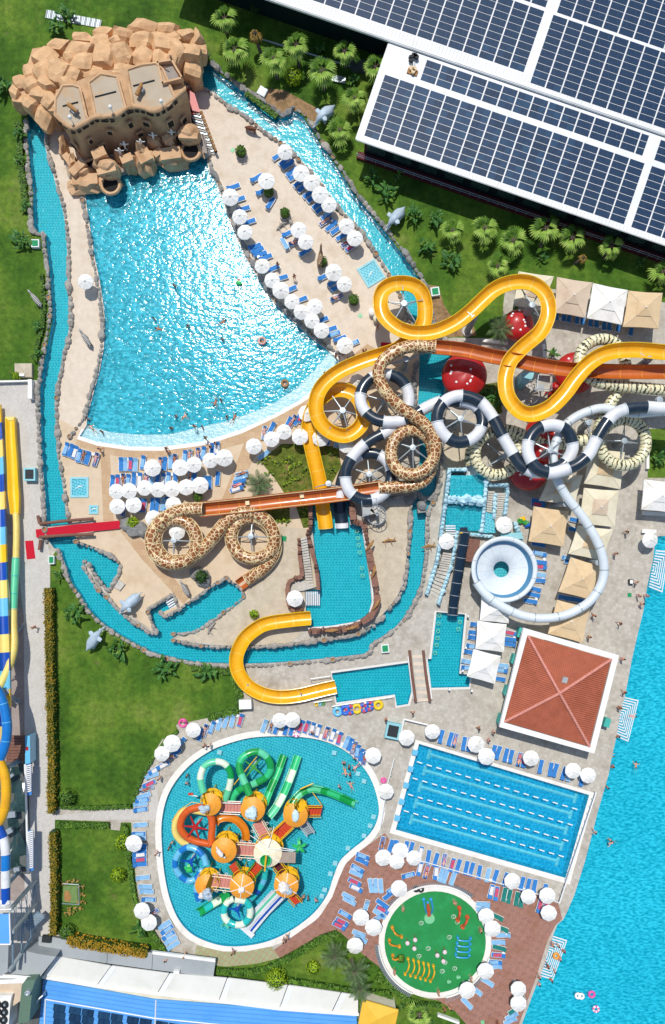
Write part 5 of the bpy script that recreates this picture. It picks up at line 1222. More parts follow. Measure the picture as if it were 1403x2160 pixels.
rock_line('boulder kerb on the right bank under the striped rings', [(940,775),(944,800),(942,840),(932,880),(930,940),(930,1000)],14,1.1, True, -2,15,0)
t = thing('carved_rock_seat', 'carved grey rock head above the right channel waterfall', 'rock sculpture', W(888,1070)); q = W(888,1068)
MB().blob(q + Vector((0,0,.9)),(.75,.7,.9),2,.15,1,3).build('rock', G('boulder_dark'), t); MB().box(q + Vector((0,-.6,.5)),(1.1,.7,.9),.1).build('spout', G('boulder_grey'), t)
for i, (x, y) in enumerate(((286,1116),(421,1212),(432,1222),(870,1010),(300,1118),(268,1106))):
    q = W(x, y); t = tag(MB().blob(q + Vector((0,0,.3)),(1.35 if i in (0,1) else 1.0,1.1,.8),2,.25,1.2, i + 30).build('boulder', G('boulder_dark'), None, q),['large grey boulder around the palm planter near the parasol rows', 'large grey boulder above the blue entry steps', 'grey boulder beside the bush above the landing channel', 'grey boulder by the waterfall under the giraffe ring', 'grey boulder right of the planter at the carpet end', 'grey boulder left of the planter at the carpet end'][i], 'boulder')

# ------------------------------------------------------------------ bridges, carpets, steps
t = thing('carpet_bridge', 'log-railed bridge with a long red carpet over the left river arm', 'bridge', W(160,1115))
MB().prism([W(x, y, .35).to_2d() for x, y in [(84,1112),(196,1098),(198,1122),(86,1136)]],-.15,.3).build('deck', G('step_stone'), t)
MB().prism([W(x, y, .35).to_2d() for x, y in [(75,1117),(160,1106),(252,1098),(253,1115),(165,1124),(77,1134)]],.305,.34).build('carpet', G('red_carpet'), t)
for y0, y1 in ((1105,1094),(1133,1127)):
    MB().tube([W(84, y0,.8), W(140,(y0 + y1) / 2 - 1,1.0), W(197, y1,.8)],.22,8).build('railing_log', G('wood_brown'), t)
    for k in range(5): q = W(88 + 26 * k, y0 + (y1 - y0) * k / 4,.5); MB().tube([(q.x, q.y, 0),(q.x, q.y, .95)],.14,6).build('post', G('wood_brown'), t)
for x, y, x2, y2 in ((80,1088,84,1104),(86,1138,83,1160)): MB().tube([W(x, y, .5), W(x2, y2,.6)],.24,8).build('railing_log', G('wood_brown'), t)
q = MB().prism([W(x, y).to_2d() for x, y in [(53,1141),(70,1140),(75,1178),(57,1180)]],.0,.03).build('carpet', G('red_carpet'), None, W(64,1160)); tag(q, 'small red carpet piece lying alone on the grey path', 'carpet')
q = MB().prism([W(x, y).to_2d() for x, y in [(804,722),(835,724),(835,738),(803,740)]],.0,.04).build('carpet', G('red_carpet'), None, W(820,730)); tag(q, 'red carpet patch by the beach end next to the yellow slide', 'carpet')
t = thing('log_bridge', 'flat bridge with brown log rails and white rope between the two small pools', 'bridge', W(885,1425))
MB().prism([W(x, y, .2).to_2d() for x, y in [(868,1370),(893,1370),(908,1478),(880,1482)]],-.2,.2).build('deck', G('step_stone'), t)
for i in range(14):
    y = 1374 + i * 7.6; MB().prism([W(x + i * 1.0, yy, .22).to_2d() for x, yy in [(869, y),(892, y),(892, y + 6.8),(869, y + 6.8)]],.2,.225).build('plank', G('sand') if i % 2 else G('step_stone'), t)
for x0, x1 in ((864,877),(893,907)):
    MB().tube([W(x0,1372,.7), W((x0 + x1) / 2 - 1,1425,.75), W(x1,1480,.7)],.2,8).build('railing_log', G('wood_brown'), t)
    mb = MB(); mb.tube([W(x0 - (3 if x0 < 880 else -4),1385,.5), W((x0 + x1) / 2 - (4 if x0 < 880 else -4),1430,.3), W(x1 - (3 if x0 < 880 else -4),1475,.5)],.12,6); mb.build('rope', G('white_paint'), t)
    for k in range(5): q = W(x0 + (x1 - x0) * k / 4,1374 + 26 * k, .4); MB().tube([(q.x, q.y, 0),(q.x, q.y, .85)],.16,6).build('post', G('wood_brown'), t)
def steps(label, quad, n, z0, z1, m='slide_white', cat='steps', name='pool_steps'):
    """quad: a,b = top edge ends, c,d = bottom edge ends"""
    a, b, c, d = [W(*p) for p in quad]; t = thing(name, label, cat, (a + c) / 2)
    for i in range(n):
        u0, u1 = i / n, (i + .62) / n; z = z0 + (z1 - z0) * (i + .5) / n
        MB().prism([a.lerp(d, u0).to_2d(), b.lerp(c, u0).to_2d(), b.lerp(c, u1).to_2d(), a.lerp(d, u1).to_2d()], z - .15, z).build('step', G(m), t)
    return t
steps('five white entry steps sinking into the landing channel below the grey boulders', [(345,1262),(364,1250),(380,1276),(360,1288)],6,-.05,-.06)
steps('row of white pool steps in the lower left of the yellow slide landing pool', [(645,1248),(645,1277),(676,1277),(676,1248)],8,-.03,-.05)
q = MB().prism([W(x, y).to_2d() for x, y in [(238,1237),(252,1222),(265,1232),(254,1246)]],0,.3).build('wooden_platform', G('step_stone'), None, W(250,1234)); tag(q, 'small square plank platform beside the lagoon boulders', 'platform')
def nested_steps(label, A, B, C, D, n, splits=(.0,.5,1.0)):
    """pale submerged steps that run in nested corners along the edge of the main pool"""
    a, b, c, d = [W(*p) for p in (A, B, C, D)]; t = thing('corner_steps', label, 'steps', a)
    def P(u, v_): return a.lerp(b, u).lerp(d.lerp(c, u), v_)
    for h_ in range(2):
        for i in range(n):
            f = (i + .0) / n; g = (i + .5) / n; z = -.07 - .004 * i
            if h_ == 0: v0, v1, w0, w1 = .5 * f, .5 * g, .5,.5
            # bars along the far edge (u) and across (v)
            if h_ == 0: MB().prism([P(0,.5*f).to_2d(), P(1-f, .5*f).to_2d(), P(1-f, .5*g).to_2d(), P(0,.5*g).to_2d()], z - .03, z).build('step', G('slide_white'), t); MB().prism([P(1-g, .5*g).to_2d(), P(1-f, .5*g).to_2d(), P(1-f, .5).to_2d(), P(1-g, .5).to_2d()], z - .03, z).build('step', G('slide_white'), t)
            else: MB().prism([P(0,1-.5*g).to_2d(), P(1-f, 1-.5*g).to_2d(), P(1-f, 1-.5*f).to_2d(), P(0,1-.5*f).to_2d()], z - .03, z).build('step', G('slide_white'), t); MB().prism([P(1-g, .505).to_2d(), P(1-f, .505).to_2d(), P(1-f, 1-.5*g).to_2d(), P(1-g, 1-.5*g).to_2d()], z - .03, z).build('step', G('slide_white'), t)
nested_steps('striped white corner steps in the main pool at the upper right by the parasol', (1384,1160),(1412,1163),(1398,1250),(1369,1238),7)
nested_steps('striped white corner steps in the main pool beside the terracotta pavilion', (1317,1470),(1348,1477),(1326,1565),(1298,1553),8)
nested_steps('striped white corner steps in the main pool beside the brown paved deck', (1166,1974),(1197,1984),(1167,2068),(1138,2059),8)

# ------------------------------------------------------------------ lap pool lane marks and floating lines
t = thing('lane_marking', 'five pale lane lines with cross ends on the lap pool floor', 'lane marks', W(1040,1710)); LA = [W(*p) for p in LAP]
def LP(u, v_): return LA[0].lerp(LA[1], u).lerp(LA[3].lerp(LA[2], u), v_)
for i in range(5):
    v_ = .08 + .19 * i; z = -1.46; k_ = (H + 1.48) / H
    P = [LP(.07 + .86 * j / 60, v_) for j in range(61)]
    mb = MB(); mb.tube([(p.x * k_, p.y * k_ + .05 * noise.noise(p * 1.5), z) for p in P],.24,4)
    for e in (0,60): a = LP(.07 + .86 * e / 60, v_ - .055); b_ = LP(.07 + .86 * e / 60, v_ + .055); mb.tube([(a.x * k_, a.y * k_, z),(b_.x * k_, b_.y * k_, z)],.24,4)
    mb.build('lane_line', G('slide_white'), t)
t = thing('lane_rope', 'four broken white floating lane ropes across the lap pool', 'lane ropes', W(1040,1700))
for i in range(4):
    v_ = .20 + .19 * i
    for k in range(17):
        u = .015 + .97 * k / 17; a, b_ = LP(u, v_), LP(u + .03, v_ + .001); MB().tube([(a.x, a.y, -.04),(b_.x, b_.y, -.04)],.09,5).build('rope_float', G('white_paint'), t)
for i in range(5):
    p = LP(-.012,.1 + .19 * i); tag(MB().box(p + Vector((0,0,.3)),(.7,.65,.5),-.27).box(p + Vector((0,0,.58)),(.75,.7,.06),-.27).build('starting_block', G('tube_sky'), None, p), f'{ORD[i]} pale blue starting block from the top on the lap pool left edge', 'starting block', 'starting blocks of the lap pool')
mb = MB(); a, b_ = W(1258,1672,1), W(1180,1906,1); mb.tube([a, b_],.09,6); mb.tube([W(832,1800,1), W(1137,1887,1), W(1180,1905,1)],.06,6)
for k in range(16): q = W(1258,1672,1).lerp(b_, k / 15); mb.tube([(q.x, q.y, 0), q],.05,4)
for k in range(20): q = W(832,1800,1).lerp(W(1137,1887,1), k / 19); mb.tube([(q.x, q.y, 0), q],.05,4)
o = mb.build('terrace_railing', G('white_paint'), None, W(1180,1905)); tag(o, 'white railing round the right and lower side of the lap pool terrace', 'railing')
mb = MB(); mb.tube([W(832,1600,.9), W(816,1660,.9), W(803,1745,.9)],.07,5)
for k in range(9): q = W(832,1600,.9).lerp(W(803,1745,.9), k / 8); mb.tube([(q.x, q.y, 0), q],.05,4)
tag(mb.build('terrace_railing', G('white_paint'), None, W(803,1745)), 'white railing between the play pool and the lap pool', 'railing')
mb = MB(); mb.tube([W(852,1517,.7), W(902,1529,.7), W(898,1550,.7)],.14,5); mb.tube([W(852,1517,.7), W(846,1548,.7)],.14,5); tag(mb.build('low_wall', G('white_paint'), None, W(852,1517)), 'low white corner wall left of the lap pool parasols', 'wall')

# ------------------------------------------------------------------ twin icy splash pools
t = thing('ice_pool_terrace', 'two stacked turquoise pools framed by pale icy rock walls below the tiger ring', 'raised pools', W(985,1060))
def basin(px, z, wz, nm):
    MB().prism([W(x, y, wz).to_2d() for x, y in px], wz - .04, wz).build(nm, G('kids_water'), t)
    MB().prism([W(x, y, z).to_2d() for x, y in px],0, z).build('basin_floor', G('river_floor'), t)
basin([(950,1003),(1026,1002),(1022,1048),(948,1045)],1.3,2.1, 'upper_water'); basin([(943,1066),(1020,1067),(1014,1120),(939,1118)],.5,1.2, 'lower_water')
def icy(px0, px1, z0, z1, wd=.55, seed=0, m='ice_wall'):
    a, b_ = W(*px0, z1), W(*px1, z1); L = (b_ - a).length; n_ = max(2, int(L / .55)); rnd = random.Random(seed)
    MB().prism([(a + Vector((x, y, 0))).to_2d() if k < 2 else (b_ + Vector((x, y, 0))).to_2d() for k, (x, y) in enumerate([(-(b_-a).normalized().y * -.2,(b_-a).normalized().x * -.2),((b_-a).normalized().y * -.2,(b_-a).normalized().x * .2),((b_-a).normalized().y * -.2,(b_-a).normalized().x * .2),(-(b_-a).normalized().y * -.2,(b_-a).normalized().x * -.2)])],0, z1).build('wall', G(m), t)
    for i in range(n_):
        q = a.lerp(b_, (i + .5) / n_); MB().blob((q.x, q.y, z1 - .1),(wd * rnd.uniform(.6,1), wd * rnd.uniform(.6,1),.5),1,.3,1.4, seed * 17 + i).build('ice_block', G(m), t)
for k, (a, b_, z1) in enumerate([((949,992),(940,1060),2.3),((940,1060),(930,1135),1.7),((1026,1010),(1023,1060),2.3),((1023,1060),(1016,1124),1.5),((945,990),(985,990),2.3),((945,1050),(1024,1054),2.0),((943,1058),(1022,1062),1.7),((1008,995),(1030,1008),2.3),((1031,1022),(1074,1023),1.8),((1072,1026),(1066,1088),1.4),((1045,1040),(1042,1095),1.2),((1086,1100),(1102,1140),.9),((965,1120),(955,1185),1.3),((955,1185),(925,1275),.9),((930,1140),(922,1185),1.3),((922,1185),(900,1255),.9),((990,1127),(1040,1132),.9)]):
    icy(a, b_, 0, z1,.42, k)
for (x, y) in ((985,1050),(998,1056),(1008,1052),(1013,1058),(975,1056)): MB().blob(W(x, y, 1.9),(.75,.6,.6),2,.3,1.6, x).build('ice_block', G('ice_wall'), t)
for i in range(5):
    y = 1108 + i * 5; MB().prism([W(x, yy, 1.25).to_2d() for x, yy in [(940, y),(961, y),(961, y + 2.6),(940, y + 2.6)]],1.2,1.26).build('pool_step', G('slide_white'), t)
MB().prism([W(x, y, .9).to_2d() for x, y in [(1025,1080),(1042,1086),(1046,1124),(1020,1124)]],.0,.85).build('wet_channel', G('kids_floor'), t)
def stair(label, L, Rr, n, z0, z1, m='step_stone'):
    s_ = thing('stone_stair', label, 'staircase', W(*L[0]))
    for i in range(n):
        u0, u1 = i / n, (i + .8) / n
        def pt(C, u):
            f = u * (len(C) - 1); k = min(len(C) - 2, int(f)); return W(*C[k]).lerp(W(*C[k+1]), f - k)
        z = z0 + (z1 - z0) * i / (n - 1); q = [pt(L, u0), pt(Rr, u0), pt(Rr, u1), pt(L, u1)]
        kz_ = (H - z) / H; MB().prism([(p.x * kz_, p.y * kz_) for p in q],0, max(.06, z)).build('step', G(m), s_)
stair('curving stone stair between icy walls left of the navy tube', [(935,1165),(925,1200),(905,1252)],[(959,1168),(952,1205),(932,1268)],15,1.2,.06)
stair('narrow stone stair on the right side of the icy pools', [(1049,1040),(1046,1092)],[(1069,1040),(1065,1092)],11,1.3,.1)
stair('second stone stair directly beside the upper icy pool', [(1030,1036),(1026,1080)],[(1044,1036),(1042,1084)],9,1.3,.6)
tag(MB().box(W(1078,1131,1),(2.9,.9,.8),.05).build('kiosk_counter', G('aqua_box'), None, W(1078,1131)), 'pale counter hut just above the slide bowl', 'counter')
for i, (x, y, m_) in enumerate(((1102,1096, 'slide_sun'),(1108,1103, 'play_green'),(1113,1108, 'blue_float'),(1097,1099, 'play_green'))):
    q = W(x, y); tag(MB().blob(q + Vector((0,0,.4)),(.5,.35,.35),2,.3,1.5, i).build('inflatable_toy', G(m_), None, q), f'{["yellow", "green", "blue", "second green"][i]} inflatable toy in the heap above the slide bowl', 'inflatable', 'inflatables heaped above the bowl')

# ------------------------------------------------------------------ landing pool rock walls and stairs
t = thing('landing_pool_wall', 'reddish brown rock wall with carved figures round the landing pool', 'wall', W(770,1250))
def rocky(pts, w_, z1, m='brown_rock', seed=0):
    P = resample([(x, y, 0) for x, y in pts],9)[0]; rnd = random.Random(seed)
    for i, p in enumerate(P[:-1]):
        a, b_ = W(p.x, p.y, z1), W(P[i+1].x, P[i+1].y, z1); c_ = (a + b_) / 2; d = b_ - a
        MB().blob((c_.x, c_.y, z1 * .5),(d.length * .62, w_ * rnd.uniform(.8,1.2), z1 * .62),1,.22,1.4, seed * 31 + i).build('rock', G(m), t) if rnd.random() < .5 else MB().box((c_.x, c_.y, z1 / 2),(d.length * 1.1, w_ * 1.5 * rnd.uniform(.85,1.1), z1 * rnd.uniform(.85,1.1)), atan2(d.y, d.x) + rnd.uniform(-.1,.1)).build('rock', G(m), t)
rocky([(742,1060),(746,1100),(768,1105),(775,1145),(786,1200),(795,1250),(796,1275),(783,1300),(756,1318),(720,1328),(650,1332)],.6,1.6, seed=1)
rocky([(655,1062),(655,1115),(648,1122),(655,1150),(668,1200),(672,1244)],.35,1.3, seed=2)
rocky([(632,1135),(632,1170),(638,1215),(610,1226),(606,1240),(610,1285),(640,1288)],.4,1.2, seed=3)
MB().tube([W(x, y, 1.1) for x, y in ((765,1110),(772,1150),(783,1210),(787,1270),(778,1300),(750,1314),(700,1322),(650,1326))],.14,5).build('white_trim', G('white_paint'), t)
for i, (x, y, rz) in enumerate(((780,1150,.9),(788,1205,1.3),(793,1275,1.0),(700,1330,.1),(742,1324,.3))):
    q = W(x, y, 1.7); MB().tube([q + Vector((cos(rz), sin(rz),0)) * -.9, q + Vector((.1,0,.25)), q + Vector((cos(rz), sin(rz),0)) * .9],[.12,.26,.1],7).build('carved_figure', G('log_wood'), t)
stair('straight stone stair between reddish rock walls left of the landing pool', [(634,1136),(646,1236)],[(647,1132),(662,1236)],18,1.6,.1)
tag(MB().prism([W(x, y, .5).to_2d() for x, y in [(612,1228),(640,1225),(668,1238),(640,1246),(612,1250)]],0,.4).build('stone_landing', G('step_stone'), None, W(630,1238)), 'pale stone landing at the foot of the landing pool stair', 'landing')
# decks with spiral stairs
def spiral(label, cx, cy, r, z, dk, m='steel'):
    t = thing('spiral_stair_deck', label, 'staircase', W(cx, cy)); c_ = W(cx, cy, z);
    for i in range(16):
        a = 2.2 - i * .36; zz = z - i * z / 17; mb = MB(); mb.prism([(c_.x, c_.y),(c_.x + r * cos(a), c_.y + r * sin(a)),(c_.x + r * cos(a + .33), c_.y + r * sin(a + .33))], zz - .06, zz); mb.build('step', G('step_stone'), t)
    MB().tube([(c_.x + (r + .05) * cos(2.2 - i * .18), c_.y + (r + .05) * sin(2.2 - i * .18), z + 1 - i * z / 34) for i in range(33)],.06,5).build('railing', G(m), t)
    for i in range(0,33,3): a = 2.2 - i * .18; MB().tube([(c_.x + (r + .05) * cos(a), c_.y + (r + .05) * sin(a), max(0, z - .1 - i * z / 34)),(c_.x + (r + .05) * cos(a), c_.y + (r + .05) * sin(a), z + 1 - i * z / 34)],.035,4).build('baluster', G(m), t)
    MB().tube([(c_.x, c_.y, 0),(c_.x, c_.y, z + 1)],.16,8).build('post', G('column_grey'), t)
    q = [W(x, y, z) for x, y in dk]; MB().prism([p.to_2d() for p in q], z - .15, z).build('deck', G('step_stone'), t)
    for i in range(4):
        a, b_ = q[i], q[(i + 1) % 4]; MB().tube([a + Vector((0,0,1)), b_ + Vector((0,0,1))],.05,5).build('railing', G(m), t)
        MB().tube([(a.x, a.y, 0),(a.x, a.y, z + 1)],.09,6).build('post', G(m), t)
    q = sum([W(x, y, z + .02) for x, y in dk], Vector()) / 4; MB().box(q + Vector((-.3,-.6,.05)),(.9,.9,.06),0).build('hatch', G('grey_roof'), t)
spiral('grey platform with round spiral stair inside the big yellow bend', 1125,825,1.25,5.6,[(1132,791),(1161,793),(1159,826),(1128,824)])
spiral('grey platform with round spiral stair at the end of the orange trough', 795,1087,1.2,2.6,[(762,1054),(793,1052),(797,1082),(765,1090)])
o = MB().prism([W(x, y, 3.0).to_2d() for x, y in [(1102,785),(1128,785),(1124,800),(1108,812),(1100,805)]],0,2.8).build('aqua_tent', G('aqua_box'), None, W(1113,795)); tag(o, 'pale turquoise peaked cover beside the spiral stair platform', 'cover')
q = W(1168,822); t = thing('octopus_figure', 'red figure with white cap curling at the foot of the yellow bend', 'figure', q)
MB().blob(q + Vector((0,0,1.2)),(.9,.7,.9),2,.15,1,5).build('body', G('red_paint'), t); MB().blob(q + Vector((.5,.5,1.9)),(.6,.5,.5),2,.1,1,6).build('cap', G('white_paint'), t)
for i in range(4): a = 3.4 + i * .5; MB().tube([q + Vector((.4 * cos(a),.4 * sin(a),.9)), q + Vector((1.1 * cos(a),1.1 * sin(a),.5)), q + Vector((1.6 * cos(a + .3),1.6 * sin(a + .3),.2))],[.25,.18,.08],7).build('arm', G('red_paint'), t)

# ------------------------------------------------------------------ red spotted mushrooms
def mushroom(px, py, r, z, label, sq=1.0):
    c_ = W(px, py, z); c_.z = 0; t = thing('mushroom_shelter', label, 'mushroom', c_, 'red spotted mushroom shelters')
    rr = r / S; rnd = random.Random(int(px))
    mb = MB(); k = 28; prof = []
    for i in range(9):
        a = i / 8 * pi / 2; prof.append((rr * sin(a),(z - 1.3) + 1.5 * cos(a)))
    prof = prof + [(rr * .92, z - 1.6),(rr * .2, z - 1.3)]; mb.lathe(prof, k, c_)
    mb.v = [(x + .0, y + .0, zz + .12 * noise.noise(Vector((x * .8, y * .8,0)))) for x, y, zz in mb.v]
    mb.build('cap', G('red_paint'), t, smooth=True)
    MB().lathe([(.75,0),(.5,.8),(.42, z - 1.3)],14, c_).build('stem', G('canopy_cream'), t, smooth=True)
    n_ = int(11 * (r / 45) ** 1)
    for i in range(n_):
        f = .25 + .65 * ((i * .618) % 1); a = i * 2.4 + rnd.random(); rad = rr * f; zz = (z - 1.3) + 1.5 * math.sqrt(max(0,1 - f * f))
        MB().lathe([(0,.09),(.13,.07),(.19,-.06)],9,(c_.x + rad * cos(a), c_.y + rad * sin(a), zz)).build('spot', G('white_paint'), t)
mushroom(1097,680,33,3.2, 'red spotted mushroom half hidden under the upper yellow bend')
mushroom(983,787,47,3.6, 'large red spotted mushroom below the orange trough left of the yellow bend')
mushroom(1220,781,43,3.4, 'red spotted mushroom behind the tiger tube under the orange trough')
mushroom(1157,938,36,4.2, 'red spotted mushroom in the middle of the largest black and white ring')
mushroom(1120,990,42,3.4, 'red spotted mushroom below the black and white tube above the square shades')
mushroom(1140,905,26,3.0, 'small red mushroom peeping out above the largest black and white ring')

# ------------------------------------------------------------------ splash pad toys
zt = 0
def bent(pts, r, m, label, cat, nm='spray_arch', grp=None, joints=True):
    P = [W(x, y, z) for x, y, z in pts]; t = thing(nm, label, cat, (P[0].x, P[0].y, 0), grp)
    MB().tube(catmull(P, 4), r, 8).build('pipe', G(m), t)
    for p in (P[0], P[-1]): MB().lathe([(r * 2,0),(r * 1.5,.35),(0,.4)],9,(p.x, p.y, 0)).build('foot', G(m), t)
sc = 320 / 1403; K = lambda x, y, z=0: (790 + x * sc, 1840 + y * sc, z)
for i, L in enumerate([[(165,510),(195,570),(250,595)],[(140,630),(150,670),(230,685)],[(170,770),(180,810),(265,790)]]):
    bent([K(*L[0],.1), K(*L[1],1.3), K(*L[2],.1)],.13, 'toy_orange', f'{["upper", "middle", "lower"][i]} of the three bent orange spray pipes on the left of the green pad', 'spray pipe', grp='orange spray pipes')
for i, L in enumerate([[(785,330),(790,390),(770,440)],[(858,415),(850,465),(815,505)]]):
    bent([K(*L[0],.1), K(*L[1],1.2), K(*L[2],.1)],.17, 'toy_coral', f'{["upper", "lower"][i]} of the two red-orange curved pipes on the upper right of the pad', 'spray pipe', grp='coral spray pipes')
for i in range(6):
    x = 315 + i * 46 + (0 if i else -4); y = 800 + i * 13
    t_pts = [K(x, y, .1), K(x + 10, y + 60,1.1), K(x - 5, y + 110,1.1), K(x - 28, y + 140,.1)]
    bent(t_pts, .11, 'slide_yellow', f'{ORD[i]} from the left in the row of six yellow water arches on the green pad', 'water arch', 'water_arch', 'six yellow water arches')
for i in range(4):
    y = 600 + i * 52; bent([K(770 - i * 6, y, .1), K(780 - i * 6, y + 28,.7), K(870 - i * 4, y + 34,.7), K(888 - i * 4, y + 8,.1)],.11, 'toy_blue', f'{ORD[i]} from the top of the four blue spray arches on the right of the pad', 'water arch', 'water_arch', 'four blue spray arches')
t = thing('robot_spray', 'blue and orange figure toy with two raised ball arms on a green disc', 'water toy', W(906,1937))
MB().lathe([(.75,0),(.72,.12),(0,.14)],26, W(906,1937)).build('disc', G('toy_palegreen'), t)
for a in ([(455,250),(468,330),(485,380)],[(522,250),(540,330),(525,380)]):
    P = [W(*K(x, y, z)) for (x, y), z in zip(a, (2.2,1.6,.6))]; MB().tube(catmull(P, 4),.12,8).build('arm', G('toy_blue'), t); MB().blob(P[0],(.24,.24,.24),2,0).build('ball', G('toy_blue'), t)
MB().tube([W(*K(493,280,1.6)), W(*K(500,340,1.0)), W(*K(505,395,.3))],[.14,.26,.3],9).build('body', G('toy_coral'), t)
MB().blob(W(*K(492,278,1.8)),(.2,.2,.2),2,0).build('head', G('toy_blue'), t)
for i, (x, y) in enumerate(((367,580),(297,610),(360,660),(638,692),(570,722),(625,776))):
    q = W(*K(x, y)); t = thing('umbrella_spray', f'pale pink mushroom spray head on the green pad, {["top of the left trio", "left of the left trio", "bottom of the left trio", "top of the right trio", "left of the right trio", "bottom of the right trio"][i]}', 'water toy', q, 'pale pink spray mushrooms')
    MB().lathe([(0,1.5),(.25,1.45),(.31,1.3),(0,1.28)],14, q).build('cap', G('toy_pink'), t); MB().tube([q, q + Vector((0,0,1.3))],.05,6).build('stem', G('red_paint'), t)
for i, (x, y) in enumerate(((682,1000),(768,958))):
    q = W(*K(x, y)); tag(MB().lathe([(0,.5),(.22,.45),(.26,.2),(.1,0)],12, q).lathe([(0,.7),(.15,.65),(.18,.4)],10, q + Vector((.2,.15,0))).build('spray_bud', G('toy_palegreen'), None, q),['pale green twin spray bud at the bottom of the pad', 'pale green twin spray bud right of its neighbour near the pad rim'][i], 'water toy')
for i, (x, y) in enumerate(((430,470),(495,705),(410,775),(650,835),(690,600),(730,410),(765,460),(625,915),(740,890))):
    q = W(*K(x, y)); tag(MB().torus(q + Vector((0,0,.03)),.28,.02,16,4).torus(q + Vector((.15,.05,.03)),.2,.02,14,4).build('water_jet_ring', G('canopy_white'), None, q), f'thin white splash ring on the green pad, {ORD[i]} clockwise from the blue figure', 'splash', 'splash rings of the ground jets')
# rim seat of the splash pad: curved bench slats
t = thing('curved_bench', 'curved white slatted rim wall round the green splash pad', 'bench', W(918,1987))
for a0, a1 in ((.9,2.6),(3.2,4.3),(4.9,6.0)):
    n_ = int((a1 - a0) / .03)
    P = [W(918 + 119 * cos(a0 + (a1 - a0) * i / 30),1987 - 119 * sin(a0 + (a1 - a0) * i / 30),.45) for i in range(31)]; MB().tube(P, .12,6).build('wall_top', G('white_paint'), t)
    mb = MB()
    for i in range(n_): a = a0 + (a1 - a0) * i / n_; q = W(918 + 124 * cos(a),1987 - 124 * sin(a),.25); mb.box(q, (.5,.07,.4), a)
    kind(mb.build('slat', G('steel'), t), 'stuff')

# ------------------------------------------------------------------ small built things: utility boxes, mosaics, racks
def hutch(px, py, w_, h_, z, top, frame, label, rz=0):
    q = W(px, py); t = thing('utility_box', label, 'utility box', q)
    MB().box(q + Vector((0,0, z / 2)),(w_, h_, z), rz).build('frame', G(frame), t); MB().box(q + Vector((0,0, z + .02)),(w_ * .72, h_ * .72,.06), rz).build('lid', G(top), t); return t
hutch(68,1002,1.6,1.8,.9, 'black_grill', 'aqua_box', 'pale blue box with a black grille top beside the left river arm')
hutch(78,517,1.1,1.1,.6, 'green_mat', 'box_white', 'white box with green top in the left lawn shrubs')
hutch(112,1181,.8,1.2,.6, 'green_mat', 'box_white', 'white box with green top below the red carpet bridge')
hutch(917,618,1.2,1.2,.6, 'green_mat', 'box_white', 'white box with green top on soil right of the yellow loop', .15)
hutch(812,1367,1.1,1.2,.6, 'green_mat', 'box_white', 'white box with green top beside the lower river kerb', .1)
hutch(554,196,1.2,1.2,.4, 'steel', 'box_white', 'white framed grey hatch on the bank of the right river arm', -.5)
hutch(828,1539,2.0,2.2,1.0, 'black_grill', 'aqua_box', 'pale blue box with dark inside between the small pool and lap pool', -.2)
hutch(520,1482,1.7,1.3,1.4, 'white_paint', 'white_paint', 'small white ribbed hut beside the hedge and yellow chute', .05)
hutch(1329,1227,.6,.7,.5, 'white_paint', 'black_grill', 'small white and black box on the main pool edge')
hutch(462,1135,.6,.5,.3, 'green_mat', 'green_mat', 'small green crate between the two lower giraffe rings') if False else None
for i, (x, y, w_, h_, rz, lb) in enumerate(((491,1135+0,0,0,0, ''),(599,1136,.7,.7,-.2, 'small green mat on sand right of the lower giraffe ring'),(760,666,.5,.5,.7, 'small mint tile on the beach below the big planter'),(491,317,.5,.5,.7, 'small mint tile on the beach beside the bushy planter near the castle'),(1328,1255,.55,.55,0, 'small green drain mat on the paving beside the main pool'),(1018,2156,.5,.5,.3, 'small mint mat on the brown deck at the bottom'))):
    if w_: q = W(x, y); tag(MB().box(q + Vector((0,0,.03)),(w_, h_, .05), rz).build('floor_mat', G('green_mat' if i in (1,4) else 'toy_palegreen'), None, q), lb, 'mat')
def mosaic(px, py, w_, h_, rz, label):
    q = W(px, py); t = thing('mosaic_basin', label, 'foot basin', q)
    M_ = Matrix.Rotation(rz, 3, 'Z');
    mb = MB();
    for dx, dy, a, b_ in ((0, h_/2, w_ + .3,.28),(0,-h_/2, w_ + .3,.28),(w_/2,0,.28, h_ - .28),(-w_/2,0,.28, h_ - .28)): mb.box(q + M_ @ Vector((dx, dy, .06)),(a, b_, .12), rz)
    mb.build('frame', G('aqua_box'), t); MB().box(q + Vector((0,0,.02)),(w_ - .28, h_ - .28,.03), rz).build('tile_floor', G('kids_floor'), t)
    d = M_ @ Vector((1,.4,0)); MB().tube([q + d * -.55 + Vector((0,0,.05)), q + Vector((0,.12,.06)), q + d * .5 + Vector((0,0,.05))],[.03,.11,.02],6).build('dolphin_inlay', G('white_paint'), t)
mosaic(783,577,2.6,2.8,.55, 'square turquoise mosaic basin with a white dolphin on the upper beach')
mosaic(168,1028,2.3,2.6,0, 'rectangular mosaic basin with a dolphin near the left river arm')
mosaic(198,1075,1.0,1.0,0, 'tiny square mosaic basin below the larger one near the left river')
t = thing('equipment_shed', 'tan square hatch block with a white box at the left lawn corner', 'hatch', W(51,783)); MB().box(W(51,782,.3),(2.4,1.9,.6),0).build('block', G('plaster'), t); MB().box(W(47,791,.7),(.7,.35,.3),0).build('box', G('white_paint'), t)
tag(MB().box(W(66,822,.5),(.55,2.7,.9),0).build('planter_wall', G('white_paint'), None, W(66,822)), 'white block wall on the corner of the grey path', 'wall')
tag(MB().box(W(28,805,.4),(5.2,.2,.6),.03).build('path_kerb', G('white_paint'), None, W(28,805)), 'white kerb between the left lawn and the grey path', 'kerb')
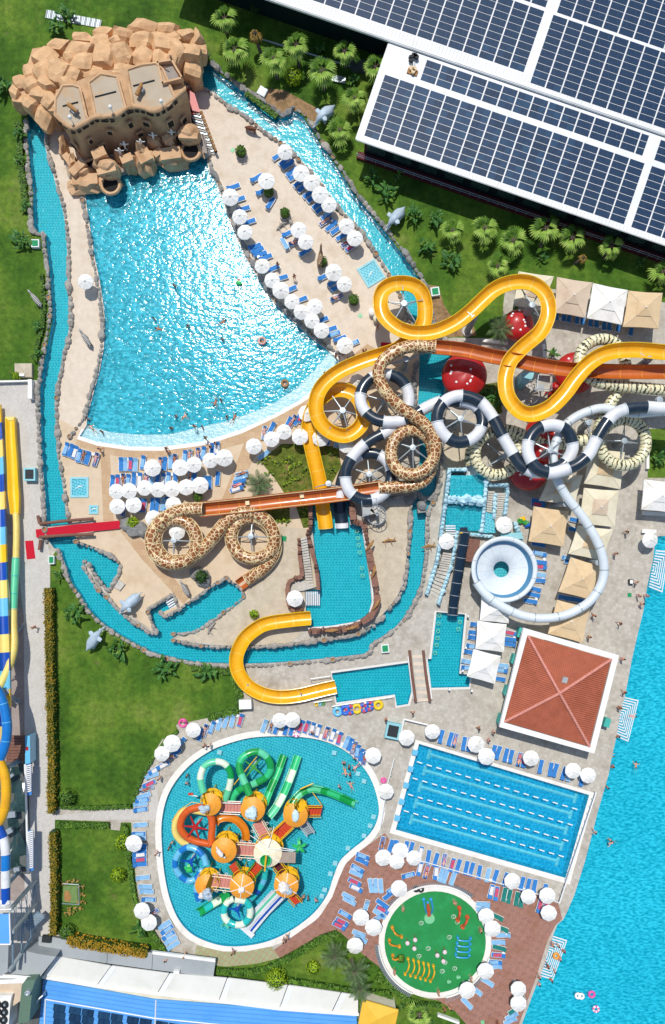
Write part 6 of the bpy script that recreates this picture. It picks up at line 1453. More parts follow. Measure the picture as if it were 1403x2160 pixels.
# tube rack by the small pool
t = thing('tube_rack', 'thin metal rack rail holding rubber rings by the small lower pool', 'rack', W(745,1488))
mb = MB(); mb.tube([W(662,1482,.8), W(700,1476,.8)],.05,5); mb.tube([W(700,1490,.8), W(828,1470,.8)],.05,5)
for i in range(10): q = W(700 + 12.8 * i, 1490 - 2 * i, .8); mb.tube([(q.x, q.y, 0), q],.04,4)
mb.build('rail', G('steel'), t)
mb = MB(); mb.tube([W(655,1432,.9), W(697,1426,.9), W(697,1438,.9), W(657,1442,.9), W(655,1432,.9)],.05,5); tag(mb.build('rack_frame', G('steel'), None, W(676,1434)), 'thin metal frame beside the end of the yellow chute', 'rack')
for i, (x, y, r_, m_) in enumerate(((712,1501,.48, 'tube_sky'),(728,1498,.5, 'blue_float'),(738,1497,.5, 'blue_float'),(753,1495,.52, 'yellow_float'),(768,1493,.48, 'blue_float'),(779,1489,.5, 'blue_float'),(798,1487,.5, 'yellow_float'))):
    q = W(x, y, .3); mp = G(m_); tag(MB().torus(q, r_, .24,22,9, mf=lambda a, b_: (a // 3) % 2).build('swim_ring', [mp, G('towel_pink') if i in (2,4,5) else mp], None, q, smooth=True), f'{["pale blue", "blue", "blue and pink", "yellow", "blue and pink", "blue and pink", "yellow"][i]} swim ring, {ORD[i]} from the left on the rack by the small pool', 'swim ring', 'swim rings on the rack')
for i, (x, y, m_) in enumerate(((668,1486, 'yellow_float'),(675,1485, 'tube_sky'),(682,1484, 'play_green'))):
    q = W(x, y, .15); tag(MB().torus(q, .2,.1,14,6).build('swim_ring', G(m_), None, q, smooth=True), f'small {["yellow", "pale blue", "green"][i]} swim ring leaning below the yellow chute', 'swim ring', 'small swim rings')
for i, (x, y, m_, rr, lb) in enumerate(((1248,2097, 'pink_float', .38, 'pink swim ring floating in the main pool, upper of two'),(1257,2128, 'pink_float', .36, 'pink swim ring floating lower in the main pool beside its twin'),(1219,2100, 'canopy_white', .32, 'white swim ring with a dark centre floating in the main pool, left of the pair'),(1226,2101, 'canopy_white', .32, 'white swim ring with a dark centre floating in the main pool, right of the pair'),(553,719, 'skin_pink', .45, 'pinkish swim ring carrying a bather in the wave pool centre'),(601,809, 'log_wood', .42, 'tan swim ring carrying a bather near the wave pool edge'),(625,1547, 'pink_float', .42, 'pink patterned swim ring on the rim at the top of the play pool'),(386,1525, 'pink_float', .5, 'big pink inflatable flamingo ring on the lawn corner'),(809,1646, 'pink_float', .28, 'pink swim ring on the paving beside the lower parasol'),(1083,2180, 'pink_float', .3, ''),(878,1875, 'black_grill', .32, 'grey rubber tyre ring on the brown deck by the pad wall'),(888,1876, 'black_grill', .3, 'second dark tyre ring on the brown deck by the pad wall'),(1173,2016, 'toy_orange', .35, 'orange and yellow beach ring on the corner steps by the brown deck'))):
    if not lb: continue
    q = W(x, y, .05); t = thing('swim_ring', lb, 'swim ring', q); MB().torus(q + Vector((0,0,.06)), rr, .16,20,8, mf=lambda a, b_: (a // 2) % 2 if i in (1,6) else 0).build('ring', [G(m_), G('white_paint')], t, smooth=True)
    if i == 7: MB().tube(catmull([q + Vector((.4,.1,.2)), q + Vector((.6,.3,.7)), q + Vector((.35,.45,1.0)), q + Vector((.1,.35,.9))],4),.12,7).build('neck', G('pink_float'), t)
q = W(504,597); tag(MB().blob(q + Vector((0,0,0)),(.45,.3,.25),2,.2,1,3).build('inflatable_toy', G('leaf_green_toy'), None, q), 'small green inflatable in the middle of the wave pool', 'inflatable')
# submerged pale wall grates (jets) in the play pool and the small pools
for i, (x, y) in enumerate(((755,1632),(768,1648),(788,1723),(781,1742),(768,1763),(734,1789),(707,1821),(697,1843),(685,1877),(679,1890),(705,1588),(463,1587))):
    q = W(x, y, -.08); tag(MB().box(q, (.62,.62,.02),-.2).box(q + Vector((0,0,.012)),(.3,.3,.012),-.2).build('pool_grate', [G('aqua_box')], None, q), f'pale square grate at the water edge of the play pool, {ORD[i]} going clockwise', 'grate', 'pale grates round the play pool')
for i, (x, y) in enumerate(((927,1298),(925,1315),(924,1331),(923,1346),(921,1360),(918,1377),(970,1312),(967,1327),(753,1120),(755,1135),(757,1149),(759,1165),(763,1198),(765,1214))):
    q = W(x, y, -.2); mb = MB()
    for dx, dy, a, b_ in ((0,.2,.5,.07),(0,-.2,.5,.07),(.22,0,.07,.4),(-.22,0,.07,.4)): mb.box(q + Vector((dx, dy, 0)),(a, b_, .02))
    tag(mb.build('pool_grate', G('toy_palegreen'), None, q), f'pale outlined floor frame {ORD[i]} in the landing pools beside the pool wall', 'grate', 'outlined frames in the landing pools')
# ------------------------------------------------------------------ play castle in the kidney pool
Z1 = lambda x, y: (340 + x * 240 / 1403,1560 + y * 240 / 1403); Z2 = lambda x, y: (560 + x * 240 / 1403,1560 + y * 240 / 1403); Z3 = lambda x, y: (400 + x * 260 / 1403,1740 + y * 260 / 1403)
pc = thing('play_castle', 'colourful water play structure with orange disc roofs, bridges and tube slides in the round pool', 'play structure', W(540,1800))
def disc_roof(p, r, z, a0=0.0, a1=2*pi, ribs=14, m='play_roof', spoke=False):
    c_ = W(p[0], p[1], z); rr = r / S * (H - z) / H
    o = MB().lathe([(0.02,.55),(rr * .5,.38),(rr, 0),(rr * .98,-.1)],30, c_, a0=a0, a1=a1).build('disc_roof', G(m), pc, smooth=False)
    mb = MB()
    for i in range(ribs):
        a = a0 + (a1 - a0) * (i + .5) / ribs; mb.tube([c_ + Vector((rr * cos(a), rr * sin(a),.03)), c_ + Vector((.1 * cos(a),.1 * sin(a),.57))],.02,4)
    mb.build('roof_seam', G('toy_orange'), pc)
    if spoke:
        for i in range(6): a = a0 + (a1 - a0) * i / 6 + .4; MB().tube([c_ + Vector((rr * 1.05 * cos(a), rr * 1.05 * sin(a),.1)), c_ + Vector((0,0,.65))],.055,5).build('roof_spoke', G('white_paint'), pc)
    for i in range(5):
        a = 2*pi*i/5 + .3; q = c_ + Vector((rr * .8 * cos(a), rr * .8 * sin(a),0)); MB().tube([(q.x, q.y, -.6),(q.x, q.y, z)],.09,6).build('post', G('play_yellow'), pc)
    d = c_.copy(); MB().lathe([(0,2.02),(rr * .98,2.02),(rr * .98,1.85),(0,1.85)],20,(c_.x, c_.y, 0)).build('platform', G('play_yellow'), pc)
    mb = MB(); mb.torus((c_.x, c_.y, 2.9), rr * 1.0,.045,24,5)
    for i in range(12): a = 2*pi*i/12; mb.tube([(c_.x + rr * cos(a), c_.y + rr * sin(a),2),(c_.x + rr * cos(a), c_.y + rr * sin(a),2.9)],.03,4)
    mb.build('railing', G('play_yellow'), pc)
    return c_
def bridge(a, b_, w_, z, m, rail='play_cream', loops=True, z2=None, slat=None):
    z2 = z if z2 is None else z2; p, q = W(a[0], a[1], z), W(b_[0], b_[1], z2); d = q - p; L = d.length; s_ = Vector((-d.y, d.x, 0)).normalized(); n_ = max(3, int(L / .42))
    for i in range(n_):
        c_ = p.lerp(q, (i + .5) / n_); mb = MB(); mb.box(c_, (L / n_ - .03, w_, .08), atan2(d.y, d.x)); mb.build('bridge_board', G(m), pc)
    for sg in (-1,1):
        mb = MB(); mb.tube([p + s_ * sg * w_ / 2 + Vector((0,0,.9)), q + s_ * sg * w_ / 2 + Vector((0,0,.9))],.06,5); mb.tube([p + s_ * sg * w_ / 2 + Vector((0,0,.1)), q + s_ * sg * w_ / 2 + Vector((0,0,.1))],.06,5)
        for i in range(5): c_ = p.lerp(q, i / 4) + s_ * sg * w_ / 2; mb.tube([c_, c_ + Vector((0,0,.9))],.035,4)
        mb.build('railing', G(rail), pc)
        if loops:
            for f in (.3,.7): c_ = p.lerp(q, f) + s_ * sg * (w_ / 2 + .35) + Vector((0,0,.5)); MB().torus(c_, .2,.035,12,5, tilt=.5).build('hoop', G('white_paint'), pc)
RA = disc_roof(Z1(600,800),24,4.3,-1.9,2.0,9); RB = disc_roof(Z1(1130,860),26,4.6); RC = disc_roof(Z2(370,930),26,4.4,-4.6,.6,14)
RD = disc_roof(Z3(390,290),27,4.6); RE = disc_roof(Z3(595,700),26,4.4, spoke=True); RF = disc_roof(Z3(1100,690),26,4.4, spoke=True); RG = disc_roof(Z3(190,690),24,4.2,1.2,5.2,9)
RH = disc_roof(Z3(890,320),30,4.8, m='play_cream', ribs=8, spoke=True)
def lumpy(c_, r, h_, m, seed, n_=5, nm='rock_top'):
    rnd = random.Random(seed)
    for i in range(n_): a = rnd.uniform(0,6.28); d = rnd.uniform(0, r * .5) if i else 0; MB().blob(c_ + Vector((d * cos(a), d * sin(a),.55 + (h_ * .4 if i == 0 else rnd.uniform(0, h_ * .3)))),(r * rnd.uniform(.4,.65), r * rnd.uniform(.4,.65), h_ * .55),2,.35,1.6, seed * 9 + i).build(nm, G(m), pc)
lumpy(W(*Z1(1120,890),4.6),1.15,.9, 'ice_rock', 1,6); lumpy(W(*Z1(550,840),4.2),.85,.8, 'elephant_grey', 2,5); MB().blob(W(*Z1(540,880),5.0),(.5,.35,.35),2,.2,1,1).build('animal_head', G('log_wood'), pc)
lumpy(W(*Z3(1090,680),4.4),1.1,.8, 'white_rock', 3,6); lumpy(W(*Z3(200,760),4.2),.95,.9, 'elephant_grey', 4,6); MB().blob(W(*Z3(200,790),5.0),(.5,.4,.35),2,.2,1,2).build('animal_head', G('cow_brown'), pc); MB().blob(W(*Z3(140,810),4.8),(.5,.4,.3),2,.2,1,2).build('animal_paw', G('white_rock'), pc)
MB().blob(W(*Z3(590,740),5.1),(.45,.45,.3),2,.3,1.6,5).build('rock_top', G('white_rock'), pc); MB().blob(W(*Z3(1130,760),5.0),(.5,.45,.4),2,.3,1.6,8).build('animal_head', G('elephant_grey'), pc)
q = W(*Z3(365,320),5.2); MB().tube(catmull([q + Vector((-.7,.8,0)), q + Vector((-.2,.1,.3)), q + Vector((.5,-.6,.1))],5),[.12] * 3 + [.32] * 5 + [.12] * 3,9).build('animal_body', G('white_rock'), pc); MB().blob(q + Vector((-.3,.35,.3)),(.25,.2,.2),1,.2).build('animal_head', G('slide_black'), pc); MB().blob(q + Vector((.25,-.2,.3)),(.22,.3,.2),1,.2).build('animal_head', G('slide_black'), pc)
q = W(*Z2(370,940),5.0); MB().blob(q, (.5,.85,.35),2,.06,1,4).build('turbine_top', G('ice_rock'), pc)
q = W(*Z3(870,385),5.0); MB().lathe([(.7,.6),(.78,.6),(.74,.5),(.3,.05),(.12,-.3)],22, q).build('funnel', G('tube_mint'), pc); MB().lathe([(0,.2),(.5,.35),(.69,.58)],20, q).build('funnel_inside', G('tube_green'), pc)
MB().tube([q + Vector((-.1,-1.3,.8)), q + Vector((.15,.9,1.2))],.12,7).build('spout_pole', G('play_yellow'), pc)
for a, b_ in ((Z3(690,120), Z3(900,260)),(Z3(960,20), Z3(890,270)),(Z3(1180,300), Z3(890,270)),(Z3(1040,260), Z3(1200,290))): MB().tube([W(*a, 5.6), W(*b_, 5.6)],.05,5).build('mast_stay', G('white_paint'), pc)
bridge(Z1(735,820), Z1(985,830),1.5,2.3, 'play_pink', 'white_paint', False); bridge(Z3(520,265), Z3(760,280),1.75,2.3, 'play_pink'); bridge(Z3(260,625), Z3(480,650),1.75,2.3, 'play_pink')
bridge(Z1(1190,1010), Z1(1290,1190),1.55,2.3, 'play_pink'); bridge(Z2(310,1010), Z2(130,1180),1.55,2.3, 'play_red', 'play_yellow', False)
bridge(Z2(510,870), Z2(690,870),1.35,2.2, 'play_red', 'play_yellow', False, 1.0); bridge(Z2(470,1020), Z2(560,1150),1.1,2.2, 'column_grey', 'white_paint', False, .6)
bridge(Z3(490,440), Z3(560,540),1.35,2.3, 'play_red', 'play_green', False); bridge(Z3(790,450), Z3(690,570),1.35,2.3, 'play_red', 'play_green', False); bridge(Z3(1000,440), Z3(1070,530),1.35,2.3, 'terrace_red', 'play_yellow', False); bridge(Z3(1170,800), Z3(1240,880),1.2,1.8, 'play_red', 'play_yellow', False, .8)
MB().prism([W(*Z3(x, y),4.6).to_2d() for x, y in [(930,310),(1210,310),(1205,435),(980,430)]],4.5,4.6).build('canopy', G('left_brown'), pc)
for i in range(12): x = 940 + i * 23; MB().tube([W(*Z3(x, 312),4.63), W(*Z3(x, 432),4.63)],.03,4).build('canopy_rib', G('canopy_tan'), pc)
def pslide(label, pts, z0, z1, prof, mats, sec=1.3, cols=None, fl=None, knots=None, tube=True, zmin=.3):
    t = thing('play_slide', label, 'water slide', W(*pts[-1]), 'slides of the play structure'); P = path_px(zfill(pts, z0, z1, knots), zmin)
    fr = sweep_sections(t, P, prof, sec, ['tube_section' if tube else 'chute_section'],[G(m_) for m_ in mats], step=.25, flange=fl, flmat=G(mats[0]));
    if not tube: lips(t, fr, prof[0][0][0] * -1 if prof[0][0][0] < 0 else prof[0][0][0],.02,.05, G(mats[0]))
    return t
TB = prof_tube(.46,12); TR = prof_trough(.46,.05,8,180,.07)
pslide('white, mint and dark green looped tube on the upper left of the play structure', [Z1(520,650), Z1(495,560), Z1(485,450), Z1(530,335), Z1(620,280), Z1(720,275), Z1(800,315), Z1(855,410), Z1(855,520), Z1(825,640), Z1(790,740)],3.4,2.2, TB, ['tube_mint', 'tube_milk', 'tube_mint', 'tube_milk', 'tube_green', 'tube_milk', 'tube_mint'],1.75, fl=.03)
pslide('dark and light green looping tube at the top of the play structure', [Z1(1090,680), Z1(1050,580), Z1(1000,460), Z1(962,340), Z1(1000,230), Z1(1085,170), Z1(1180,150), Z1(1275,190), Z1(1340,280), Z1(1345,380), Z1(1295,465), Z1(1200,520), Z1(1100,565), Z1(985,610), Z1(905,680), Z1(880,750)],3.6,1.2, prof_tube(.5,12),['tube_green', 'tube_mint', 'tube_green', 'tube_bright'],1.55, fl=.03)
pslide('straight green trough slide, left of the parallel pair', [Z2(-10,800), Z2(40,660), Z2(100,520), Z2(155,390), Z2(225,190)],2.4,.5, TR, ['tube_bright', 'tube_green', 'tube_bright', 'tube_green', 'tube_mint'],1.7, tube=False)
pslide('straight mint and cream trough slide, right of the parallel pair', [Z2(40,950), Z2(100,880), Z2(165,780), Z2(235,640), Z2(320,430), Z2(400,200)],2.6,.5, prof_trough(.5,.05,8,180,.07),['tube_mint', 'tube_milk', 'tube_bright', 'tube_milk', 'tube_bright'],1.8, tube=False)
pslide('green and mint curved slide on the right ending in an open dark green chute', [Z2(320,800), Z2(390,700), Z2(480,630), Z2(590,605), Z2(700,625), Z2(820,665), Z2(950,720), Z2(1120,800)],3.2,.5, prof_trough(.5,.05,10,250,.03),['tube_green', 'tube_mint', 'tube_green', 'tube_mint', 'tube_mint', 'tube_green', 'tube_bright', 'tube_bright', 'tube_green'],1.05, tube=False)
pslide('red-orange looped tube on the left side of the play structure', [Z1(620,1290), Z1(620,1180), Z1(630,1060), Z1(610,940), Z1(540,850), Z1(440,840), Z1(330,880), Z1(260,970), Z1(240,1080), Z1(290,1175), Z1(390,1240), Z1(510,1270), Z1(610,1290)],3.4,2.2, prof_tube(.5,12),['tube_orange'],1.3, fl=.02)
pslide('pale yellow tube curling outside the red-orange loop', [Z1(560,900), Z1(440,880), Z1(310,870), Z1(210,950), Z1(170,1060), Z1(185,1170), Z1(260,1260), Z1(330,1290)],2.6,1.4, prof_tube(.46,12),['slide_lemon'],1.3, fl=.02)
pslide('amber open tube arch behind the middle bridge of the play structure', [Z1(660,1040), Z1(700,985), Z1(780,960), Z1(870,965), Z1(950,1010), Z1(1020,1090), Z1(1045,1180), Z1(1040,1270)],2.6,1.6, prof_trough(.5,.05,8,200,.04),['tube_amber'],.8, tube=False)
Zc = lambda x, y: (x * 480 / 1403,1680 + y * 480 / 1403)
pslide('blue and sky-blue ringed tube on the lower left of the play structure', [Zc(1270,420), Zc(1255,370), Zc(1210,325), Zc(1150,315), Zc(1100,355), Zc(1080,420), Zc(1110,485), Zc(1165,520), Zc(1215,500), Zc(1245,450), Zc(1250,480), Zc(1215,540), Zc(1215,600), Zc(1230,640)],3.0,1.0, prof_tube(.44,12),['tube_sky', 'tube_blue'],1.35, fl=.02)
pslide('aqua and cream round tube loop at the bottom of the play structure', [Z3(520,850), Z3(640,870), Z3(690,960), Z3(675,1060), Z3(600,1130), Z3(500,1130), Z3(410,1070), Z3(390,970), Z3(430,880), Z3(500,840)],2.4,1.2, prof_tube(.46,12),['tube_milk', 'tube_aqua'],1.3, fl=.02)
pslide('pale aqua end chute below the aqua and cream loop', [Z3(430,1110), Z3(400,1180)],.7,.4, prof_trough(.45,.05,8,180,.07),['tube_mint'],1.0, tube=False)
pslide('mint and cream open chute at the lower left of the play structure', [Z3(430,800), Z3(330,860), Z3(230,920), Z3(90,1010)],1.6,.45, prof_trough(.55,.05,8,180,.07),['tube_green', 'tube_milk', 'tube_aqua'],1.5, tube=False)
pslide('teal and deep blue tube bending under the right side of the play structure', [Z3(860,530), Z3(850,620), Z3(800,720), Z3(730,810), Z3(690,850)],2.4,.9, prof_tube(.42,12),['tube_aqua', 'tube_sky', 'tube_aqua', 'tube_deep'],1.0, fl=.02)
t = thing('racer_slide', 'straight white slide with blue and green lanes below the play structure', 'water slide', W(519,1960), 'slides of the play structure')
a, b_ = W(*Z3(1005,790),2.8), W(*Z3(660,1180),.2); d = (b_ - a); s_ = Vector((-d.y, d.x, 0)).normalized()
for (o0, o1, m_, dz) in ((-.95,.95, 'slide_white', 0),(-.72,-.42, 'tube_deep', .04),(-.25,.02, 'slide_white', .05),(.2,.5, 'tube_mint', .04)):
    mb = MB(); n_ = 10
    for i in range(n_ + 1):
        p = a.lerp(b_, i / n_); p.z = .2 + 2.6 * (1 - i / n_) ** 1.4 + dz; mb.v += [tuple(p + s_ * -o0), tuple(p + s_ * -o1), tuple(p + s_ * -o1 - Vector((0,0,.12))), tuple(p + s_ * -o0 - Vector((0,0,.12)))]
    for i in range(n_):
        for j in range(4): mb.f.append((i*4 + j, i*4 + (j+1) % 4,(i+1)*4 + (j+1) % 4,(i+1)*4 + j)); mb.m.append(0)
    mb.f += [(0,1,2,3),(n_*4 + 3, n_*4 + 2, n_*4 + 1, n_*4)]; mb.m += [0,0]; mb.build('lane' if m_ != 'slide_white' else 'slide_bed', G(m_), t)
for o_ in (-.95,-.1,.95): MB().tube([a + s_ * -o_ + Vector((0,0,.2)), a.lerp(b_, .5) + s_ * -o_ + Vector((0,0,-.35)), b_ + s_ * -o_ + Vector((0,0,.2))],.09,6).build('side_rim', G('slide_white'), t)
q = W(*Z3(660,1210),.1); MB().box(q, (2.1,.7,.3),-.72).build('end_basin', G('slide_white'), t)
# red star frame and other masts, palm toys, the crank seats
for c0, z, m_, n_, rr, lb in ((Z1(420,1080),2.8, 'red_paint', 6,26, 'red radial star frame carrying the orange loop'),(Z1(1140,340),2.6, 'play_green', 4,24, 'green crossed frame with yellow strut inside the top green loop'),(Zc(1175,400),2.2, 'tube_deep', 3,20, 'blue frame inside the blue ringed tube'),(Z3(540,960),1.6, 'tube_deep', 3,18, 'blue frame inside the aqua and cream loop')):
    c_ = W(*c0, z); t = thing('star_frame', lb, 'support frame', (c_.x, c_.y, -.6)); MB().tube([(c_.x, c_.y, -.6), c_],.16,8).build('pole', G('white_paint'), t); MB().lathe([(0,.2),(.35,.12),(.35,-.1)],12, c_).build('hub', G(m_), t)
    for i in range(n_): a = 2*pi*i/n_ + .9; MB().tube([c_, c_ + Vector((rr / S * cos(a), rr / S * sin(a),.2))],[.2,.07],6).build('arm', G(m_), t)
MB().tube([W(*Z1(900,555),2.5), W(*Z1(1180,210),3.2)],.07,5).build('strut', G('play_yellow'), pc); MB().tube([W(*Z2(430,610),3.4), W(*Z2(590,540),3.4)],.09,5).build('strut', G('play_yellow'), pc)
MB().tube([W(*Z2(580,650),2.4), W(*Z2(690,800),2.0)],.07,5).build('strut', G('play_yellow'), pc); MB().tube([W(*Z1(130,1010),2.4), W(*Z1(220,870),2.4), W(*Z1(380,770),2.4), W(*Z1(480,790),2.4)],.05,5).build('strut', G('play_yellow'), pc)
MB().tube([W(*Z1(340,680),2.6), W(*Z1(450,700),2.4)],.09,5).build('strut', G('white_paint'), pc); MB().box(W(*Z1(365,670),2.8),(.7,.25,.2)).build('bucket', G('play_red'), pc)
def toy_palm(p, z, r, lb):
    c_ = W(p[0], p[1], z); t = thing('toy_palm', lb, 'palm toy', (c_.x, c_.y, -.6)); MB().tube([(c_.x, c_.y, -.6), c_],.12,7).build('trunk', G('log_wood'), t)
    for i in range(5):
        a = 2*pi*i/5 + .4; d = Vector((cos(a), sin(a),0)); s_ = Vector((-sin(a), cos(a),0)); mb = MB()
        mb.v = [tuple(c_)] + [tuple(c_ + d * r * f + s_ * w_ * sg + Vector((0,0, h_))) for f, w_, h_ in ((.35,.22,.15),(.7,.2,.05),(1.0,.02,-.3)) for sg in (-1,1)]
        mb.f = [(0,1,2),(1,3,4,2),(3,5,6,4)]; mb.m = [0,0,0]; mb.build('leaf', G('leaf_green_toy'), t)
toy_palm(Z3(1250,250),1.6,1.15, 'bright green plastic palm standing in the play pool right of the structure'); toy_palm(Zc(1165,445),.8,.8, 'green plastic leaf toy inside the blue ringed tube')
# ------------------------------------------------------------------ palms, bananas, bushes, hedges
def fan_frond(seed, n=7, L=1.55, m='fan_leaf'):
    rnd = random.Random(seed); mb = MB(); mb.tube([(0,0,0),(.2,0,.08),(.5,0,.14)],[.035,.03,.02],4,1)
    hub = Vector((.42,0,.15))
    for i in range(n):
        a = (i / (n - 1) - .5) * 1.35; ln = L * .82 * (1 - .22 * abs(a) / 1.45) * rnd.uniform(.88,1.08); d = Vector((cos(a), sin(a),0)); s_ = Vector((-sin(a), cos(a),0))
        b = len(mb.v); w1 = .095
        pts = [hub, hub + d * ln * .5 + s_ * w1 + Vector((0,0,-.02)), hub + d * ln * .5 - s_ * w1 + Vector((0,0,-.02)), hub + d * ln * .5 + Vector((0,0,.07)), hub + d * ln * .82 + Vector((0,0,-.10)) + s_ * .06, hub + d * ln * .82 + Vector((0,0,-.10)) - s_ * .06, hub + d * ln + Vector((0,0,-.34))]
        mb.v += [tuple(p) for p in pts]; mb.f += [(b, b+1, b+3),(b, b+3, b+2),(b+1, b+4, b+3),(b+3, b+5, b+2),(b+4, b+6, b+5, b+3)]; mb.m += [0] * 5
    return mb.mesh('frond', [G(m), G('trunk_bark')])
FF = [fan_frond(i) for i in range(4)]; FD = [fan_frond(9,8,1.4, 'dry_leaf')]; FDK = fan_frond(11,7,1.6, 'bush_leaf')
def feather_frond(seed, L=2.5, m='palm_leaf', n=15):
    rnd = random.Random(seed); mb = MB(); P = []
    for i in range(n + 1): t = i / n; P.append(Vector((L * t * (1 - .12 * t * t),0,.75 * L * (.42 * t - .52 * t * t))))
    mb.tube(P, [.04 * (1 - .8 * i / n) for i in range(n + 1)],4,1)
    for i in range(2, n + 1):
        t = i / n; ln = .62 * math.sin(pi * min(1,.15 + .85 * t)) * L / 2.4 + .12
        for sg in (-1,1):
            a = .95 - .4 * t; d = Vector((cos(a), sg * sin(a),-.25 + rnd.uniform(-.15,.1))).normalized(); p = P[i]; q = Vector((.045,0,0)); b = len(mb.v)
            mb.v += [tuple(p - q), tuple(p + q), tuple(p + d * ln * .6 + q + Vector((0,0,.03))), tuple(p + d * ln)]; mb.f += [(b, b+1, b+2),(b, b+2, b+3)]; mb.m += [0,0]
    return mb.mesh('frond', [G(m), G('trunk_bark')])
FP = [feather_frond(i) for i in range(3)]
def banana_leaf(seed, L=1.5, m='banana_leaf'):
    rnd = random.Random(seed); mb = MB(); n = 6
    for i in range(n + 1):
        t = i / n; w_ = .24 * math.sin(pi * (.08 + .9 * t)) ** .7 * L / 1.4; x = L * t; z = L * (.75 * t - .78 * t * t); mb.v += [(x, -w_, z - .05 + rnd.uniform(-.03,.03)),(x, 0, z + .02),(x, w_, z - .05 + rnd.uniform(-.03,.03))]
    for i in range(n): a = i * 3; mb.f += [(a, a+3, a+4, a+1),(a+1, a+4, a+5, a+2)]; mb.m += [0,0]
    return mb.mesh('leaf', G(m))
BL = [banana_leaf(i, 1.3 + .25 * i, 'banana_leaf' if i else 'bush_leaf') for i in range(3)]; BB = [banana_leaf(i + 5,.9, 'lime_leaf') for i in range(2)]
def palm(px, py, h_, lab, kind_='fan', r=1.0, base=None, nm=None, n=None):
    top = W(px, py, h_); foot = W(*base) if base else Vector((top.x, top.y, 0)); rnd = random.Random(int(px * 3 + py))
    t = thing(nm or {'fan': 'fan_palm', 'feather': 'date_palm', 'dry': 'fan_palm'}[kind_], lab, 'palm tree', foot)
    mb = MB(); K_ = [foot.lerp(top, i / 6) + Vector((.06 * sin(i * 1.7),.06 * cos(i),0)) for i in range(7)]; mb.tube(K_, [.30,.24,.22,.21,.2,.2,.22],8);
    for i in range(1,12): mb.torus(foot.lerp(top, i / 12),.235,.03,8,4)
    mb.build('trunk', G('trunk_bark'), t)
    meshes = {'fan': FF, 'feather': FP, 'dry': FD}[kind_]; n = n or {'fan': 13, 'feather': 26, 'dry': 10}[kind_]; o_ = top - foot
    for k_i in range(n):
        i = k_i; f = i / n * .92; a = i * 2.399 + rnd.uniform(-.15,.15); pitch = (-1.0 + 1.5 * f) if kind_ == 'feather' else (.95 - 1.75 * f)
        if kind_ == 'feather': pitch = .35 - 1.25 * f
        if kind_ == 'fan': pitch = .35 - .9 * f
        if kind_ == 'dry': pitch = .9 + .3 * f
        s = r * (1 - .3 * f if kind_ != 'feather' else 1 - .25 * f) * rnd.uniform(.78,1.15)
        free('frond', (FDK if kind_ == 'fan' and k_i % 3 == 0 else rnd.choice(meshes)), t, o_ + Vector((0,0,.1 + .25 * f)),(rnd.uniform(-.25,.25), pitch, a),(s, s, s))
    return t
def ywhere(px, py):
    return ''
FANS = [(475,41,3.6,(478,68), 'fan palm in the top left strip nearest the castle boulders'),(496,106,3.2,(501,135), 'fan palm just above the hatch on the river bank'),(578,125,3.4,(585,165), 'fan palm to the left of the round lime bush'),
 (626,97,3.4,(631,140), 'fan palm standing behind the round lime bush'),(727,111,3.2,(730,142), 'fan palm in the dark shadow of the hall beside the grey slab'),(680,152,3.2,(684,190), 'fan palm between the lime bush and the solar hall corner'),
 (793,144,3.2,(788,165), 'fan palm pressed against the solar hall corner'),(749,209,2.8,(751,235), 'fan palm left of the lower solar roof edge'),(718,277,2.2,(722,290), 'fan palm with bright crown right of the upper elephant statue'),
 (955,487,2.6,(952,505), 'bright fan palm furthest left in the row under the long solar eave'),(1023,482,2.6,(1018,512), 'thin yellow fan palm second in the row under the solar eave'),(1083,508,2.4,(1078,532), 'full fan palm third in the row under the solar eave'),
 (1151,482,2.6,(1140,520), 'fan palm fourth in the row nearest the dark wall'),(1208,503,2.4,(1200,522), 'wide fan palm fifth in the row under the solar eave'),(1288,522,2.4,(1275,545), 'fan palm sixth in the row under the solar eave'),
 (1050,562,2.0,(1048,575), 'low bright fan palm right above the upper yellow bend'),(1399,574,2.2,(1390,590), 'fan palm cut by the right edge above the tan shades'),(884,2140,2.4,(888,2120), 'leaning fan palm at the very bottom of the garden')]
for x, y, h_, b, lb in FANS: palm(x, y, h_, lb, 'fan', U(1.2,1.5), b, None, 11)
palm(537,68,3.4, 'dead brown-headed fan palm with a bare leaning trunk', 'dry', 1.1,(552,120)); palm(1231,543,1.6, 'small leaning palm with pale dry leaves in the row under the solar eave', 'dry', .8,(1213,556))
for x, y, h_, r, b, lb in ((1055,693,2.4,1.0,(1050,712), 'grey-green feather palm by the orange trough and upper mushroom'),(546,1020,1.6,.9,(548,1030), 'round feather palm above the long orange trough'),(706,2016,3.0,.95,(703,1995), 'uppermost grey feather palm in the bottom garden'),
                        (748,2048,3.4,.95,(742,2025), 'middle grey feather palm in the bottom garden'),(760,2086,3.0,.85,(752,2060), 'lowest grey feather palm overlapping the cream canopy')): palm(x, y, h_, lb, 'feather', r, b)
def leafy(px, py, r, lab, n=14, h_=.9, nm='banana_plant', meshes=None, cat='plant', sz=1.0, extra=2):
    c_ = W(px, py); t = thing(nm, lab, cat, c_); rnd = random.Random(int(px + py * 2)); meshes = meshes or BL
    MB().tube([c_, c_ + Vector((0,0, h_))],[.14,.08],6).build('stem', G('trunk_bark'), t)
    for k in range(n):
        a = k * 2.4 + rnd.uniform(-.5,.5); d = rnd.uniform(.1,.75) * r / S; s = sz * r / 22 * rnd.uniform(.5,1.15); free('leaf', rnd.choice(meshes), t, (d * cos(a * 1.7), d * sin(a * 1.7), h_ * rnd.uniform(.4,1.2)),(rnd.uniform(-.5,.5), rnd.uniform(-.9,.3), a),(s, s, s))
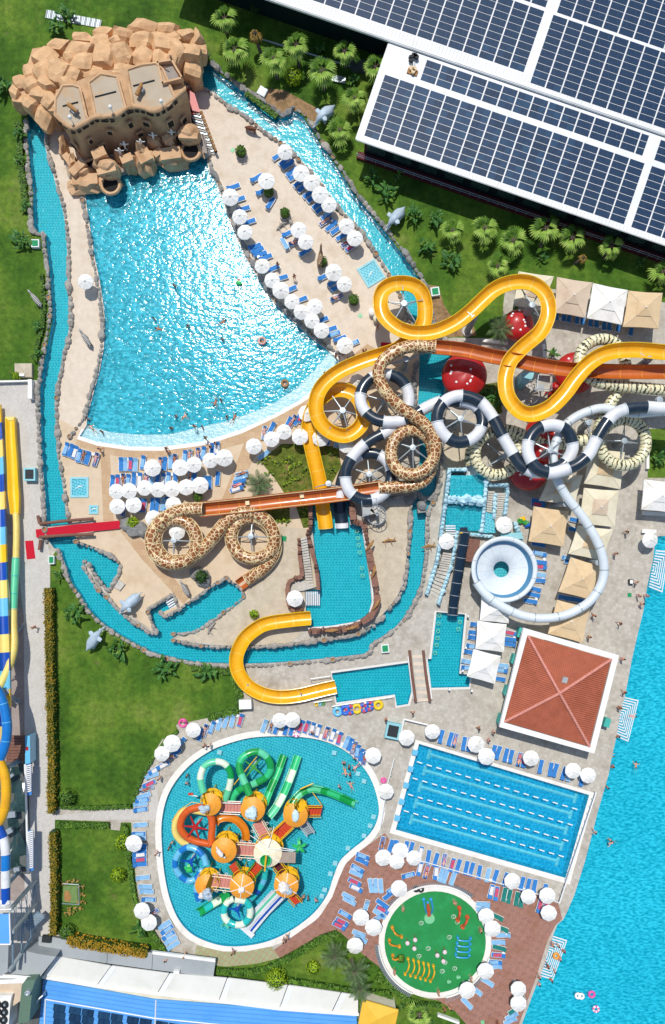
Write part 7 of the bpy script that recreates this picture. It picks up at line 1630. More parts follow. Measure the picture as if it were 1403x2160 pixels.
BAN = [(782,378,22, 'banana plant under the corner of the solar hall, first below the terrace'),(818,411,26, 'big dark banana plant just above the second elephant statue'),(872,458,24, 'banana plant to the right of the second elephant statue'),(917,468,20, 'banana plant beside the leftmost bright fan palm'),
 (901,524,24, 'banana plant near the river boulders below the fan palms'),(953,553,26, 'dark banana plant above the upper yellow loop'),(51,513,26, 'banana plant beside the green-topped box on the left lawn'),(144,41,22, 'tall banana plant on the plank walk behind the castle'),(123,66,20, 'banana plant at the upper left of the castle boulders'),
 (10,192,26, 'dark leafy plant at the left edge beside the castle boulders'),(161,1291,30, 'large banana plant on the lawn below the river kerb'),(253,1368,28, 'leafy banana plant right of the grey elephant on the lower lawn'),(352,1408,28, 'leafy banana plant at the lower river kerb midway'),(441,1416,24, 'leafy banana plant by the kerb next to the yellow chute'),
 (675,110,16, 'dark leafy plant in the shadow behind the fan palms'),(745,175,16, 'leafy plant beneath the grey slab in the hall shadow'),(1162,747,18, 'bright shrub in the white planter right of the yellow bend'),(85,690,16, 'dark leafy plant at the river kerb of the left lawn'),(48,292,20, 'bushy plant along the left river kerb, upper'),(42,345,16, 'bushy plant along the left river kerb, middle'),(60,440,16, 'bushy plant along the left river kerb, lower'),(80,750,18, 'yellow-green leafy plant near the tan hatch block'),
 (1140,548,14, 'small dark leafy plant in the eave shadow left'),(1345,560,18, 'small dark leafy plant in the eave shadow right'),(838,375,14, 'small leafy plant beside the solar hall terrace'),(130,1210,14, 'small leafy plant where the hedge meets the river kerb'),(1388,965,24, 'leafy plant in the small planted bed at the right edge'),(300,1955,20, 'leafy banana plant at the lower end of the small lawn'),(1085,655,10, 'small plant beside the upper mushroom'),(845,2118,12, 'dark low shrub beside the yellow kiosk'),(905,2155,14, 'leafy plant beneath the bottom palm')]
for x, y, r, lb in BAN: leafy(x, y, r * .72, lb, 34 if r > 18 else 18)
rnd = random.Random(5)
i = 0
for k in range(60):
    x, y = rnd.uniform(552,718), rnd.uniform(940,1110)
    inb = (x + y > 1528 and y < 1050 and not (652 < x < 692)) or (1070 < y < 1102 and x < 610) or (x > 628 and x < 655 and 1066 < y < 1108)
    if not inb: continue
    leafy(x, y, 12, 'low bright green leafy plant in the planting bed by the yellow slide', 8,.35, 'bed_plant', BB + [BL[0]], 'plant', .85); bpy.data.objects[[o.name for o in COL.objects if o.name.startswith('bed_plant')][-1]]['group'] = 'bed plants'
for (x, y) in ((1010,828),(1028,822),(1040,835),(1022,842),(1048,852),(1036,862),(1014,855)): leafy(x, y, 15, 'leafy plant in the planter bed enclosed by the yellow bend and the striped tube', 10,.6, 'bed_plant', BL, 'plant'); bpy.data.objects[[o.name for o in COL.objects if o.name.startswith('bed_plant')][-1]]['group'] = 'planter bed plants'
def leaf_cloud(mb, c_, r, n, sz, rnd, shell=.55, mi=0):
    for _ in range(n):
        while True:
            v_ = Vector((rnd.uniform(-1,1), rnd.uniform(-1,1), rnd.uniform(-.6,1)))
            if shell < v_.length < 1: break
        v_ *= 1 + .22 * noise.noise(v_ * 2.2 + Vector(c_)); p = Vector((c_[0] + v_.x * r[0], c_[1] + v_.y * r[1], c_[2] + v_.z * r[2]))
        nrm = (v_.normalized() + Vector((rnd.uniform(-.6,.6), rnd.uniform(-.6,.6), rnd.uniform(-.3,.6)))).normalized(); a = nrm.cross(Vector((rnd.random(), rnd.random(),.3))).normalized() * sz * rnd.uniform(.6,1.2); b_ = nrm.cross(a).normalized() * sz * .6
        k = len(mb.v); mb.v += [tuple(p - a), tuple(p + b_), tuple(p + a), tuple(p - b_)]; mb.f.append((k, k+1, k+2, k+3)); mb.m.append(mi)
def bush(px, py, r, lab, m='bush_leaf', pot=None, h_=.9, nm='round_bush'):
    c_ = W(px, py); t = thing(nm, lab, 'shrub', c_); rr = r / S; rnd = random.Random(int(px)); mb = MB(); z0 = .5 if pot else 0
    leaf_cloud(mb, (c_.x, c_.y, z0 + rr * h_),(rr, rr, rr * h_), int(230 * rr * rr + 160),.15, rnd, .6)
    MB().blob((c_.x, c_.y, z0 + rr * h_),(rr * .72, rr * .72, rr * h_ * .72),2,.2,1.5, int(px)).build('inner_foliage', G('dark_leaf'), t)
    kind(mb.build('crown', G(m), t), 'thing'); MB().tube([c_, c_ + Vector((0,0, z0 + rr * .5))],.1,6).build('trunk', G('trunk_bark'), t)
    if pot: MB().lathe([(pot * .7,0),(pot, .5),(pot * .86,.55),(pot * .8,.42),(0,.4)],18, c_, mf=lambda i, j: 0 if i < 3 else 1).build('pot', [G('step_stone'), G('soil')], t)
for a in ((620,173,19, 'bright round lime-green clipped bush among the palms', 'lime_leaf'),(585,2053,23, 'large bright round bush at the hedge above the cream canopy', 'lime_leaf'),(661,2034,15, 'smaller round bush on the bottom garden lawn', 'lime_leaf'),(253,1839,16, 'round bright bush on the small lawn', 'lime_leaf'),(262,1772,16, 'bright bush at the right hedge of the small lawn', 'lime_leaf'),(148,1676,18, 'leafy bush in the lower left corner of the big lawn', 'bush_leaf'),(38,795,9, 'yellow-green bush beside the hatch block at the path', 'lime_leaf'),
          (147,1957,17, 'green bush at the end of the golden hedge on the small lawn', 'bush_leaf'),(283,1102,13, 'palm-like bush inside the boulders at the carpet end', 'lime_leaf'),(428,1216,16, 'dark bush inside the boulders above the entry steps', 'dark_leaf'),(537,1295,10, 'spiky grass tuft on the rough plaster island', 'lime_leaf'),(419,1048,11, 'small bush above the left end of the orange trough', 'bush_leaf'),(845,2018,9, 'small bush at the left of the splash pad rim', 'green_hedge'),(800,2062,10, 'low bush by the garden edge under the palms', 'bush_leaf'),(700,255,9, 'small shrub on the river bank by the elephant', 'bush_leaf'),(540,25,12, 'bushy plant in the hall shadow at the top', 'dark_leaf'),(97,300,1, '', '')):
    if a[3]: bush(*a)
for x, y, r, lb in ((510,328,12, 'potted bush near the castle stair on the beach'),(568,412,12, 'potted bush between two parasols in the middle of the beach'),(602,456,11, 'potted bush with driftwood in the middle of the beach'),(680,558,11, 'potted bush beside the giraffe statue on the beach'),(746,638,12, 'potted bush nearest the yellow slide on the beach')): bush(x, y, r, lb, 'bush_leaf', .8,.8, 'potted_bush')
def hedge(pts, wd, h_, lab, m, dens=42, leaf=.16):
    P = resample([(x, y, 0) for x, y in pts],5)[0]; Q = [W(p.x, p.y) for p in P]; t = thing('hedge', lab, 'hedge', Q[0]); rnd = random.Random(int(P[0].x)); mb = MB(); w_ = wd / S / 2; core = MB()
    for i in range(len(Q) - 1):
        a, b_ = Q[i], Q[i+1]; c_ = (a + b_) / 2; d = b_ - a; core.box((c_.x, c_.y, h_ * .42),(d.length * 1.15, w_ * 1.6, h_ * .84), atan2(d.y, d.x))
        s_ = Vector((-d.y, d.x, 0)).normalized(); wv = 1 + .3 * noise.noise(Vector((i * .35, h_, 1))); n_ = int(dens * d.length * (w_ * 2) * 1.6)
        for _ in range(n_):
            u, v_ = rnd.random(), rnd.uniform(-1,1); z = h_ * rnd.uniform(.2,1.05) if abs(v_) > .8 else h_ * (rnd.uniform(.8,1.08) + .12 * noise.noise(Vector((i * .8, v_ * 2,0))))
            p = a + d * u + s_ * v_ * w_ * wv; p.z = z; ax = Vector((rnd.uniform(-1,1), rnd.uniform(-1,1), rnd.uniform(-.5,.5))).normalized() * leaf * rnd.uniform(.6,1.2); bx = ax.cross(Vector((rnd.uniform(-.4,.4), rnd.uniform(-.4,.4),1))).normalized() * leaf * .6
            k = len(mb.v); mb.v += [tuple(p - ax), tuple(p + bx), tuple(p + ax), tuple(p - bx)]; mb.f.append((k, k+1, k+2, k+3)); mb.m.append(0)
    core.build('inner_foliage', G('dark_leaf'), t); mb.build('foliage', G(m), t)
hedge([(110,1240),(111,1330),(113,1430),(115,1520),(117,1600),(116,1708)],18,1.6, 'long olive-gold clipped hedge along the big lawn and grey path', 'gold_hedge')
hedge([(119,1748),(121,1820),(122,1900),(120,1962)],16,1.6, 'shorter olive-gold hedge along the small lawn and grey path', 'gold_hedge')
hedge([(150,1972),(200,1982),(260,1992),(316,2000)],22,1.6, 'golden orange hedge above the grey roof strip', 'rust_hedge')
hedge([(124,1738),(180,1738),(232,1738)],12,.7, 'low green hedge along the top of the small lawn', 'green_hedge')
hedge([(262,1742),(268,1742),(272,1790),(282,1870),(290,1905)],11,.7, 'low green hedge down the right side of the small lawn', 'green_hedge')
hedge([(130,1700),(200,1702),(278,1699)],9,.6, 'low green hedge along the bottom of the big lawn', 'green_hedge')
hedge([(283,1690),(300,1640),(325,1595),(350,1560),(376,1540)],7,.5, 'thin green edging hedge curving behind the left loungers of the play pool', 'green_hedge')
hedge([(440,1512),(480,1503),(505,1496),(506,1460),(495,1425)],16,.7, 'low green hedge round the lawn corner beside the yellow chute', 'green_hedge')
hedge([(460,2046),(520,2048),(560,2042),(600,2022),(640,2000),(680,1976),(712,1966)],15,.6, 'curved dark green hedge band following the brown paving', 'green_hedge')
hedge([(606,2064),(660,2073),(720,2083),(780,2090),(820,2092),(824,2112)],14,.7, 'bright green hedge between the garden palms and the cream canopy', 'green_hedge')
hedge([(470,2062),(540,2078),(580,2086)],12,.6, 'short green hedge at the left end of the bottom garden', 'green_hedge')
hedge([(800,2045),(815,2070),(845,2098),(880,2114),(930,2118)],12,.4, 'low green ground edging along the splash pad rim', 'green_hedge')
hedge([(320,1960),(335,1985),(350,2005)],12,.5, 'small green hedge beside the lowest loungers of the play pool', 'green_hedge')
hedge([(520,200),(548,222),(585,250)],12,.5, 'green creeper strip on the bank above the right river arm', 'bush_leaf')
hedge([(420,90),(440,120),(445,135)],12,.7, 'green shrub strip at the right foot of the castle boulders', 'bush_leaf')
hedge([(40,262),(44,300),(46,350),(52,400),(58,450)],14,.6, 'dark green shrub strip along the upper left river kerb', 'bush_leaf')
hedge([(90,580),(94,640),(92,690),(78,740)],10,.5, 'green-brown shrub strip along the lower left river kerb', 'bush_leaf')
hedge([(405,1408),(450,1412),(490,1418)],12,.5, 'green shrub strip under the lower river kerb near the yellow chute', 'bush_leaf')
# fenced miniature garden
t = thing('fenced_plot', 'small fenced plot with green mat, sand patch and dry shrubs on the small lawn', 'garden plot', W(150,1885))
MB().prism([W(x, y).to_2d() for x, y in [(134,1868),(164,1868),(164,1905),(132,1902)]],0,.05).build('mat', G('plot_mat'), t); MB().prism([W(x, y).to_2d() for x, y in [(136,1880),(146,1878),(151,1892),(148,1902),(136,1899)]],.05,.08).build('sand_patch', G('log_wood'), t)
for a, b_ in (((133,1864),(166,1866)),((166,1866),(167,1908)),((167,1908),(131,1906))): MB().tube([W(*a, .7), W(*b_, .7)],.06,5).build('fence_rail', G('steel'), t)
for x, y in ((140,1860),(158,1858),(172,1868),(174,1885),(173,1900),(168,1914),(150,1915),(146,1925)): leafy(x, y, 9, 'dry brownish shrub around the fenced plot on the small lawn', 8,.3, 'dry_shrub', [FD[0]], 'shrub', .75); bpy.data.objects[[o.name for o in COL.objects if o.name.startswith('dry_shrub')][-1]]['group'] = 'dry shrubs round the plot'
# ------------------------------------------------------------------ parasols
def make_parasol():
    t = thing('parasol', 'x', 'parasol'); rr = 1.15; n = 8; mb = MB()
    mb.v = [(0,0,2.62)]
    for k, (f, z) in enumerate(((.5,2.42),(1.0,2.12))):
        for i in range(n * 2): a = 2*pi*i/(n*2); s = rr * f * (1.0 if i % 2 == 0 else .95); mb.v.append((s * cos(a), s * sin(a), z + (0 if i % 2 == 0 else -.03)))
    N = n * 2
    for i in range(N): j = (i + 1) % N; mb.f += [(0,1 + i, 1 + j),(1 + i, 1 + N + i, 1 + N + j, 1 + j)]; mb.m += [0,0]
    b = len(mb.v)
    for i in range(N): x, y, z = mb.v[1 + N + i]; mb.v.append((x * 1.005, y * 1.005, z - .12))
    for i in range(N): j = (i + 1) % N; mb.f.append((1 + N + i, b + i, b + j, 1 + N + j)); mb.m.append(0)
    mb.build('canopy', G('canopy_white'), t)
    mb = MB()
    for i in range(n): a = 2*pi*i/n; mb.tube([(0,0,2.635),(rr * .5 * cos(a), rr * .5 * sin(a),2.435),(rr * cos(a), rr * sin(a),2.135)],.012,3)
    mb.build('rib', G('box_white'), t)
    MB().tube([(0,0,0),(0,0,2.75)],.03,6).build('pole', G('white_paint'), t); MB().lathe([(.3,0),(.3,.08),(.1,.12)],10).build('base', G('step_stone'), t)
    MB().lathe([(.0,2.74),(.14,2.70),(.17,2.60)],8).build('vent_cap', G('canopy_white'), t); return t
par = make_parasol(); used = [False]
_pl = place
def place(*a):
    o = _pl(*a)
    if a[0] is par: o.rotation_euler = (U(-.07,.07), U(-.07,.07), a[3]); s = U(.93,1.06); o.scale = (s, s, U(.92,1.04))
    return o
PR = [('in the row along the right river arm', 'castle', [(600,317),(636,363),(659,385),(676,409),(696,430),(729,475),(750,503)]),
 ('along the right bank of the wave pool', 'castle', [(485,412),(505,456),(518,489),(555,561),(573,588),(592,610),(614,634),(634,656),(658,674),(678,694),(727,727)]),
 ('standing in the middle of the sandy beach', 'castle', [(560,382),(631,484),(646,511),(702,573),(727,596),(666,646)]),
 ('in the curved row below the wave pool', 'left', [(319,986),(379,987),(411,980),(441,972),(471,964)]),
 ('in the long middle row below the wave pool', 'left', [(244,1035),(273,1034),(303,1030),(332,1032),(362,1031),(392,1027),(420,1021)]),
 ('in the lowest row above the giraffe slide', 'left', [(246,1069),(279,1066),(364,1065),(322,1093)]),
 ('in the group near the planting bed', 'left', [(535,941),(575,925),(601,910),(635,921),(645,871),(679,923),(731,941),(753,804)]),
 ('beside the left side of the play pool', 'top', [(407,1541),(361,1570),(341,1593),(283,1780),(300,1925),(313,1951)]),
 ('above and right of the play pool', 'left', [(589,1519),(616,1518),(788,1597),(817,1671),(857,1557)]),
 ('along the upper side of the lap pool', 'left', [(914,1542),(1005,1570),(1027,1597),(1123,1601),(1211,1628),(1243,1639)]),
 ('on the terrace edge below the lap pool', 'left', [(807,1811),(838,1819),(843,1799),(874,1813),(1081,1861),(1118,1894),(1157,1891),(1161,1928)]),
 ('on brown deck left of the pad', 'top', [(841,1878),(763,1936),(788,1958),(749,1995)]),
 ('on brown deck right of the pad', 'top', [(1029,1934),(1040,1960),(1027,2049),(985,2093),(1094,2090),(1095,2119)])]
for wh, end, L in PR:
    for i, (x, y) in enumerate(L):
        q = W(x, y, 2.3); q.z = 0; place(par, used, q, U(0,6), f'white octagonal parasol {wh}, {ORD[i]} from the {end}', 'white octagonal parasols')
for x, y, lb in ((178,592, 'lone white parasol on the narrow sand strip left of the wave pool'),(373,1120, 'white parasol seen through the left giraffe ring'),(621,1264, 'white parasol beside the stair of the landing pool'),(943,1142, 'white parasol over the curving stone stair'),(1064,1109, 'white parasol beside the heaped inflatables above the bowl'),(1371,1138, 'white parasol at the upper corner of the main pool')):
    q = W(x, y, 2.3); q.z = 0; place(par, used, q, U(0,.7), lb, 'white octagonal parasols')
# ------------------------------------------------------------------ square shades
SQ = [([(1094,572),(1169,583),(1141,656),(1083,644)], 'canopy_cream', 'cream square shade leftmost in the top row, partly under the yellow slide', 'canopy_tan'),([(1175,584),(1250,596),(1234,670),(1169,659)], 'canopy_tan', 'pinkish tan square shade second in the top row', ''),([(1251,597),(1325,612),(1312,685),(1238,671)], 'canopy_white', 'white square shade third in the top row', ''),
 ([(1326,613),(1398,618),(1389,693),(1314,689)], 'canopy_peach', 'peach square shade last in the top row at the right', ''),([(1126,1068),(1200,1078),(1189,1153),(1115,1142)], 'canopy_peach', 'peach square shade just right of the slide bowl', ''),([(1232,1029),(1306,1035),(1297,1112),(1220,1105)], 'canopy_cream', 'cream square shade with tan top below the right tiger ring', 'canopy_tan'),
 ([(1219,1108),(1294,1117),(1271,1183),(1199,1168)], 'canopy_cream', 'cream square shade crossed by the pale tube with a peach top', 'canopy_peach'),([(1204,1175),(1268,1194),(1253,1267),(1178,1248)], 'canopy_peach', 'peach square shade inside the far bend of the pale tube', ''),([(1175,1265),(1245,1283),(1229,1356),(1156,1337)], 'canopy_peach', 'peach square shade beside the terracotta pavilion under the pale tube', ''),
 ([(1016,1257),(1078,1261),(1073,1315),(1012,1309)], 'canopy_white', 'white square shade under the bowl, upper of three', ''),([(1007,1309),(1069,1317),(1063,1376),(1003,1369)], 'canopy_white', 'white square shade left of the pavilion, middle of three', ''),([(999,1369),(1057,1384),(1044,1443),(985,1427)], 'canopy_white', 'white square shade left of the pavilion, lowest of three', ''),
 ([(1244,944),(1318,954),(1309,1032),(1232,1020)], 'canopy_cream', 'cream square shade directly under the right tiger ring', 'canopy_peach'),([(1160,1002),(1230,1002),(1212,1066),(1137,1056)], 'canopy_cream', 'cream square shade below the lowest red mushroom', 'canopy_peach'),([(1358,1011),(1430,1018),(1425,1082),(1353,1075)], 'canopy_white', 'white square shade cut by the right edge', '')]
for px, m_, lb, top in SQ:
    z = 2.7; C4 = [W(x, y, z) for x, y in px]; ce = sum(C4, Vector()) / 4; t = thing('square_shade', lb, 'shade canopy', (ce.x, ce.y, 0), 'square fabric shades')
    ap = ce + Vector((0,0,.75)); mb = MB(); n4 = []
    for i in range(4):
        a, b_ = C4[i], C4[(i + 1) % 4]; m1 = (a + b_) / 2 + (ce - (a + b_) / 2) * .03; a1, b1 = a.lerp(ap, .62), b_.lerp(ap, .62); mb.add([a, m1, b_, b1, a1],[(0,1,2,3,4)]); n4.append(a1)
        d = Vector((0,0,-.2)); mb.add([a, m1, m1 + d, a + d, b_, b_ + d],[(1,0,3,2),(4,1,2,5)])
    mb.build('canopy', G(m_), t)
    mb = MB(); up = Vector((0,0,.12))
    for i in range(4): a = ce.lerp(n4[i],1.12) + up; b_ = ce.lerp(n4[(i + 1) % 4],1.12) + up; a.z = b_.z = n4[i].z + .06; mb.add([a, b_, ap + up * 2],[(0,1,2)])
    mb.build('top_vent', G(top or m_), t); MB().lathe([(0,.12),(.1,.08),(.12,0)],8, ap + up * 2).build('finial', G('white_paint'), t)
    mb = MB()
    for i in range(4): mb.tube([C4[i] + Vector((0,0,.03)), ap + Vector((0,0,.03))],.03,4)
    mb.build('rib', G('canopy_cream'), t); MB().tube([(ce.x, ce.y, 0), ap],.09,8).build('pole', G('column_grey'), t)
# ------------------------------------------------------------------ loungers
def make_lounger(mt, towel=None):
    t = thing('sun_lounger', 'x', 'sun lounger'); mb = MB()
    for s_ in (-1,1): mb.box((0, s_ * .33,.28),(1.95,.05,.07))
    mb.box((-.96,0,.28),(.05,.7,.07)); mb.box((.96,0,.30),(.05,.7,.07)); mb.build('frame', G('white_paint'), t)
    mb = MB()
    for x in (-.8,.75):
        for s_ in (-1,1): mb.box((x, s_ * .3,.13),(.07,.06,.26))
    mb.build('legs', G('white_paint'), t)
    MB().box((-.27,0,.34),(1.32,.58,.08)).build('mattress', G(mt), t); MB().box((.66,0,.47),(.64,.58,.08), ry=-.5).build('backrest', G(mt), t)
    if towel: MB().box((-.1,.02,.395),(1.2,.46,.03),.06).build('towel', G(towel), t)
    return t
LT = [make_lounger('lounger_blue'), make_lounger('lounger_blue', 'lounger_sky'), make_lounger('lounger_sky'), make_lounger('lounger_blue', 'towel_white'), make_lounger('lounger_teal'), make_lounger('lounger_blue', 'towel_pink')]
LU = [[False] for _ in LT]; LN = ['blue', 'sky-towelled blue', 'light blue', 'white-towelled blue', 'green', 'pink-towelled blue']; LW = []
LOU = []
def row(where, end, ang, pts, pat='000000', jit=.08):
    for i, (x, y) in enumerate(pts):
        k = int(pat[i % len(pat)]); nm = LN[k]; nm = nm if 'lounger' in nm else nm + ' lounger'; a = -radians(ang[i] if isinstance(ang, list) else ang) + U(-jit, jit)
        place(LT[k], LU[k], W(x, y), a, f'{nm} {where}, {ORD[i]} from the {end}', 'sun loungers'); LOU.append((x, y, a)); LW.append(where)
# angle = direction of the head end in the photograph, degrees, clockwise from right
row('along the right river arm on the beach', 'castle', -35,[(588,331),(601,342),(608,350),(616,365),(622,374),(632,388),(640,397),(652,411),(660,419),(671,434),(678,442),(690,455),(687,469),(699,479),(710,487),(722,500),(733,514),(741,523)], '000000000001300005')
row('on the wave pool bank of the beach', 'castle', 160,[(493,397),(504,423),(514,443),(526,470),(538,522),(544,530),(550,538),(561,545),(577,568),(594,588),(613,612),(635,634),(679,677),(697,696),(704,706),(717,716),(744,726)], '00000000000000101')
row('in the middle of the beach', 'castle', [150,150,120,60,150,150,150,150,150,150,150],[(542,378),(554,406),(571,431),(601,516),(609,494),(623,513),(644,533),(684,585),(704,597),(711,608),(711,629)], '00020000000')
row('in the sandy corner group', 'left', -70,[(141,948),(151,951),(160,955),(169,962),(178,964),(187,967),(204,970)], '1031201')
row('in the upper row below the wave pool', 'left', -85,[(257,980),(266,980),(277,980),(287,981),(303,976),(340,980),(349,979),(361,975),(370,973),(391,965),(401,963),(419,960),(430,957),(448,950),(459,947)], '025213020120103')
row('in the middle row below the wave pool', 'left', -85,[(239,1017),(250,1016),(262,1014),(272,1015),(284,1012),(296,1012),(310,1013),(321,1014),(333,1013),(345,1013),(356,1011),(371,1011),(402,1007),(411,1006),(434,1019),(443,1019),(460,1010)], '05310352031020000')
row('in the lowest row above the giraffe slide', 'left', -85,[(262,1075),(296,1066),(305,1067),(323,1065),(333,1065),(345,1064),(353,1063)], '0050021')
row('around the planting bed', 'left', [-80,-60,-60,-60,-60,-60,-80,-80,-40],[(558,914),(573,905),(608,894),(617,890),(628,885),(636,880),(693,926),(711,931),(557,960)], '200505022')
row('in the stack beside the round feather palm', 'top', -15,[(511,1000),(509,1008),(506,1016),(503,1024),(500,1032)], '22053')
row('in the left arc by the play pool', 'top', [-50,-40,-30,150,150,160,160,165,165,170,170,175],[(383,1566),(371,1587),(361,1596),(345,1613),(328,1623),(322,1634),(316,1652),(311,1662),(305,1677),(302,1686),(298,1694),(298,1706)], '100332522121')
row('in the column left of the play pool', 'top', 180,[(298,1738),(294,1757),(295,1766),(297,1782),(296,1792),(296,1801),(296,1811),(297,1821),(303,1849),(308,1868),(311,1878),(315,1895)], '2120035022212'.replace('3', '3'))
row('at the lower left of the play pool', 'top', [150,150,150,150,150,150],[(323,1924),(349,1948),(354,1958),(357,1970),(362,1980),(367,1991)], '021122')
row('in the arc above the play pool', 'left', -72,[(424,1548),(433,1540),(448,1533),(463,1526),(477,1521),(491,1519),(508,1518),(558,1530),(573,1531),(584,1534),(604,1536),(616,1537),(635,1531),(647,1532),(659,1536),(671,1540),(688,1545),(702,1549),(716,1556),(731,1564),(739,1569),(746,1576),(754,1583),(762,1591),(769,1598)], '0312225220005533535201100')
row('in the row above the lap pool', 'left', 105,[(930,1552),(949,1557),(959,1560),(978,1567),(989,1569),(1040,1584),(1050,1586),(1066,1591),(1077,1594),(1094,1600),(1105,1603),(1139,1615),(1160,1621),(1170,1623),(1188,1629),(1199,1632),(1226,1642)], '00000000055000020')
row('in the row below the lap pool', 'left', 105,[(806,1777),(824,1783),(834,1784),(856,1786),(867,1788),(886,1797),(903,1805),(919,1811),(936,1813),(953,1822),(966,1824),(983,1828),(994,1831),(1010,1837),(1028,1843),(1044,1846),(1065,1852),(1100,1861),(1113,1865),(1126,1867),(1147,1876)], '000003000500002000000')
row('just under the terrace railing', 'left', 105,[(885,1830),(899,1836),(919,1838),(930,1843),(939,1846),(955,1850),(1035,1878),(1046,1882),(1063,1884),(1073,1888),(1089,1893),(1099,1896),(1137,1908),(1149,1912)], '35322235444455')
row('on brown deck beside the play pool', 'top', 25,[(765,1804),(763,1814),(754,1830),(751,1840),(748,1858),(751,1871),(735,1889),(737,1898),(728,1926),(721,1942),(715,1950),(757,1967),(761,1977)], '1012532215522')
row('on brown deck left of the pad', 'top', [85,85,85,-70,-35,-35,30,30,-35,170,30],[(782,1865),(792,1865),(803,1866),(772,1910),(820,1886),(828,1873),(806,1904),(806,1916),(797,1934),(861,1844),(800,1925)], '22220105112')
row('around the right side of the splash pad', 'top', [0,0,20,20,0,0,10,0,0,0,30,40,50],[(1018,1905),(1018,1915),(1046,1931),(1057,1956),(1061,1970),(1050,1985),(1052,1997),(1050,2012),(1043,2027),(1043,2036),(1027,2068),(1003,2086),(984,2113)], '2244224512222')
row('at the bottom right end of the brown deck', 'top', -30,[(1093,2107),(1093,2117),(1084,2128),(1078,2140),(1075,2150)], '42422')
row('between the bowl and the peach shade', 'top', [10]*11,[(1134,1057),(1134,1065),(1134,1148),(1137,1168),(1137,1186),(1137,1196),(1135,1212),(1134,1224),(1125,1242),(1123,1254),(1117,1268)], '05010520000')
row('on the left of the white shades', 'top', 190,[(1005,1317),(1001,1334),(1000,1345),(996,1363),(992,1375),(986,1395),(986,1408)], '0001021')
row('on the right of the white shades', 'top', 10,[(1076,1335),(1073,1348),(1072,1358),(1057,1403),(1055,1413),(1050,1431)], '500210')
row('under the peach shades', 'top', 10,[(1190,1261),(1216,1265),(1198,1178),(1203,1185),(1212,1118),(1214,1098)], '001000')
row('poking out below the top square shades', 'left', 100,[(1173,664),(1189,666),(1200,668),(1217,671),(1228,673),(1245,677),(1257,679),(1273,684),(1284,685),(1303,688),(1330,696)], '00000000000')
# ------------------------------------------------------------------ people and animal statues
def skin_mesh(name, J, E, m, sub=1, root=0):
    me = bpy.data.meshes.new(name); me.from_pydata([j[0] for j in J], E, []); o = bpy.data.objects.new(name + '_tmp', me); COL.objects.link(o)
    md = o.modifiers.new('s', 'SKIN'); md.use_smooth_shade = True
    for i, j in enumerate(J):
        r = j[1]; r = (r, r) if not isinstance(r, tuple) else r; me.skin_vertices[0].data[i].radius = r; me.skin_vertices[0].data[i].use_root = (i == root)
    s2 = o.modifiers.new('b', 'SUBSURF'); s2.levels = sub; s2.render_levels = sub
    dg = bpy.context.evaluated_depsgraph_get(); r_ = bpy.data.meshes.new_from_object(o.evaluated_get(dg)); bpy.data.objects.remove(o); r_.name = name; r_.materials.clear(); r_.materials.append(m); return r_
POSES = {}
def pose(nm, P):
    """P: joints pelvis chest neck head, L/R shoulder elbow hand, hip knee foot toe"""
    J = [(P[0],(.15,.11)),(P[1],(.17,.12)),(P[2],.055),(P[3],(.09,.11)),(P[4],.11 * .9)]
    E = [(0,1),(1,2),(2,3),(3,4)]
    for k in (5,12):
        b = len(J); J += [(P[k],.065),(P[k+1],.045),(P[k+2],.035),(P[k+3],.09),(P[k+4],.06),(P[k+5],.04),(P[k+6],.03)]
        E += [(1, b),(b, b+1),(b+1, b+2),(0, b+3),(b+3, b+4),(b+4, b+5),(b+5, b+6)]
    POSES[nm] = (J, E, P)
V = Vector
pose('stand', [V((0,0,.95)),V((0,0,1.32)),V((0,0,1.5)),V((0,.01,1.62)),V((0,.02,1.72)),  V((-.18,0,1.38)),V((-.25,.03,1.1)),V((-.24,.12,.86)),V((-.1,0,.86)),V((-.12,.05,.48)),V((-.13,0,.07)),V((-.14,.15,.03)),  V((.18,0,1.38)),V((.27,-.02,1.1)),V((.3,.12,.9)),V((.1,0,.86)),V((.12,0,.48)),V((.13,-.04,.07)),V((.14,.1,.03))])
pose('walk', [V((0,0,.93)),V((0,.05,1.3)),V((0,.08,1.48)),V((0,.1,1.6)),V((0,.12,1.7)),  V((-.18,.04,1.36)),V((-.26,.2,1.14)),V((-.22,.38,1.06)),V((-.1,0,.86)),V((-.12,-.1,.5)),V((-.12,-.36,.18)),V((-.12,-.3,.05)),  V((.18,.04,1.36)),V((.26,-.14,1.14)),V((.26,-.2,.9)),V((.1,0,.86)),V((.12,.22,.5)),V((.12,.28,.08)),V((.12,.42,.04))])
pose('lie', [V((0,0,.5)),V((0,.38,.56)),V((0,.55,.66)),V((0,.66,.74)),V((0,.76,.8)),  V((-.18,.42,.56)),V((-.3,.2,.5)),V((-.24,-.02,.5)),V((-.1,-.08,.5)),V((-.13,-.48,.54)),V((-.15,-.86,.48)),V((-.16,-.9,.58)),  V((.18,.42,.56)),V((.34,.5,.52)),V((.26,.72,.6)),V((.1,-.08,.5)),V((.14,-.44,.7)),V((.14,-.8,.48)),V((.14,-.92,.5))])
pose('swim', [V((0,0,-.14)),V((0,.36,-.1)),V((0,.52,-.06)),V((0,.62,0)),V((0,.72,.02)),  V((-.19,.4,-.1)),V((-.4,.6,-.08)),V((-.42,.86,-.06)),V((-.1,-.1,-.15)),V((-.15,-.48,-.18)),V((-.2,-.86,-.16)),V((-.22,-.98,-.16)),  V((.19,.4,-.1)),V((.42,.34,-.1)),V((.6,.5,-.1)),V((.1,-.1,-.15)),V((.16,-.5,-.14)),V((.2,-.88,-.18)),V((.22,-1.0,-.18))])
BOD = {}; HAIR = {}; SUIT = {}
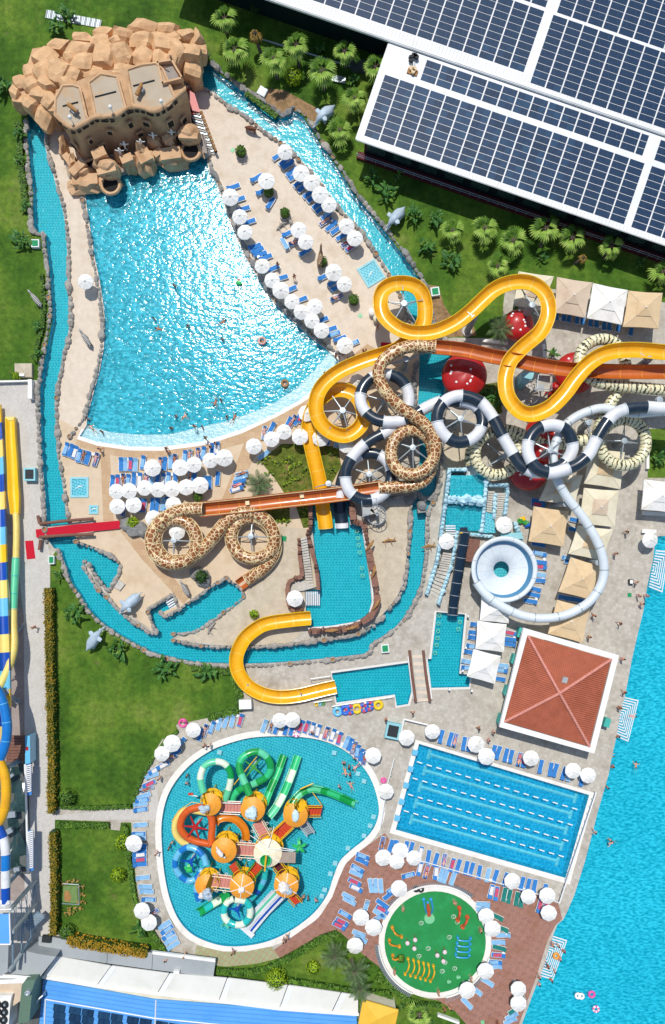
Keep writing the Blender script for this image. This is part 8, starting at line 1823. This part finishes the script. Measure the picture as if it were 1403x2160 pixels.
def person(px, py, ps, skin, suit, hair, rz, label, z=0.0, dy=0):
    J, E, P = POSES[ps]; kb = (ps, skin)
    if kb not in BOD: BOD[kb] = skin_mesh('body', J, E, G(skin))
    if (ps, suit) not in SUIT:
        b = P[0]; c_ = P[1]; n = [(b.lerp(c_, .12),(.165,.125)),(P[0],(.17,.13)),(P[8],.115),(P[8].lerp(P[9],.35),.10),(P[15],.115),(P[15].lerp(P[16],.35),.10)]
        SUIT[(ps, suit)] = skin_mesh('swimwear', n, [(0,1),(1,2),(2,3),(1,4),(4,5)], G(suit),1,1)
    if (ps, hair) not in HAIR:
        h_ = P[4]; d = (P[4] - P[2]).normalized(); q = h_ + d * .02; mb = MB(); mb.blob((q.x, q.y, q.z),(.115,.125,.12),2,.08,2,4); mb.blob((q.x, q.y - .05 if ps in ('stand', 'walk') else q.y, q.z - .06),(.10,.09,.12),1,.1,2,5); HAIR[(ps, hair)] = mb.mesh('hair', G(hair))
    o = W(px, py); o.z = z; t = thing('person', label, 'person', o, None, rz)
    free('body', BOD[kb], t); free('hair', HAIR[(ps, hair)], t); free('swimwear', SUIT[(ps, suit)], t)
PP = [(771,744,'stand','skin_light','cloth_pink','hair_fair',1,'person in pink standing at the beach corner beside the yellow slide'),(766,746,'stand','skin_tan','cloth_blue','hair_dark',2,'person in blue trunks at the beach corner next to one in pink'),(709,756,'walk','skin_tan','cloth_pink','hair_dark',.5,'person carrying a patterned float at the wave pool corner'),(716,760,'stand','skin_light','cloth_navy','hair_dark',2,'person in navy by the wave pool corner below the last parasol'),(733,762,'stand','skin_light','cloth_black','hair_dark',3,'person in black standing right of the wave pool corner'),(686,792,'walk','skin_light','cloth_red','hair_dark',2,'person walking along the shallow wave pool edge with red trunks'),
 (622,590,'stand','skin_tan','cloth_white','hair_dark',.3,'person in white walking on open sand by the parasol row'),(796,694,'stand','skin_tan','cloth_pink','hair_fair',1,'small person in pink near the bins at the beach end'),(587,565,'stand','skin_tan','cloth_navy','hair_dark',0,'person in dark clothes beside the wave pool parasols'),
 (79,1322,'walk','skin_light','cloth_red','hair_fair',1.5,'person in red walking alone on the grey path'),(216,949,'walk','skin_tan','cloth_orange','hair_dark',2.8,'person with orange trunks on the boardwalk beside the pool rim'),(355,949,'stand','skin_tan','cloth_white','hair_dark',1,'person in white on the boardwalk above the parasol rows'),(358,957,'walk','skin_light','cloth_black','hair_dark',0,'person in black on the boardwalk beside one in white'),(437,927,'walk','skin_tan','cloth_navy','hair_dark',1,'person stepping out on the white wave pool rim'),(457,938,'stand','skin_pink','cloth_black','hair_dark',1,'person in black standing on the boardwalk middle'),
 (414,903,'walk','skin_light','cloth_navy','hair_dark',.4,'person wading at the shallow wave pool lip'),(447,946,'stand','skin_tan','cloth_red','hair_dark',1,'person in red next to the upper row of loungers'),
 (1185,1125-5,'walk','skin_light','cloth_blue','hair_dark',0,''),(1317,1122,'walk','skin_tan','cloth_black','hair_dark',2.2,'person in black trunks walking on open paving beside the white shade'),(1293,1168,'stand','skin_light','cloth_blue','hair_dark',1,'person in blue trunks on paving left of the main pool corner'),(1337,1228,'walk','skin_light','cloth_white','hair_fair',1,'person in white near the main pool edge white box'),(1342,1256,'stand','skin_pink','cloth_pink','hair_fair',2,'person in pink near the main pool below the small box'),(1348,1274,'walk','skin_light','cloth_red','hair_dark',0,'person in red trunks at the main pool edge'),(1358,1256,'stand','skin_pink','cloth_white','hair_fair',2,'person standing at the pool side right of one in pink'),(1303,1314,'walk','skin_tan','cloth_black','hair_dark',1.5,'person with dark trunks crossing paving right of the pavilion'),(1238,1342,'stand','skin_light','cloth_green','hair_dark',1,'person in green beside the lowest peach shade'),
 (1247,1297,'walk','skin_tan','cloth_navy','hair_dark',3.4,'person in navy in the shadow below the far tube bend'),(1308,1388,'stand','skin_light','cloth_pink','hair_dark',1,'person in pink at the pavilion right corner'),(1312,1458,'walk','skin_tan','cloth_orange','hair_dark',1,'person with orange vest by the main pool steps'),(1302,1490,'stand','skin_tan','cloth_red','hair_dark',1,'person in red on the pavilion side of the steps'),(1008,1532,'walk','skin_tan','cloth_black','hair_dark',2.4,'person in black trunks walking on the paving above the lap pool row'),(1038,1540,'stand','skin_light','cloth_white','hair_dark',1,'person in white on the paving left of the pavilion shadow'),(1028,1557,'stand','skin_pink','cloth_pink','hair_dark',1,'person in pink standing behind the lap pool loungers'),(1250,1750,'walk','skin_light','cloth_white','hair_dark',1,'person sitting out on the narrow walk right of the lap pool'),
 (870,1500,'walk','skin_light','cloth_green','hair_dark',2,'person in green on paving left of the lap pool'),(813,1515,'stand','skin_tan','cloth_pink','hair_dark',1,'person in pink beside the swim ring rack'),(435,1570,'walk','skin_tan','cloth_pink','hair_dark',1.3,'person in pink on the play pool rim at the upper left'),(445,1569,'stand','skin_light','cloth_navy','hair_dark',1,'person in navy on the play pool rim beside one in pink'),(659,1541,'stand','skin_light','cloth_red','hair_dark',0,'person in red trunks standing in the lounger arc above the play pool'),(340,1638,'stand','skin_tan','cloth_white','hair_dark',1,'person in white beside the left lounger arc'),(335,1794,'walk','skin_pink','cloth_orange','hair_fair',1.5,'person in orange on the left rim of the play pool'),(607,1968,'walk','skin_light','cloth_blue','hair_dark',2.5,'person in blue trunks on the lower play pool rim'),(600,1976,'stand','skin_light','cloth_red','hair_dark',2.5,'child in red on the lower play pool rim'),(494,2001,'walk','skin_tan','cloth_black','hair_dark',1.4,'person crouching at the bottom rim of the play pool'),(355,2016,'walk','skin_light','cloth_red','hair_dark',1,'person in red on the roof corner beside the lowest loungers'),(392,2007,'stand','skin_light','cloth_white','hair_fair',1,'person in white near the lattice path'),
 (957,1897,'stand','skin_light','cloth_red','hair_fair',0,'child in red at the top of the green splash pad'),(849,1910,'stand','skin_light','cloth_white','hair_fair',1,'child in white at the upper left of the splash pad'),(1011,1955,'stand','skin_light','cloth_red','hair_dark',1,'child in red on the right of the splash pad'),(831,2042,'stand','skin_light','cloth_red','hair_fair',1,'child in red at the lower left rim of the splash pad'),(923,2085,'stand','skin_light','cloth_red','hair_fair',1,'child in red at the bottom of the splash pad'),(991,2056,'stand','skin_pink','cloth_white','hair_fair',1,'child in white at the lower right of the splash pad'),(936,2120,'walk','skin_tan','cloth_pink','hair_dark',1,'person in pink below the splash pad wall'),(948,2117,'walk','skin_light','cloth_red','hair_dark',0,'person with red trunks below the splash pad wall'),(1047,2150,'stand','skin_tan','cloth_black','hair_dark',1,'person in black on the bottom of the brown deck'),(1134,2052,'walk','skin_light','cloth_white','hair_dark',1,'person stepping to the pool from the brown deck'),(1152,2030,'walk','skin_tan','cloth_black','hair_dark',1,'person in black standing on the lower corner steps'),(1161,1984,'stand','skin_light','cloth_pink','hair_dark',1,'person in pink at the upper end of the lower corner steps'),
 (576,1560,'stand','skin_light','cloth_white','hair_fair',1,''),(866,1552,'stand','skin_light','cloth_pink','hair_dark',1,''),(998,1570,'stand','skin_light','cloth_pink','hair_dark',1,'')]
for a in PP:
    if a[7]: person(a[0], a[1], *a[2:])
WP = [(369,604,'wave',1),(338,694,'wave',0),(326,673,'wave',1),(397,689,'wave',1),(466,680,'wave',0),(470,717,'wave',1),(467,845,'wave',1),(455,845,'wave',0),(372,879,'wave',1),(386,880,'wave',0),(362,904,'wave',1),(428,901,'wave',1),(503,590,'wave',0),(552,719,'wave',0),(186,883,'wave',1),(194,904,'shal',0),(216,911,'shal',1),(600,808,'wave',0),(479,880,'wave',1),(493,882,'wave',0)]
PW = [(725,1607,'kids'),(736,1616,'kids'),(753,1617,'kids'),(728,1626,'kids'),(738,1632,'kids'),(716,1657,'kids'),(741,1659,'kids'),(396,1635,'kids'),(396,1650,'kids'),(364,1775,'kids'),(358,1787,'kids'),(667,1896,'kids'),(640,1889,'kids'),(650,1892,'kids'),(748,1597,'kids')]
MW = [(1342,1618),(1291,1616),(1293,1778),(1286,1770),(1302,1552),(1331,1510),(1176,1992),(1188,2004),(1180,2021),(1169,2046),(1162,2065),(1136,2073),(1284,1594),(1280,1660)]
SK = ['skin_light', 'skin_tan', 'skin_pink']; SU = ['cloth_red', 'cloth_navy', 'cloth_pink', 'cloth_black', 'cloth_blue', 'cloth_orange']
for i, (x, y, w_, s_) in enumerate(WP): person(x, y, 'stand' if s_ else 'swim', SK[i % 3], SU[i % 6], 'hair_dark', i * 1.3, f'{"standing" if s_ else "swimming"} bather in {SU[i % 6][6:]} in the wave pool, {ORD[i]} from the top left', -.95 if s_ else -.1)
for i, (x, y, w_) in enumerate(PW): person(x, y, 'swim' if i in (3,6,2) else 'stand', SK[i % 3], SU[(i + 2) % 6], 'hair_dark', i * 1.1, f'bather in {SU[(i + 2) % 6][6:]} in the round play pool, {ORD[i]} from the upper right', 0.0 if i in (3,6,2) else -.65)
for i, (x, y) in enumerate(MW): person(x, y, 'swim' if i in (0,2,5,12) else 'stand', SK[i % 3], SU[(i + 1) % 6], 'hair_dark', i * .9, f'bather in {SU[(i + 1) % 6][6:]} at the main pool edge, {ORD[i]} in turn', -.02 if i in (0,2,5,12) else -.9)
for i, k in enumerate((12,16,40,45,50,52,58,61,63,64,70,74,80,85,92,95,101,104,108,113,130,137,144,152,157,160,163,170,178,186,200)):
    if k < len(LOU):
        x, y, a = LOU[k]; person(x, y, 'lie', SK[i % 3], SU[(i * 5 + 1) % 6], 'hair_dark' if i % 4 else 'hair_fair', a - pi / 2, f'sunbather in {SU[(i * 5 + 1) % 6][6:]} lying on a lounger {LW[k]}', -.03)
# statues
def beast(nm, lab, cat, px, py, rz, J, E, m, sc=1.0, extra=None):
    me = skin_mesh('body', J, E, G(m),2); o = W(px, py); t = thing(nm, lab, cat, o, None, rz); b = free('body', me, t, (0,0,0),(0,0,0),(sc,) * 3)
    if extra: extra(t, sc)
def quad_J(L, h_, nk, hd, r=.3, leg=.09, nr=.16):
    J = [(V((-L/2,0, h_)), r),(V((0,0, h_ + .03)), r * 1.08),(V((L/2,0, h_ + .05)), r),(nk, nr),(hd, nr * .8),(hd + V((.3,0,-.12)), nr * .5)]; E = [(0,1),(1,2),(2,3),(3,4),(4,5)]
    for x, p in ((-L/2,0),(L/2,2)):
        for s_ in (-1,1):
            b = len(J); J += [(V((x, s_ * r * .55, h_ * .7)), leg * 1.4),(V((x + (-.06 if p == 0 else .02), s_ * r * .6, h_ * .38)), leg),(V((x, s_ * r * .6,.04)), leg * .9)]; E += [(p, b),(b, b+1),(b+1, b+2)]
    b = len(J); J += [(V((-L/2 - .25,0, h_ - .1)),.05),(V((-L/2 - .35,0, h_ - .5)),.03)]; E += [(0, b),(b, b+1)]; return J, E
def eleph_extra(t, sc):
    for s_ in (-1,1):
        mb = MB(); mb.blob((1.05, s_ * .68,2.0),(.32,.4,.08),2,.12,1.5,3 + s_); o = mb.build('ear', G('elephant_grey'), None); o.parent = t; o.location = (0,0,0)
        mb = MB().tube([(1.75, s_ * .2,1.35),(2.0, s_ * .24,1.2),(2.2, s_ * .22,1.25)],[.07,.05,.02],6); o = mb.build('tusk', G('white_paint'), None); o.parent = t
EJ = [(V((-.9,0,1.35)),.62),(V((0,0,1.5)),.78),(V((.8,0,1.5)),.6),(V((1.4,0,1.8)),.5),(V((1.8,0,1.55)),.26),(V((2.15,0,.95)),.15),(V((2.5,0,.8)),.11),(V((2.75,0,1.0)),.08)]
EE = [(i, i + 1) for i in range(7)]
for x, p in ((-.8,0),(.75,2)):
    for s_ in (-1,1): b = len(EJ); EJ += [(V((x, s_ * .38,.8)),.24),(V((x, s_ * .4,.4)),.2),(V((x, s_ * .4,.05)),.2)]; EE += [(p, b),(b, b+1),(b+1, b+2)]
b = len(EJ); EJ += [(V((-1.5,0,1.3)),.06),(V((-1.7,0,.8)),.04)]; EE += [(0, b),(b, b+1)]
for x, y, rz, lab in ((690,250,3.9, 'grey-blue elephant statue on the bank of the right river arm, upper one'),(838,463,4.0, 'grey-blue elephant statue leaning to the right river arm, lower one'),(285,1266,3.9, 'grey-blue elephant statue on the peninsula above the entry steps'),(202,1352,.95, 'grey-blue elephant statue on the lawn below the river kerb')):
    beast('elephant_statue', lab, 'elephant statue', x, y, rz, EJ, EE, 'elephant_grey', 1.0, eleph_extra)
def mane(t, sc):
    o = MB().tube([(.55,0,1.25),(.85,0,1.62)],[.05,.04],5).build('mane', G('hair_dark'), None); o.parent = t
ZJ, ZE = quad_J(1.1,.95, V((.8,0,1.35)), V((1.05,0,1.6)))
for x, y, rz, lab in ((188,722,2.1, 'black and white zebra statue on the narrow sand strip'),(84,640,2.2, 'black and white zebra statue on the left lawn'),(395,1244,2.0, 'zebra statue beside the blue entry steps')): beast('zebra_statue', lab, 'zebra statue', x, y, rz, ZJ, ZE, 'zebra_body', 1.15, mane)
def horns(t, sc):
    o = MB().tube([(1.0,-.3,1.3),(1.05,0,1.2),(1.0,.3,1.3)],[.02,.05,.02],5).build('horns', G('canopy_cream'), None); o.parent = t
CJ, CE = quad_J(1.2,.9, V((.85,0,1.1)), V((1.1,0,1.15)),.32); beast('cow_statue', 'brown antelope statue standing alone on the beach near the castle', 'antelope statue', 530,278,-.3, CJ, CE, 'cow_brown', .95, horns)
GJ, GE = quad_J(1.3,1.9, V((.8,0,2.7)), V((1.1,0,3.8)),.36,.1,.2); beast('giraffe_statue', 'giraffe statue with a long raised neck beside the potted bush on the beach', 'giraffe statue', 676,557,1.4, GJ, GE, 'giraffe_body', .95, None)
for i, (x, y, rz, lb) in enumerate(((596,478,.6, 'driftwood tangle beside the central potted bush'),(616,470,2.2, 'second driftwood tangle right of the central potted bush'),(447,1325,1.0, 'dry driftwood branch on the rough plaster island'),(821,1142,.1, 'brown log bridge trunk crossing the kerb at the right channel'),(904,1154,.1, 'brown log trunk beside the curving stair'))):
    q = W(x, y); t = thing('driftwood', lb, 'driftwood', q); d = V((cos(rz), sin(rz),0)); s_ = V((-d.y, d.x, 0))
    MB().tube([q - d * 1.0 + V((0,0,.15)), q + s_ * .2 + V((0,0,.4)), q + d * 1.0 + V((0,0,.2))],[.08,.2,.07],7).build('trunk', G('log_wood' if i > 2 else 'boulder_grey'), t)
    for k in range(4): MB().tube([q + d * (k - 1.5) * .4 + V((0,0,.3)), q + d * (k - 1.2) * .5 + s_ * (.7 if k % 2 else -.6) + V((0,0,.5))],[.07,.02],5).build('branch', G('log_wood' if i > 2 else 'boulder_grey'), t)
# side tables between loungers, lamp posts, bins
k = 0
for i in range(3, len(LOU) - 1,3):
    x, y, a = LOU[i]; x2, y2, _ = LOU[i + 1]
    if hypot(x2 - x, y2 - y) > 18: continue
    q = W((x + x2) / 2 + 10 * cos(a),(y + y2) / 2 - 10 * sin(a)); t = thing('side_table', f'small white side table {LW[i]}, {ORD[LW[:i].count(LW[i]) // 3]} one', 'side table', q, 'white side tables between loungers')
    MB().lathe([(0,.42),(.22,.42),(.22,.38),(0,.38)],10, q).build('table_top', G('white_paint'), t); MB().tube([q, q + V((0,0,.38))],.05,6).build('leg', G('white_paint'), t)
for i, (x, y, lb) in enumerate(((985,1299, 'slim lamp post at the upper right of the right small pool'),(980,1365, 'slim lamp post midway along the right small pool'),(974,1413, 'slim lamp post near the step of the right small pool'),(946,1452, 'slim lamp post at the bottom of the right small pool'),(993,1455, 'slim lamp post at the lower right corner of the right small pool'),(770,1480, 'slim lamp post by the ring rack'))):
    q = W(x, y); t = thing('lamp_post', lb, 'lamp', q); MB().tube([q, q + V((0,0,.9))],.05,6).build('post', G('column_grey'), t); MB().blob(q + V((0,0,1.0)),(.18,.18,.16),2,0).build('globe', G('white_paint'), t)
for x, y, lb in ((785,662, 'white bin pair at the beach end under the yellow loop'),(1243 - 230,1448, '')):
    if lb: q = W(x, y); t = thing('waste_bin', lb, 'bin', q); MB().lathe([(.45,0),(.5,1.0),(.2,1.15),(0,1.15)],12, q).build('drum', G('white_paint'), t); MB().lathe([(.45,0),(.5,1.0),(.2,1.15),(0,1.15)],12, q + V((.6,-.9,0))).build('drum', G('canopy_cream'), t)
q = W(733,33 + 112); t = tag(MB().prism([W(x, y, .6).to_2d() for x, y in [(735,122),(785,128),(790,152),(742,146)]],0,.6).build('slab_cover', G('gravel_dark'), None, W(760,138)), 'dark grey slab cover in the hall shadow beside the corner palm', 'cover')
t = thing('slatted_bench', 'small bluish slatted seat on the grass under the corner palms', 'bench', W(715,166))
for i in range(8): MB().box(W(702 + i * 3.6,164 + i * .8,.3),(.2,.9,.08),-.15).build('slat', G('steel'), t)
for x, y, w_, h_, rz, lb in ((1377,1084,3.2,.5,-.06, 'white block wall below the right edge white shade'),(1366,1121,2.0,.5,-.03, 'white block wall by the main pool upper corner'),(1043,723,3.6,.35,-.09, 'pale beam lying beside the orange trough at the lawn edge'),(1080,812,.5,2.2,0, 'white planter edge by the yellow bend'),(1363,960,.4,4.0,0, 'white kerb of the right edge planting bed'),(1146,742,.35,1.8,.1, 'white edge of the bright shrub planter'),(945,2145,3.2,.3,-.35, 'white low wall at the bottom of the brown deck')):
    q = W(x, y); tag(MB().box(q + V((0,0,.3)),(w_, h_, .6), rz).build('low_wall', G('white_paint'), None, q), lb, 'wall')
